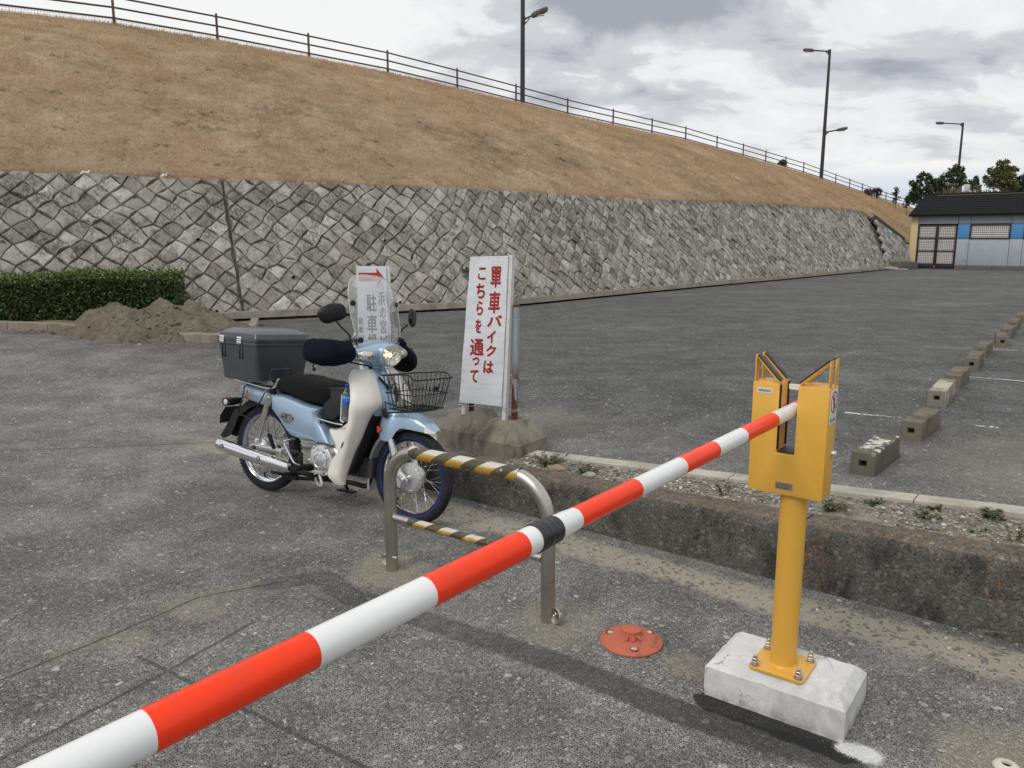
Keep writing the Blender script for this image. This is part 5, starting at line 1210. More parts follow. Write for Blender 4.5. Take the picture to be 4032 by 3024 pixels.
# ================================================================== SIGNS
sy = math.atan2(-.587, .81)
s1 = thing('bike_lane_sign', 'white hand-painted sign with red Japanese lettering on two concrete feet', 'sign', (-.316, 5.305, .235), (0, 0, sy))
def foot(cx_, cy_, zb):
    m = MB(); rings = []
    for z, sx_, sy2 in ((-.14, .372, .335), (.055, .372, .335), (.185, .195, .185)):
        ring = []
        for k, (a, c) in enumerate(((-1, -1), (1, -1), (1, 1), (-1, 1))):
            ring.append(Vector((cx_ + a * sx_ / 2, cy_ + c * sy2 / 2, zb + z)))
        rings.append([ring[k].lerp(ring[(k + 1) % 4], j / 6) for k in range(4) for j in range(6)])
    R3 = [rings[0], rings[1]] + [[p.lerp(q, t) for p, q in zip(rings[1], rings[2])] for t in (.25, .5, .75, 1)]
    R3 = [[p + Vector((.004 * mnoise.noise(p * 18 + Vector((cx_ * 9, 0, 0))), .004 * mnoise.noise(p * 18 + Vector((7, cx_, 0))), .002 * mnoise.noise(p * 30))) for p in r] for r in R3]
    m.loft(R3); return m
obj('concrete_foot', foot(.352, .035, 0), M['sign_base'], s1, smooth=25, bevel=0); obj('concrete_foot', foot(-.015, .085, .012), M['sign_base'], s1, smooth=25)
TL, TR_, BL, BR_ = (.038, 1.248), (.352, 1.258), (-.028, .262), (.330, .278)   # sheet corners (x, z) above the feet
def onboard(fx, fz, e=0.):                                                       # fz: 0 top, 1 bottom
    l = Vector((*TL, 0)).lerp(Vector((*BL, 0)), fz); r = Vector((*TR_, 0)).lerp(Vector((*BR_, 0)), fz); p = l.lerp(r, fx)
    return (p.x, -.034 + .05 * (1 - fz) + .004 * math.sin(fx * 9 + fz * 7) * math.sin(fz * 11) + e, p.y)
b = NB('sheet_white'); c = b.ramp(b.math('ADD', b.math('MULTIPLY', b.noise(3, 5), .5), b.math('MULTIPLY', b.noise(12, 4, co=b.mapping(b.co, sc=(.5, 1, 3))), .5)), [(.3, (.60, .62, .65)), (.7, (.74, .755, .78))]); dm = b.rng(b.noise(2.2, 6, .65), .60, .75, 0, .35)
M['sheet_white'] = b.set(color=b.mix(dm, c, (.52, .50, .46)), rough=.38, normal=b.bump(b.math('ADD', b.noise(3.5, 3), b.math('MULTIPLY', b.noise(14, 3, co=b.mapping(b.co, sc=(.4, 1, 2))), .3)), .5, .02))
m = MB(); m.sheet([[onboard(fx, fz) for fx in np.linspace(0, 1, 12)] for fz in np.linspace(0, 1, 24)], .004); obj('board', m, M['sheet_white'], s1, smooth=40)
m = MB()
for x0, z0, x1, z1 in ((.338, .175, .362, 1.263), (-.010, .175, .045, 1.22)):
    w_ = .030; m.loft([[(x0 - w_ / 2, -.027, z0), (x0 + w_ / 2, -.027, z0), (x0 + w_ / 2, .008, z0), (x0 - w_ / 2, .008, z0)], [(x1 - w_ / 2, .022, z1), (x1 + w_ / 2, .022, z1), (x1 + w_ / 2, .056, z1), (x1 - w_ / 2, .056, z1)]])
obj('wooden_stakes', m, paint('whitewashed_wood', (.64, .63, .62), .08, 12, .75, bump=.3, bscale=60, dirt=(.30, .24, .18), dirt_amt=.6, dscale=14), s1, smooth=20, bevel=.002)
b = NB('galv_pipe'); x = b.xyz(); rs = b.math('MULTIPLY', b.rng(x[2], .62, .40), b.rng(b.noise(9, 4, .6, co=b.mapping(b.co, sc=(1, 1, .6))), .46, .54)); rs = b.math('MAXIMUM', rs, b.rng(x[2], .215, .20)); rs = b.math('MAXIMUM', rs, b.rng(x[2], .925, .935))
M['galv_pipe'] = b.set(color=b.mix(rs, b.ramp(b.noise(8, 4, co=b.mapping(b.co, sc=(1, 1, .3))), [(.3, (.22, .245, .26)), (.7, (.34, .37, .39))]), (.10, .035, .022)), rough=.55, metal=.2)
m = MB(); m.tube([(.384, .034, .15), (.394, .048, .945)], .0215, 20); obj('steel_pipe', m, M['galv_pipe'], s1)
m = MB(); m.tube([(.020, .030, .15), (.035, .05, .945)], .019, 16); obj('steel_pipe', m, M['dark_brown'], s1)
for wire in ([(.325, -.03, .25), (.365, -.034, .26), (.40, .01, .24), (.405, .055, .25), (.36, .06, .26), (.325, .01, .25), (.325, -.03, .25)], [(.325, -.03, .262), (.365, -.034, .272), (.40, .01, .252), (.405, .055, .262), (.36, .06, .272), (.325, .01, .262), (.325, -.03, .262)], [(-.045, -.03, .24), (-.01, -.036, .246), (.035, .005, .234), (.042, .05, .24), (0, .056, .25), (-.045, .01, .24), (-.045, -.03, .24)], [(.345, -.03, .86), (.385, .02, .853), (.418, .045, .85), (.40, .075, .848), (.36, .06, .85)]):
    m = MB(); m.tube(catmull(wire, 4), .0014, 4); obj('tie_wire', m, M['silver'], s1)
m = MB()
for fz in np.linspace(.015, .985, 8):
    for fx in (.02, .978): p = onboard(fx, fz, -.0055); m.lathe([(.0036, 0), (.003, -.0012), (.0005, -.0016)], p, 'Y', 8)
for fx in (.25, .5, .75):
    for fz in (.012, .985): p = onboard(fx, fz, -.0055); m.lathe([(.0036, 0), (.003, -.0012), (.0005, -.0016)], p, 'Y', 8)
obj('nails', m, M['silver'], s1)
m = MB(); bw, bh = .352, .985
for ch, cx_, cz_, wd, ht, rt in (('單', 487, 262, 74, 142, 0), ('車', 482, 440, 80, 150, .02), ('バ', 487, 574, 100, 74, .05), ('イ', 465, 690, 58, 84, 0), ('ク', 467, 790, 70, 76, 0), ('は', 453, 910, 70, 88, -.04), ('こ', 383, 238, 58, 80, -.03), ('ち', 375, 360, 62, 104, .03), ('ら', 372, 485, 48, 94, 0), ('を', 365, 615, 48, 94, 0), ('通', 358, 770, 100, 116, .02), ('っ', 352, 874, 46, 54, .12), ('て', 343, 985, 58, 86, 0)):
    fz = (cz_ - 115) / 1075; l_ = 285 - 53 * fz; r_ = 573 - 18 * fz; fx = (cx_ - l_) / (r_ - l_)
    glyph_box(m, ch, fx * bw, -fz * bh, wd / (r_ - l_) * bw, ht / 1075 * bh, lambda x, z, e: onboard(x / bw, -z / bh, -.0052 - e), bold=.0032, wob=.0035, rot=rt)
obj('lettering', m, M['print_red'], s1, smooth=0)

s2 = thing('parking_sign', 'white sign with a red arrow and dark Japanese lettering behind the windscreen', 'sign', (-1.165, 6.6, gz(-1.165, 6.6)), (0, 0, R(-4)))
Z0 = gz(-1.165, 6.6); W2, TOP, BOT = .252, 1.378 - Z0, .36 - Z0
def on2(x, z, e=0.): return (x, -.012 + e + .003 * math.sin(z * 14 + x * 9), z)
def p2(px_, pz_): return ((px_ - 552 - (pz_ - 140) * .022) / 395 * W2, TOP - (pz_ - 140) / 3.3175 / 3099 * 6.75)
m = MB(); m.sheet([[on2(x, z) for x in np.linspace(-W2 / 2, W2 / 2, 9)] for z in np.linspace(TOP, BOT, 20)], .004); obj('board', m, M['sheet_white'], s2, smooth=40)
m = MB(); m.box((W2 / 2 + .012, .012, TOP / 2 + .0), (.024, .03, TOP)); obj('batten', m, bpy.data.materials['whitewashed_wood'], s2, bevel=.002)
m = MB(); m.tube([(W2 / 2 + .036, .045, -.03), (W2 / 2 + .036, .045, TOP * .62)], .020, 14); m.tube([(-W2 / 2 + .03, .045, -.03), (-W2 / 2 + .03, .045, TOP * .62)], .020, 14); obj('steel_pipe', m, M['dark_brown'], s2)
obj('concrete_foot', foot(W2 / 2 + .03, .06, -.02), M['sign_base'], s2, smooth=25); obj('concrete_foot', foot(-W2 / 2 - .04, .06, -.02), M['sign_base'], s2, smooth=25)
m = MB(); ar = [(385, 222), (622, 222), (622, 165), (720, 283), (632, 398), (632, 328), (385, 326)]; pts = [on2(*p2(*q), -.0052) for q in ar]; m.add(pts, [(0, 1, 5, 6), (1, 2, 3), (1, 3, 5), (5, 3, 4)]); obj('arrow', m, M['sign_red'], s2, smooth=0)
m = MB()
for ch, cx_, cz_, wd, ht in (('浜', 685, 545, 92, 172), ('の', 700, 730, 76, 128), ('宮', 708, 905, 88, 172), ('ビ', 718, 1075, 100, 118), ('駐', 550, 600, 130, 222), ('車', 557, 868, 132, 232), ('場', 560, 1100, 122, 200), ('和', 405, 838, 62, 92), ('歌', 410, 945, 66, 82), ('山', 415, 1035, 56, 54), ('車', 425, 1535, 56, 80)):
    X_, Z_ = p2(cx_, cz_); k = W2 / 395; glyph_box(m, ch, X_, Z_, wd * k * .97, ht / 3.3175 / 3099 * 6.75, lambda x, z, e: on2(x, z, -.0052 - e), bold=.0020 if ht > 100 else .0011, wob=.002)
obj('lettering', m, M['ink_grey'], s2, smooth=0)
# ================================================================== MOTORCYCLE (x forward, y left, z up, origin under the rear axle)
BX = thing('motorcycle', 'light blue step-through motorcycle with cream leg shields and grey top box', 'motorcycle', (-1.586, 4.901, 0), (R(-5.6), 0, R(-31.75)))
def part(name, m, mat, parent=None, **k): return obj(name, m, mat, parent or BX, **k)
def sring(c, a, bv, n=24, e=2.0, plane='YZ'):
    out = []
    for k in range(n):
        t = 2 * math.pi * k / n; p = math.copysign(abs(math.cos(t)) ** (2 / e), math.cos(t)) * a; q = math.copysign(abs(math.sin(t)) ** (2 / e), math.sin(t)) * bv
        out.append((c[0], c[1] + p, c[2] + q) if plane == 'YZ' else (c[0] + p, c[1], c[2] + q) if plane == 'XZ' else (c[0] + p, c[1] + q, c[2]))
    return out
def ellipsoid(m, c, r, n=24, k=12, M3=None):
    rings = []
    for i in range(1, k):
        t = math.pi * i / k; ring = []
        for j in range(n):
            a = 2 * math.pi * j / n; p = Vector((r[0] * math.cos(t), r[1] * math.sin(t) * math.cos(a), r[2] * math.sin(t) * math.sin(a)))
            if M3 is not None: p = M3 @ p
            ring.append(Vector(c) + p)
        rings.append(ring)
    m.loft(rings); return m

# ---- wheels
b = NB('tyre'); M['tyre'] = b.set(color=b.ramp(b.noise(20, 5), [(.3, (.012, .012, .013)), (.7, (.026, .026, .027))]), rough=.78, spec=.3, normal=b.bump(b.noise(120, 3), .2, .002))
def wheel(cx_, R0, wd, ribs, hubr, front):
    m = MB(); prof = []; h = .034; rc = R0 - h
    for k in range(28):
        a = 2 * math.pi * k / 28 - math.pi / 2; r = rc + h * math.sin(a) * 1.0; y = wd / 2 * math.copysign(abs(math.cos(a)) ** .8, math.cos(a))
        if math.sin(a) > .55 and ribs and k % 2 == 0: r -= .0028
        prof.append((r, y))
    m.lathe(prof, (cx_, 0, R0), 'Y', 72, closed=True)
    if not ribs:                                                # block tread shows as small lugs on the shoulders
        for k in range(72):
            a = 2 * math.pi * k / 72
            for s_ in (-1, 1):
                c = Vector((cx_ + (R0 - .0095) * math.cos(a), s_ * wd * .36, R0 + (R0 - .0095) * math.sin(a))); m.box(c, (.012, .010, .008), M=Matrix.Rotation(-a + math.pi / 2, 3, 'Y'))
    w_ = part('wheel', m, M['tyre'], smooth=50)
    m = MB(); m.lathe([(.2225, -.026), (.224, -.023), (.2165, -.020), (.210, -.012), (.2045, 0), (.210, .012), (.2165, .020), (.224, .023), (.2225, .026), (.212, .020), (.2035, .010), (.1995, 0), (.2035, -.010), (.212, -.020)], (cx_, 0, R0), 'Y', 72, closed=True); part('rim', m, M['chrome'], w_)
    m = MB()
    for s_ in (-1, 1): m.lathe([(.2205, s_ * .0262), (.2295, s_ * .0266), (.2312, s_ * .0290), (.2205, s_ * .0280)], (cx_, 0, R0), 'Y', 72, closed=True)
    part('rim_tape', m, M['blue_tape'], w_)
    m = MB(); c = (cx_, 0, R0)
    if front: m.lathe([(.012, -.060), (.016, -.058), (.016, -.047), (.045, -.046), (.070, -.043), (.074, -.038), (.084, -.036), (.086, -.030), (.086, -.018), (.080, -.014), (.072, -.010), (.070, .014), (.040, .022), (.036, .030), (.060, .032), (.060, .037), (.020, .040), (.012, .058)], c, 'Y', 48, cap0=True, cap1=True)
    else: m.lathe([(.014, -.085), (.020, -.080), (.030, -.068), (.066, -.060), (.070, -.052), (.070, -.030), (.064, -.026), (.060, .02), (.030, .03), (.055, .032), (.055, .037), (.014, .06)], c, 'Y', 48, cap0=True, cap1=True)
    hb = part('hub', m, M['silver'], w_)
    if front:
        m = MB()
        for k in range(18): a = 6.283 * k / 18; m.lathe([(.0034, -.0003), (.0001, -.0006)], (cx_ + .079 * math.cos(a), -.0372, R0 + .079 * math.sin(a)), 'Y', 8)
        part('spoke_holes', m, M['hole'], hb, smooth=0)
    m = MB()
    for k in range(36):
        s_ = -1 if k % 2 else 1; a = 6.283 * k / 36; off = (.42 if (k // 2) % 2 else -.42); rh = hubr if s_ < 0 else .056
        p0 = Vector((cx_ + rh * math.cos(a + off), s_ * (.024 if s_ < 0 else .034), R0 + rh * math.sin(a + off))); p1 = Vector((cx_ + .2045 * math.cos(a), s_ * .004, R0 + .2045 * math.sin(a))); m.tube([p0, p1], .0014, 5)
    part('spokes', m, M['chrome'] if front else M['dark_alloy'], w_)
    m = MB(); a = -2.2 if front else -1.7; m.tube([(cx_ + .20 * math.cos(a), 0, R0 + .20 * math.sin(a)), (cx_ + .165 * math.cos(a), -.012, R0 + .165 * math.sin(a))], .005, 8); part('valve', m, M['black_rubber'], w_)
    return w_
wheel(1.19, .272, .060, True, .078, True); wheel(0.0, .278, .066, False, .062, False)

# ---- fork, front fender, mudguard
for s_ in (-1, 1):
    m = MB(); m.tube([(1.080, s_ * .078, .482), (1.092, s_ * .078, .452), (1.125, s_ * .078, .36), (1.150, s_ * .078, .285)], [.018, .0205, .0195, .018], 16)
    m.loft([sring((1.142, s_ * .078, .325), .012, .03, 12, 2.5, 'YZ')] + [sring((1.16, s_ * .078, .285), .011, .032, 12, 2.5, 'YZ'), sring((1.195, s_ * .078, .268), .0095, .024, 12, 2.5, 'YZ'), sring((1.212, s_ * .078, .262), .006, .010, 12, 2, 'YZ')])
    m.extrude([(1.130, .30), (1.150, .305), (1.175, .255), (1.165, .22), (1.145, .225)], s_ * .078 - .008, s_ * .078 + .008)
    f_ = part('fork_leg', m, M['silver'], smooth=45)
    m = MB(); m.lathe([(.0155, 0), (.0155, .005), (.0105, .0055), (.0105, .013), (.006, .016)], (1.19, s_ * .087, .272), 'Y', 6 if False else 14, cap1=True) if s_ > 0 else m.lathe([(.0155, 0), (.0155, -.006), (.0105, -.0065), (.0105, -.015), (.006, -.018)], (1.19, -.087, .272), 'Y', 14, cap1=True); part('axle_nut', m, M['silver'], f_)
FS = [(.985, .615, .505, .068), (1.0, .642, .476, .080), (1.035, .655, .470, .086), (1.07, .656, .472, .086), (1.088, .655, .488, .080), (1.108, .653, .525, .074), (1.14, .650, .551, .071), (1.19, .641, .553, .070), (1.24, .628, .551, .066), (1.285, .606, .547, .058), (1.325, .580, .544, .044), (1.350, .556, .543, .022)]
def arch(x, zt, zb, w_, n=17):
    out = []
    for k in range(n):
        a = -1 + 2 * k / (n - 1); t = a * math.pi / 2; y = w_ * math.copysign(abs(math.sin(t)) ** .75, a); z = zb + (zt - zb) * abs(math.cos(t)) ** .62 if abs(a) < 1 else zb
        out.append((x, y, z))
    return out
fs_ = [Vector(v) for v in FS for _ in (0,)] if False else FS
def interp_sections(S, n): 
    x = np.linspace(0, len(S) - 1, n); A = np.array(S); k = np.arange(len(S)); return [tuple(np.interp(t, k, A[:, j]) for j in range(A.shape[1])) for t in x]
SS = [tuple(v) for v in [(*p, q) for p, q in zip(catmull([(a, b_2, c) for a, b_2, c, d in FS], 4), [p.x for p in catmull([(d, 0, 0) for a, b_2, c, d in FS], 4)])]]
m = MB(); m.sheet([arch(*q) for q in SS[:-9]], -.003); ff = part('front_fender', m, M['blue_paint'], smooth=50)
m = MB(); m.sheet([arch(*q) for q in SS[-10:]], -.003); part('fender_nose', m, M['blue_paint'], ff, smooth=50)
m = MB()
rows = []
for q in SS[-8:]:
    x, zt, zb, w_ = q; ar = arch(x, zt, zb, w_ + .0012); rows.append([(p[0] + .0015, p[1], p[2] - (.0 if i else .002)) for i, p in enumerate(ar[:3])])
m.sheet(rows, .0012); part('fender_trim', m, M['white_paint'], ff, smooth=50)
rows = []
for q in SS[-8:]: rows.append([(p[0] + .0015, p[1], p[2]) for p in arch(*q[:3], q[3] + .0012)[-3:]])
m = MB(); m.sheet(rows, -.0012); part('fender_trim', m, M['white_paint'], ff, smooth=50)
m = MB(); rows = []
for k in range(15):
    a = R(132 + 70 * k / 14); r = .300 + (.018 if k > 11 else 0) * (k - 11) / 3
    rows.append([(1.19 + (r - (.020 if abs(t) > .9 else .0)) * math.cos(a), .056 * t, .272 + (r - (.020 if abs(t) > .9 else .0)) * math.sin(a)) for t in (-1, -.9, -.5, 0, .5, .9, 1)])
m.sheet(rows, .003); part('mudguard', m, paint('guard_grey', (.36, .37, .37), .05, 5, .5), smooth=40)
m = MB(); m.box((.885, 0, .195), (.004, .09, .06)); part('mud_flap', m, M['black_rubber'])
def blob(c, r, axis_y, n=11, seed=0):
    m = MB(); P = []
    for k in range(n): a = 6.283 * k / n; rr = r * (1 + .35 * math.sin(3 * a + seed)); P.append((c[0] + rr * math.cos(a), axis_y, c[2] + rr * math.sin(a) * 1.1))
    m.add(P, [tuple(range(n))]); m.add([(p[0], p[1] + .001, p[2]) for p in P], [tuple(range(n))]); return m
part('sticker', blob((.998, 0, .532), .016, -.0898, seed=1), paint('sticker_red', (.75, .08, .05), .05, 8, .5), ff)

# ---- leg shields, tunnel, front cover
E1 = [(.905, -.060, .868), (.930, -.068, .845), (.962, -.076, .79), (1.000, -.085, .72), (1.008, -.090, .665), (.955, -.100, .612), (.925, -.112, .54), (.900, -.122, .47), (.866, -.128, .40), (.838, -.131, .331), (.800, -.131, .24), (.782, -.130, .187)]
E2 = [(.885, -.150, .862), (.895, -.196, .825), (.930, -.222, .76), (.952, -.240, .70), (.955, -.250, .65), (.945, -.245, .58), (.925, -.242, .51), (.898, -.225, .44), (.865, -.215, .375), (.834, -.210, .31), (.818, -.208, .245), (.822, -.185, .198)]
c1, c2 = catmull(E1, 4), catmull(E2, 4)
for s_ in (1, -1):
    rows = []
    for i, (p, q) in enumerate(zip(c1, c2)):
        t_ = i / (len(c1) - 1); lip = .030 + .050 * sstep(t_, .62, .80) - .03 * sstep(t_, .9, 1.0); row = []
        for k in range(9):
            f = k / 8; v = p.lerp(q, f); row.append((v.x + .018 * math.sin(math.pi * f), v.y * s_, v.z))
        row += [(q.x - lip * .35, (q.y - .006) * s_, q.z), (q.x - lip, (q.y - .003) * s_, q.z)]; rows.append(row)
    m = MB(); m.sheet(rows, .004 * (-s_)); part('leg_shield', m, M['cream'], smooth=55)
TUN = [(.560, .497), (.605, .488), (.650, .488), (.70, .508), (.765, .555), (.83, .665), (.88, .80), (.915, .80), (.945, .66), (.905, .56), (.865, .43), (.80, .27), (.72, .275), (.655, .325), (.61, .409)]
m = MB(); m.pillow(TUN, [.060, .078, .086], [0, .006, .018]); tn = part('frame_cover', m, M['cream'], smooth=45)
m = MB(); m.loft([[(.728 + a * .018 + c * .008, -.0872, .385 + c * .040) for a, c in [(math.cos(t), math.sin(t)) for t in np.linspace(0, 6.283, 20, endpoint=False)]], [(.728 + a * .018 + c * .008, -.080, .385 + c * .040) for a, c in [(math.cos(t), math.sin(t)) for t in np.linspace(0, 6.283, 20, endpoint=False)]]]); part('access_hole', m, M['hole'], tn)
m = MB(); rings = []
for z, xf, w_ in ((.880, .905, .055), (.868, .928, .062), (.82, .952, .072), (.76, .985, .082), (.70, 1.012, .090), (.655, 1.018, .094), (.625, 1.005, .094), (.60, .985, .090)):
    ring = [(.84, w_ * .9, z), (.84, -w_ * .9, z)]
    for k in range(13): t = -math.pi / 2 + math.pi * k / 12; ring.append((.87 + (xf - .87) * abs(math.cos(t)) ** .6, w_ * math.copysign(abs(math.sin(t)) ** .85, math.sin(t)), z))
    rings.append(ring)
m.loft(rings); fc = part('front_cover', m, M['blue_paint'], smooth=45)
for s_ in (-1, 1):
    m = MB(); m.loft([[(.985 + .012, s_ * .012, .775), (.985 + .012, s_ * .012, .760), (1.0, s_ * .012, .745)], [(.955, s_ * .058, .835), (.957, s_ * .060, .815), (.962, s_ * .060, .815)]]); part('cover_slit', m, M['black_plastic'], fc)
    m = MB(); m.tube(catmull([(1.006, s_ * .004, .735), (.998, s_ * .03, .755), (.972, s_ * .062, .80)], 5), .0025, 5); part('cover_crease', m, M['blue_paint'], fc)
m = MB(); m.tube([(.868, 0, .86), (.878, 0, .93)], [.062, .058], 24); part('steering_neck', m, M['blue_paint'])
m = MB(); m.pillow([(.80, .62), (.86, .80), (.90, .80), (.955, .64), (.950, .56), (.915, .46), (.865, .33), (.82, .25), (.74, .30)], [.09, .115], [0, .01]); part('inner_frame', m, M['black_metal'])

# ---- body, seat
b = NB('seat_mesh'); x = b.xyz(); ck = b.math('MULTIPLY', b.math('SINE', b.math('MULTIPLY', b.math('ADD', x[0], x[2]), 620)), b.math('SINE', b.math('MULTIPLY', b.math('ADD', b.math('SUBTRACT', x[0], x[2]), b.math('MULTIPLY', x[1], 1.2)), 620)))
M['seat_mesh'] = b.set(color=b.ramp(ck, [(.2, (.006, .006, .007)), (.8, (.026, .026, .028))]), rough=.8, spec=.25, normal=b.bump(ck, .7, .004))
SC_ = [(.16, .652), (.27, .650), (.36, .633), (.424, .618), (.50, .610), (.570, .604), (.548, .570), (.560, .528), (.597, .498), (.640, .44), (.668, .398), (.54, .398), (.43, .394), (.33, .41), (.272, .454), (.222, .504), (.159, .554)]
m = MB(); m.pillow(SC_, [.080, .112, .126, .132, .136], [0, .002, .007, .014, .026]); bc = part('side_cover', m, M['blue_paint'], smooth=50)
m = MB(); m.loft([[(x, -.1365 - e, z) for x, z in q] for e, q in ((.0, [(.30, .452), (.50, .430), (.60, .405), (.40, .425)]), (.004, [(.31, .449), (.50, .429), (.59, .408), (.40, .428)]))]); part('body_crease', m, M['blue_paint'], bc)
TC = [(-.186, .679), (-.202, .63), (-.162, .587), (.037, .558), (.10, .555), (.175, .585), (.175, .655), (.093, .664), (-.129, .691)]
m = MB(); m.pillow(TC, [.055, .085, .098], [0, .006, .020]); tcv = part('tail_cover', m, M['blue_paint'], smooth=50)
part('sticker', blob((-.095, 0, .625), .016, -.1005, seed=2), paint('sticker_orange', (.72, .17, .02), .05, 8, .5), tcv)
m = MB(); rings = []
for x, zt, zb, w_ in ((.115, .715, .680, .060), (.128, .740, .672, .085), (.165, .757, .668, .108), (.23, .773, .660, .128), (.30, .780, .652, .136), (.38, .779, .634, .138), (.44, .771, .620, .135), (.52, .766, .614, .128), (.58, .764, .618, .118), (.625, .752, .640, .104), (.650, .735, .672, .085), (.660, .715, .690, .055)):
    c = ((zt + zb) / 2); rings.append(sring((x, 0, c), w_, (zt - zb) / 2, 28, 3.0))
m.loft(rings); part('seat', m, M['seat_mesh'], smooth=60)
m = MB(); m.pillow([(.18, .66), (.42, .625), (.57, .615), (.59, .58), (.57, .53), (.56, .46), (.3, .44), (.2, .56)], [.05, .07], [0, .01]); part('frame', m, M['black_metal'])
m = MB(); m.pillow([(.56, .51), (.66, .497), (.70, .515), (.78, .572), (.80, .60), (.70, .56), (.60, .55), (.57, .56)], [.05, .088], [0, .008]); part('step_mat', m, M['black_rubber'])
# emblem
EY = -.1385; er_ = R(-4); ec = (.305, .522)
def em(x, z, e=0): c, s_ = math.cos(er_), math.sin(er_); return (ec[0] + x * c - z * s_, EY - e, ec[1] + x * s_ + z * c)
m = MB(); n_ = 36
for e0, e1, a, c, mi in ((-.002, .0012, .060, .0185, 0),):
    o1 = [em(a * math.copysign(abs(math.cos(t)) ** .8, math.cos(t)), c * math.copysign(abs(math.sin(t)) ** .9, math.sin(t)), e0) for t in np.linspace(0, 6.283, n_, endpoint=False)]; o2 = [em(a * math.copysign(abs(math.cos(t)) ** .8, math.cos(t)), c * math.copysign(abs(math.sin(t)) ** .9, math.sin(t)), e1) for t in np.linspace(0, 6.283, n_, endpoint=False)]; m.loft([o1, o2])
emb = part('emblem', m, M['print_black'], bc, smooth=20)
m = MB()
for ch, cx_, wd in (('C', -.034, .040), ('U', .002, .030), ('B', .036, .038)): glyph_box(m, ch, cx_, 0, wd, .027, lambda x, z, e: em(x, z, .0018 + e), bold=.0018)
glyph_box(m, 'SUPER', .0, .0222, .082, .0075, lambda x, z, e: em(x, z, .0018 + e), bold=.0006); part('lettering', m, M['chrome'], emb, smooth=0)
m = glyph_box(MB(), 'HONDA', .006, -.0275, .056, .0090, lambda x, z, e: em(x, z, .0012 + e), bold=.0007); part('lettering', m, paint('letter_blue', (.10, .17, .27), .03, 8, .4), bc, smooth=0)

# ---- carrier, top box
m = MB()
for s_ in (-1, 1): m.tube(catmull([(-.20, s_ * .115, .708), (-.10, s_ * .12, .700), (.06, s_ * .12, .684), (.14, s_ * .12, .682), (.178, s_ * .12, .694), (.202, s_ * .122, .728), (.216, s_ * .120, .748)], 5), .0085, 10)
for x, z in ((-.20, .708), (-.05, .697), (.10, .684)): m.tube([(x, -.12, z), (x, .12, z)], .008, 10)
m.box((.0, 0, .722), (.26, .20, .012)); part('rear_carrier', m, M['chrome'])
def slab(z, x0, x1, yw, r): return [(p[0], p[1], z) for p in rrect((x0 + x1) / 2, 0, x1 - x0, yw * 2, r, 6)]
m = MB(); m.loft([slab(.718, -.190, .092, .180, .05), slab(.726, -.208, .104, .198, .024), slab(.75, -.214, .110, .204, .04), slab(.94, -.228, .124, .222, .020), slab(.944, -.236, .132, .230, .020), slab(.962, -.236, .132, .230, .020), slab(.963, -.224, .122, .220, .020)]); tb = part('top_box', m, M['box_grey'], smooth=35)
m = MB(); m.loft([slab(.9645, -.228, .126, .224, .020), slab(.966, -.238, .134, .232, .020), slab(.984, -.238, .134, .232, .020), slab(.987, -.228, .126, .223, .020), slab(1.012, -.222, .116, .214, .020), slab(1.040, -.196, .070, .165, .025), slab(1.046, -.17, .03, .13, .04)]); ld = part('lid', m, M['box_grey'], tb, smooth=35)
for x in (-.175, -.015):
    m = MB(); m.box((x, -.2345, .983), (.042, .006, .020)); m.box((x, -.2355, .957), (.040, .006, .022)); m.box((x, -.2395, .970), (.034, .004, .012)); m.tube([(x - .019, -.238, .9705), (x + .019, -.238, .9705)], .004, 8); part('latch', m, M['chrome'], tb, bevel=.0012)
    for dx in (-.013, .013): m = MB(); m.pillow([(x + dx - .004, .945), (x + dx + .004, .945), (x + dx + .001, .855), (x + dx - .001, .855)], [.20, .2245], [0, .001]); part('rib', m, M['box_grey'], tb)
m = MB(); m.tube(catmull([(.110, -.10, .74), (.113, -.095, .785), (.1135, -.07, .795), (.1135, .05, .795), (.113, .075, .785), (.110, .08, .74)], 4), .004, 6); part('rib', m, M['box_grey'], tb)
m = MB(); m.tube(catmull([(-.09, -.118, .70), (-.11, -.125, .60), (-.138, -.128, .497), (-.08, -.130, .485), (-.022, -.130, .474), (-.004, -.130, .487), (.02, -.130, .53), (.113, -.125, .675)], 5), .0042, 8); part('side_guard', m, M['black_metal'])
m = MB(); m.tube([(-.09, -.118, .70), (-.112, -.124, .60)], .0048, 8); m.tube([(.113, -.125, .675), (.06, -.128, .60)], .0048, 8); part('side_guard_stay', m, M['silver'])

# ---- tail
m = MB(); rows = []
pth = [(.0 + .332 * math.cos(R(a)), .278 + .332 * math.sin(R(a)), .055, .050) for a in range(25, 136, 8)] + [(-.268, .500, .060, .060), (-.310, .440, .078, .065), (-.360, .375, .080, .06), (-.405, .325, .045, .05), (-.425, .312, .01, .04)]
for i, (x, z, lip, w_) in enumerate(pth):
    a = pth[max(0, i - 1)]; c = pth[min(len(pth) - 1, i + 1)]; t = Vector((c[0] - a[0], 0, c[1] - a[1])).normalized(); n_ = Vector((t.z, 0, -t.x)); n_ = n_ if (Vector((0, 0, .278)) - Vector((x, 0, z))).dot(n_) > 0 else -n_
    rows.append([(x + n_.x * lip * u, w_ * y, z + n_.z * lip * u) for y, u in ((-1, 1), (-1, .5), (-.95, .1), (-.7, 0), (0, -.04), (.7, 0), (.95, .1), (1, .5), (1, 1))])
m.sheet(rows, .003); part('rear_fender', m, M['black_plastic'], smooth=50)
m = MB(); ellipsoid(m, (-.205, 0, .640), (.055, .070, .045)); part('tail_light', m, M['red_lens'])
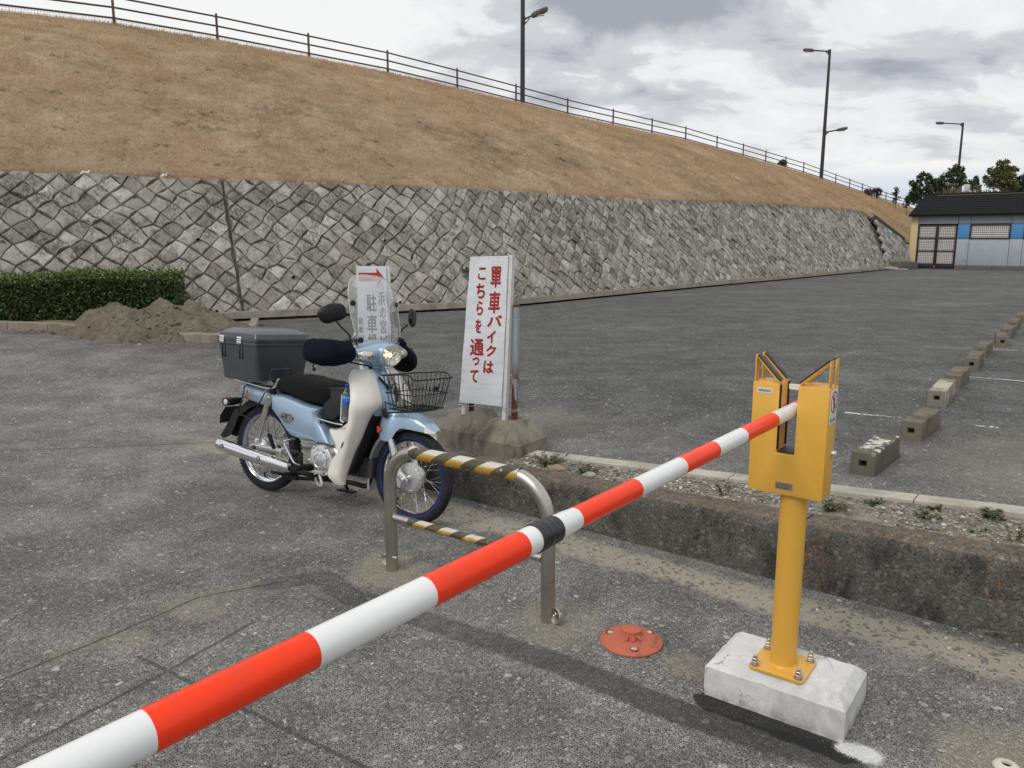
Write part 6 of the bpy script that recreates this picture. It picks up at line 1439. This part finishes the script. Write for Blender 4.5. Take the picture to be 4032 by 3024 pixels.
for s_ in (-1, 1):
    m = MB(); m.loft([sring((-.22, s_ * .05, .565), .025, .02, 16, 2.5, 'XZ'), sring((-.225, s_ * .11, .563), .035, .026, 16, 2.5, 'XZ'), sring((-.235, s_ * .150, .560), .036, .026, 16, 2.5, 'XZ')]); i_ = part('rear_indicator', m, M['black_plastic'])
    m = MB(); m.loft([sring((-.238, s_ * .1505, .560), .018, .018, 16, 2.5, 'XZ'), sring((-.239, s_ * .154, .560), .014, .014, 16, 2.5, 'XZ'), sring((-.239, s_ * .155, .560), .008, .008, 16, 2.5, 'XZ')]); part('lens', m, M['lamp_glass'], i_)
m = MB(); m.sheet([[(-.325 - .055 * u, y * (.100 if .12 < u < .9 else .085), .512 - .112 * u) for y in (-1, -.8, 0, .8, 1)] for u in (0, .12, .5, .9, 1)], .0025); part('number_plate', m, M['dark_alloy'])

# ---- rear suspension, engine, exhaust
for s_ in (-1, 1):
    m = MB(); m.loft([sring((-.055, s_ * .098, .290), .006, .013, 12, 3), sring((-.03, s_ * .098, .293), .009, .018, 12, 3), sring((.10, s_ * .098, .297), .010, .017, 12, 3), sring((.36, s_ * .096, .300), .011, .017, 12, 3)]); sa = part('swing_arm', m, M['silver'], smooth=40)
    m = MB(); m.lathe([(.017, 0), (.017, s_ * .006), (.012, s_ * .007), (.012, s_ * .016), (.006, s_ * .02)], (-.012, s_ * .106, .288), 'Y', 12, cap1=True); part('axle_nut', m, M['dark_alloy'], sa)
    m = MB(); m.tube([(.158, s_ * .128, .655), (.150, s_ * .128, .632)], .019, 14); m.tube([(.150, s_ * .128, .635), (.094, s_ * .124, .490)], [.0225, .0225], 20); m.tube([(.094, s_ * .124, .490), (.092, s_ * .124, .485), (.055, s_ * .120, .39), (.044, s_ * .12, .355)], [.0195, .0175, .0165, .014], 18); sh = part('shock_absorber', m, M['chrome'], smooth=45)
    m = MB(); m.lathe([(.020, -s_ * .012), (.020, s_ * .010), (.011, s_ * .011), (.011, s_ * .021), (.006, s_ * .024)], (.040, s_ * .120, .343), 'Y', 14, cap1=True); part('mount_bolt', m, M['silver'], sh)
    m = MB(); m.lathe([(.026, -s_ * .01), (.026, s_ * .008), (.013, s_ * .009), (.013, s_ * .02)], (.158, s_ * .120, .662), 'Y', 14, cap1=True); part('mount_bolt', m, M['black_metal'], sh)
m = MB(); m.pillow([(.46, .22), (.47, .36), (.52, .395), (.63, .395), (.70, .37), (.72, .31), (.72, .22), (.66, .195), (.52, .195)], [.07, .095, .105], [0, .006, .02]); en = part('engine', m, M['silver'], smooth=40)
ecx, ecz = .605, .300
m = MB(); m.lathe([(.096, -.09), (.096, -.130), (.090, -.142), (.080, -.147), (.060, -.149), (.058, -.155), (.053, -.158), (.0, -.159)], (ecx, 0, ecz), 'Y', 48); cv = part('clutch_cover', m, M['silver'], en, smooth=30)
m = MB()
for k in range(8): a = 6.283 * k / 8 + .3; m.tube([(ecx + .040 * math.cos(a), -.158, ecz + .040 * math.sin(a)), (ecx + .074 * math.cos(a), -.150, ecz + .074 * math.sin(a))], .0042, 6)
m.lathe([(.040, -.158), (.038, -.1615), (.034, -.158)], (ecx, 0, ecz), 'Y', 32)
for k in range(6): a = 6.283 * k / 6 + .1; m.lathe([(.009, -.125), (.009, -.148), (.006, -.151), (0, -.151)], (ecx + .092 * math.cos(a), 0, ecz + .092 * math.sin(a)), 'Y', 10)
part('cover_ribs', m, M['silver'], cv)
m = MB()
for k in range(7): x = .735 + k * .022; m.box((x, 0, .285), (.008, .135 - .004 * k, .125))
m.box((.80, 0, .285), (.16, .10, .10)); m.box((.90, 0, .285), (.055, .115, .115)); part('cylinder', m, M['dark_alloy'], en, bevel=.003)
m = MB(); m.tube(catmull([(.88, -.02, .235), (.89, -.03, .20), (.87, -.04, .172), (.78, -.04, .175), (.66, -.07, .180), (.52, -.15, .205), (.42, -.195, .226)], 5), .0145, 12); part('exhaust_pipe', m, paint('pipe_brown', (.014, .011, .010), .3, 20, .7, spec=.3))
MP = [(-.246, .293, .016), (-.240, .2935, .028), (-.222, .2925, .034), (-.10, .279, .0365), (.05, .264, .0365), (.20, .252, .036), (.27, .2475, .035), (.285, .246, .031), (.36, .240, .029), (.405, .236, .026), (.412, .2355, .018)]
m = MB(); rings = []
for x, z, r in MP: rings.append(sring((x, -.198, z), r, r * 1.08, 28, 2.4))
m.loft(rings); mf = part('muffler', m, M['chrome'], smooth=40)
for x, z in ((-.165, .2855), (.175, .2555)):
    m = MB(); m.lathe([(.0145, -.0365), (.0135, -.0385), (.0120, -.0375), (.0120, -.033)], (x, -.198, z + .006), 'Y', 18); m.lathe([(.0120, -.0345), (0, -.0345)], (x, -.198, z + .006), 'Y', 18); o = part('shield_recess', m, M['black_metal'], mf); m = MB(); m.lathe([(.0075, -.034), (.0075, -.0385), (.004, -.0400), (0, -.0400)], (x, -.198, z + .006), 'Y', 12); part('shield_bolt', m, M['silver'], o)
m = MB(); m.box((.40, -.14, .275), (.11, .012, .10)); m.box((.44, -.12, .235), (.14, .05, .03)); m.lathe([(.018, 0), (.018, -.01), (.011, -.011), (.011, -.02)], (.395, -.146, .310), 'Y', 12, cap1=True); part('footpeg_bracket', m, M['black_metal'], bevel=.004)
for s_ in (-1, 1):
    m = MB(); m.tube([(.545, s_ * .10, .225), (.545, s_ * .16, .255)], .012, 10); m.loft([sring((.545, s_ * y, .262), .022, .014, 14, 3, 'XZ') for y in (.165, .17, .285, .29)]); part('footpeg', m, M['black_rubber'], smooth=40)
m = MB(); m.tube(catmull([(.58, -.15, .19), (.64, -.20, .180), (.695, -.222, .177), (.702, -.224, .192), (.680, -.222, .24)], 5), .0095, 10); m.loft([sring((.668, -.222, .249), .042, .020, 16, 3, 'XY'), sring((.668, -.222, .258), .042, .020, 16, 3, 'XY')]); part('brake_pedal', m, M['silver'])
m = MB(); m.tube(catmull([(.455, -.165, .255), (.438, -.19, .270), (.395, -.195, .325), (.352, -.198, .385)], 5), .0075, 10); m.tube([(.352, -.198, .392), (.352, -.198, .376)], .010, 10); m.tube([(.352, -.195, .388), (.352, -.110, .395)], .0075, 10); part('kick_starter', m, M['chrome'])
m = MB(); m.tube([(.255, -.125, .315), (.262, -.150, .335)], .010, 8); m.loft([sring((.245 - .045 * t, -.175 - .0 * t, .325 + .085 * t), .013, .011, 12, 3, 'XY') for t in (0, .1, .9, 1)]); part('rear_footpeg', m, M['black_rubber'])
m = MB(); m.tube([(.29, -.10, .33), (.262, -.165, .312)], .013, 8); m.box((.272, -.150, .312), (.05, .03, .012)); part('rear_peg_hinge', m, M['silver'], bevel=.002)
m = MB(); m.tube([(.53, .085, .20), (.475, .235, .042)], .0105, 10); m.loft([[(.43 + a, .215 + c + .02, z + .028 + .06 * 0) for a, c in ((-.03, -.02), (.09, -.012), (.10, .025), (-.02, .03))] for z in (-.006, .006)]); m.tube([(.53, .09, .185), (.49, .19, .075)], .006, 8); part('side_stand', m, M['black_metal'])
m = MB(); m.tube([(.62, -.06, .17), (.36, -.10, .15)], .012, 8); m.box((.33, -.10, .15), (.10, .03, .025)); m.tube([(.36, -.06, .17), (.28, -.13, .165), (.20, -.15, .17)], .010, 8); part('centre_stand', m, M['black_metal'])

# ---- handlebar cover, lights
m = MB(); m.loft([sring((xc, y, zc), rx, rz, 32, 2.5, 'XZ') for y, xc, zc, rx, rz in ((-.232, .872, .957, .012, .012), (-.226, .874, .957, .034, .026), (-.20, .880, .957, .050, .034), (-.15, .888, .958, .066, .046), (-.10, .892, .958, .082, .060), (-.06, .892, .956, .090, .072), (0, .892, .956, .092, .078), (.06, .892, .956, .090, .072), (.10, .892, .958, .082, .060), (.15, .888, .958, .066, .046), (.20, .880, .957, .050, .034), (.226, .874, .957, .034, .026), (.232, .872, .957, .012, .012))]); hc = part('headlight_cover', m, M['blue_paint'], smooth=60)
def hl(r, x, n=36):
    out = []
    for k in range(n):
        t = 2 * math.pi * k / n; y = math.copysign(abs(math.cos(t)) ** .78, math.cos(t)) * .072 * r; z = math.copysign(abs(math.sin(t)) ** .85, math.sin(t)) * .056 * r; y *= 1 + .14 * z / .056; out.append((x - .26 * z * .0 + .0, y, .948 + z))
    return out
m = MB(); m.loft([hl(1.16, .950), hl(1.16, .990), hl(1.13, .998), hl(1.03, 1.004), hl(1.0, .996)], cap=False); bz = part('headlight_bezel', m, M['blue_paint'], hc, smooth=50)
m = MB(); m.loft([hl(1.01, 1.002), hl(.85, .995), hl(.55, .990), hl(.25, .987), hl(.02, .986)], cap=False)
b = NB('reflector'); fc_ = b.voro(55); M['reflector'] = b.set(color=(.82, .80, .76), metal=1.0, rough=.16, normal=b.bump(fc_, .6, .012)); hlx = part('headlight', m, M['reflector'], hc, smooth=60)
def glass(name, tint=(1, 1, 1), veil=.0, gl=.12, rough=.03):
    b = NB(name); b.t.nodes.remove(b.bsdf); tr = b.n('ShaderNodeBsdfTransparent'); tr.inputs[0].default_value = (*tint, 1); g_ = b.n('ShaderNodeBsdfGlossy'); g_.inputs['Roughness'].default_value = rough; df = b.n('ShaderNodeBsdfDiffuse'); df.inputs[0].default_value = (.85, .86, .88, 1)
    lw = b.n('ShaderNodeLayerWeight'); lw.inputs[0].default_value = .25; f = b.math('ADD', b.math('MULTIPLY', lw.outputs['Facing'], .5), gl)
    m1 = b.n('ShaderNodeMixShader'); b.put(veil, m1.inputs[0]); b.put(tr.outputs[0], m1.inputs[1]); b.put(df.outputs[0], m1.inputs[2]); m2 = b.n('ShaderNodeMixShader'); b.put(f, m2.inputs[0]); b.put(m1.outputs[0], m2.inputs[1]); b.put(g_.outputs[0], m2.inputs[2]); b.t.links.new(m2.outputs[0], b.t.nodes['Material Output'].inputs[0]); return b.mat
M['lens'] = glass('lens', (.97, .96, .93), .05, .06); M['screen'] = glass('screen', (.90, .91, .93), .17, .02)
m = MB(); m.loft([hl(1.02, 1.003), hl(.97, 1.016), hl(.80, 1.028), hl(.5, 1.036), hl(.2, 1.040), hl(.02, 1.0405)], cap=False); part('lens', m, M['lens'], hlx, smooth=60)
b = NB('bulb'); M['bulb'] = b.set(color=(1, .8, .5)); b.bsdf.inputs['Emission Color'].default_value = (1, .62, .28, 1); b.bsdf.inputs['Emission Strength'].default_value = 9
m = MB(); ellipsoid(m, (1.004, -.020, .952), (.010, .012, .012), 12, 8); part('bulb', m, M['bulb'], hlx)
for s_ in (-1, 1):
    m = MB(); ellipsoid(m, (.938, s_ * .150, .952), (.030, .060, .028), 24, 14, Matrix.Rotation(R(-s_ * -14), 3, 'Z')); i_ = part('front_indicator', m, M['reflector'], hc)
    m = MB(); ellipsoid(m, (.942, s_ * .151, .952), (.0325, .066, .0315), 24, 14, Matrix.Rotation(R(-s_ * -14), 3, 'Z')); part('lens', m, M['lens'], i_)
m = MB(); m.tube([(.868, -.23, .958), (.862, -.30, .965), (.85, -.36, .965)], .012, 10); m.tube([(.868, .23, .958), (.862, .30, .965), (.85, .36, .965)], .012, 10); part('handlebar', m, M['black_metal'])
for s_ in (-1, 1):
    kk = .86; dzh = 0 if s_ < 0 else -.045; dxh = 0 if s_ < 0 else -.02
    S_h = ((.478, .775, .955, .014, .016), (.466, .780, .957, .044, .042), (.44, .792, .960, .080, .062), (.39, .812, .962, .104, .072), (.33, .832, .960, .110, .073), (.27, .846, .960, .098, .066), (.225, .858, .960, .072, .052), (.198, .866, .960, .048, .036), (.193, .867, .960, .030, .024))
    m = MB(); rings = []
    for y, xc, zc, rx, rz in S_h:
        y = .193 + (y - .193) * kk; zc += dzh * sstep(y, .2, .32); xc += dxh * sstep(y, .2, .32)
        rings.append([(x + .006 * mnoise.noise(Vector((x * 14, yy * 14, z * 14))), yy, z + .005 * mnoise.noise(Vector((x * 12, yy * 12, z * 12 + 9))) - (.05 * (1 if s_ > 0 and y > .30 else 0) * (y - .30) / .15)) for x, yy, z in sring((xc, s_ * y, zc), rx, rz, 28, 2.2, 'XZ')])
    m.loft(rings); hcv = part('hand_cover', m, M['navy_cloth'], smooth=70)
    m = MB(); ellipsoid(m, (.765 + dxh, s_ * .375, .990 + dzh), (.055, .055, .046), 18, 10); ellipsoid(m, (.872, s_ * .235, 1.002), (.035, .032, .026), 14, 8); part('cover_pouch', m, M['navy_cloth'], hcv, smooth=70)
    sm_ = rings[3]; m = MB(); m.tube([Vector(p) + (Vector(p) - Vector((.81 + dxh, s_ * .36, .96 + dzh))).normalized() * .0012 for p in sm_], .0022, 5, closed=True); part('seam', m, M['navy_cloth'], hcv)
    m = MB()
    for k in range(5): m.tube(catmull([(.86 + .012 * k, s_ * (.255 - .01 * k), 1.018), (.875 + .01 * k, s_ * (.25 - .02 * k), 1.035 + .006 * (k % 2)), (.90 + .008 * k, s_ * (.225 - .012 * k), 1.018)], 4), .002, 5)
    part('lace', m, M['black_rubber'], hcv)
m = MB(); m.tube(catmull([(.775, -.37, .905), (.768, -.38, .885), (.77, -.375, .870)], 4), .004, 6); ellipsoid(m, (.77, -.375, .866), (.010, .010, .012), 10, 6); part('toggle', m, M['black_plastic'])
m = MB(); m.tube(catmull([(.89, -.25, .915), (.90, -.18, .900), (.915, -.10, .885), (.92, -.075, .872)], 5), .0045, 8); m.lathe([(.009, 0), (.009, .018)], (.915, -.083, .866), 'Z', 10, cap0=True, cap1=True); part('cable', m, M['black_rubber'])
for s_, hcn, tilt, nz_ in ((-1, (.800, -.280, 1.178), -24, -22), (1, (.900, .300, 1.165), 24, 30)):
    m = MB(); m.lathe([(.013, .985), (.013, 1.012), (.009, 1.016), (.009, 1.03)], (.868, s_ * .205, 0), 'Z', 12, cap0=True, cap1=True); m.tube(catmull([(.868, s_ * .205, 1.02), (.866, s_ * .208, 1.055), ((.868 + hcn[0]) / 2, s_ * .232, 1.095), (hcn[0] * .8 + .868 * .2, s_ * .262, hcn[2] - .045)], 5), .0052, 10)
    mst = part('mirror_stem', m, M['black_metal']); Rz = Matrix.Rotation(R(nz_), 3, 'Z') @ Matrix.Rotation(R(tilt * -1 if s_ < 0 else tilt * -1), 3, 'X')
    m = MB(); rings = []
    for t, xo in ((.02, .020), (.45, .0195), (.80, .014), (.97, .004), (1.0, -.004), (.97, -.012), (.9, -.014), (.02, -.014)):
        ring = []
        for k in range(32):
            a = 6.283 * k / 32; y = math.copysign(abs(math.cos(a)) ** .72, math.cos(a)) * .082; z = math.copysign(abs(math.sin(a)) ** .72, math.sin(a)) * .052; z -= .016 * max(0, -y * s_ * -1 * -1) / .07 if False else 0
            y2 = y * (1 + .10 * z / .046); z2 = z - .016 * max(0, -s_ * y) / .07
            p = Rz @ Vector((xo, y2 * t, z2 * t)); ring.append(Vector(hcn) + p)
        rings.append(ring)
    m.loft(rings); ellipsoid(m, Vector(hcn) + Rz @ Vector((.004, -s_ * .058, -.032)), (.012, .022, .018), 14, 8, Rz @ Matrix.Rotation(R(s_ * 35), 3, 'X')); part('mirror', m, M['black_plastic'], mst, smooth=60)
m = MB(); m.box((.868, -.165, 1.045), (.003, .030, .052), M=Matrix.Rotation(R(-18), 3, 'X')); part('phone_bracket', m, M['silver'], bevel=.003)

# ---- windscreen
m = MB(); rows = []
WS = [(.985, .900, .150), (1.00, .902, .172), (1.04, .903, .186), (1.10, .888, .198), (1.17, .868, .206), (1.24, .852, .207), (1.30, .838, .200), (1.345, .826, .185), (1.375, .818, .158), (1.392, .812, .115), (1.398, .810, .06)]
for z, xe, w_ in WS: rows.append([(xe + .055 * (1 - t * t) * (w_ / .2), w_ * t, z) for t in np.linspace(-1, 1, 21)])
m.sheet(rows, .0025); ws = part('windscreen', m, M['screen'], smooth=60)
edge = [r[0] for r in rows] + rows[-1][1:-1] + [r[-1] for r in rows[::-1]]
m = MB(); m.tube(edge, .0022, 6); part('screen_edge', m, M['lamp_glass'], ws)  # pale tube added so the clear rim reads brighter
for s_ in (-1, 1):
    m = MB(); m.tube(catmull([(.868, s_ * .150, .99), (.866, s_ * .152, 1.06), (.852, s_ * .150, 1.18), (.848, s_ * .151, 1.222), (.850, s_ * .160, 1.232), (.857, s_ * .184, 1.236)], 5), .0048, 10); m.tube([(.87, s_ * .15, 1.025), (.908, s_ * .175, 1.03)], .006, 8); part('screen_stay', m, M['black_metal'], ws)
    for x, y, z in ((.864, .186, 1.236), (.914, .168, 1.032)):
        m = MB(); d = Vector((.9, s_ * .45, .1)).normalized(); p = Vector((x, s_ * y, z)); m.tube([p - d * .012, p + d * .004], .0155, 20); m.tube([p + d * .004, p + d * .008], .009, 12); part('knob', m, M['black_plastic'], ws, smooth=30)

# ---- front basket
m = MB(); X0, X1, Y0, Y1, ZT = 1.085, 1.325, -.182, .152, .852; x0, x1, y0, y1, ZB = 1.125, 1.285, -.152, .128, .668
def lp(t, z):                                                   # perimeter point at height z
    f = (z - ZB) / (ZT - ZB); a0, a1, c0, c1_ = x0 + (X0 - x0) * f, x1 + (X1 - x1) * f, y0 + (Y0 - y0) * f, y1 + (Y1 - y1) * f
    t = t % 4; k = int(t); u = t - k; P = [(a0, c0), (a1, c0), (a1, c1_), (a0, c1_)]; p, q = P[k], P[(k + 1) % 4]; return (p[0] + (q[0] - p[0]) * u, p[1] + (q[1] - p[1]) * u)
def rimz(t): 
    t %= 4
    if t < 1: return ZT + .016 * sstep(t, 0, .7) - .024 * sstep(t, .8, .96)
    if t < 2: return ZT - .008
    if t < 3: u = 3 - t; return ZT + .016 * sstep(u, 0, .7) - .024 * sstep(u, .8, .96)
    return ZT
loop = [(*lp(t, rimz(t)), rimz(t)) for t in np.arange(0, 4, .05)]; m.tube(loop, .0042, 7, closed=True)
m.tube([(*lp(t, .757), .757) for t in np.arange(0, 4, .1)], .0028, 6, closed=True); m.tube([(*lp(t, ZB), ZB) for t in np.arange(0, 4, .1)], .0034, 6, closed=True)
for k in range(4):
    nn = 7 if k % 2 == 0 else 11
    for j in range(nn): t = k + (j + .5) / nn; m.tube([(*lp(t, rimz(t)), rimz(t)), (*lp(t, ZB), ZB)], .0019, 5)
for j in range(1, 9): y = y0 + (y1 - y0) * j / 9; m.tube([(x0, y, ZB), (x1, y, ZB)], .0019, 5)
for j in range(1, 4): x = x0 + (x1 - x0) * j / 4; m.tube([(x, y0, ZB - .003), (x, y1, ZB - .003)], .0024, 5)
for yy in (-.06, .04): m.tube(catmull([(1.083, yy - .03, .75), (1.083, yy - .03, .79), (1.083, yy + .03, .79), (1.083, yy + .03, .70)], 3), .0024, 5)
bk = part('front_basket', m, M['black_metal'], smooth=60)
m = MB(); m.box((1.311, .02, .788), (.006, .042, .022)); part('basket_clip', m, M['black_plastic'], bk)
m = MB()
for s_ in (-1, 1): m.tube([(1.04, s_ * .088, .628), (1.10, s_ * .092, .640), (1.27, s_ * .085, .662)], .0048, 8); m.tube([(1.05, s_ * .088, .635), (1.03, s_ * .080, .690), (1.13, s_ * .07, .668)], .0042, 8)
m.tube([(1.27, -.085, .662), (1.27, .085, .662)], .0048, 8); part('basket_stay', m, M['black_metal'])
m = MB()
for s_ in (-1, 1): m.pillow([(1.02, .648), (1.045, .655), (1.058, .618), (1.045, .600), (1.03, .615)], [.0, .0001], [0, 0]) if False else m.extrude([(1.018, .648), (1.045, .660), (1.060, .618), (1.048, .598), (1.028, .612)], s_ * .083, s_ * .096)
part('stay_bracket', m, M['black_plastic'], bevel=.004)

# ---- step carrier, and the things it carries
m = MB(); m.tube(catmull([(.50, -.115, .548), (.56, -.118, .541), (.68, -.118, .530), (.74, -.112, .528)], 4), .0055, 8); m.tube([(.52, -.115, .545), (.54, .10, .55)], .005, 8); m.tube([(.70, -.115, .53), (.70, .10, .54)], .005, 8); m.tube(catmull([(.560, -.120, .53), (.556, -.110, .495), (.548, -.100, .455), (.60, -.096, .425), (.640, -.092, .402)], 5), .0048, 8); m.lathe([(.010, 0), (.010, -.012)], (.640, -.090, .402), 'Y', 12, cap1=True); m.box((.560, -.121, .525), (.024, .004, .035)); part('step_carrier', m, M['chrome'])
m = MB(); m.tube(catmull([(.763, -.145, .71), (.765, -.150, .60), (.765, -.150, .562), (.80, -.165, .555)], 5), .0042, 8); m.tube([(.765, -.13, .70), (.80, -.175, .70), (.835, -.13, .70)], .0035, 6); m.tube([(.76, -.13, .556), (.84, -.13, .556)], .004, 6); part('bottle_cage', m, M['white_paint'])
Mb = Matrix.LocRotScale(BX.location, BX.rotation_euler, None)
def carried(name, label, cat, at): p = Mb @ Vector(at); o = thing(name, label, cat, p, tuple(BX.rotation_euler)); return o
cb = carried('storage_box', 'black slant-bottomed storage box standing in the step of the motorcycle', 'box', (.66, 0, .545))
PO = [(-.075, .178), (.098, .184), (.104, .098), (.0, .0), (-.094, -.001)]
m = MB(); m.extrude(PO, -.100, .100); obj('box_body', m, paint('box_black', (.018, .018, .019), .15, 6, .7, bump=.2, bscale=90), cb, bevel=.004); m = MB(); m.extrude([(-.080, .178), (.103, .184), (.103, .192), (-.080, .186)], -.104, .104); obj('lid', m, bpy.data.materials['box_black'], cb, bevel=.002)
bt = carried('water_bottle', 'clear drink bottle with blue cap and label behind the leg shield', 'bottle', (.800, -.138, .560))
M['pet'] = glass('pet', (.80, .86, .90), .10, .12, .05)
m = MB(); m.lathe([(.0, .002), (.026, .0), (.031, .004), (.0315, .02)] + [(.0315 - (.0022 if k % 2 else 0), .02 + .0075 * k) for k in range(1, 13)] + [(.0315, .115), (.0315, .155), (.029, .166), (.020, .180), (.0125, .187), (.0125, .193)], n=28); obj('bottle_body', m, M['pet'], bt, smooth=40)
m = MB(); m.lathe([(.0, .004), (.028, .004), (.0295, .02), (.0295, .148), (.0, .150)], n=24); obj('water', m, paint('water_dark', (.06, .075, .085), .3, 60, .15), bt)
b = NB('bottle_label'); x = b.xyz(); c = b.ramp(x[2], [(.112, (.02, .10, .55)), (.128, (.03, .25, .75)), (.140, (.25, .55, .85)), (.150, (.02, .10, .55))]); wv = b.rng(b.noise(70, 3, co=b.mapping(b.co, sc=(1, 1, 2.5))), .55, .6); M['bottle_label'] = b.set(color=b.mix(b.math('MULTIPLY', wv, .55), c, (.55, .72, .85)), rough=.3)
m = MB(); m.lathe([(.0321, .094), (.0321, .156)], n=28); obj('label_wrap', m, M['bottle_label'], bt)
m = MB(); m.lathe([(.0150, .192), (.0150, .211), (.0135, .213), (0, .213)], n=24); obj('cap', m, paint('cap_blue', (.01, .06, .60), .05, 8, .4), bt)
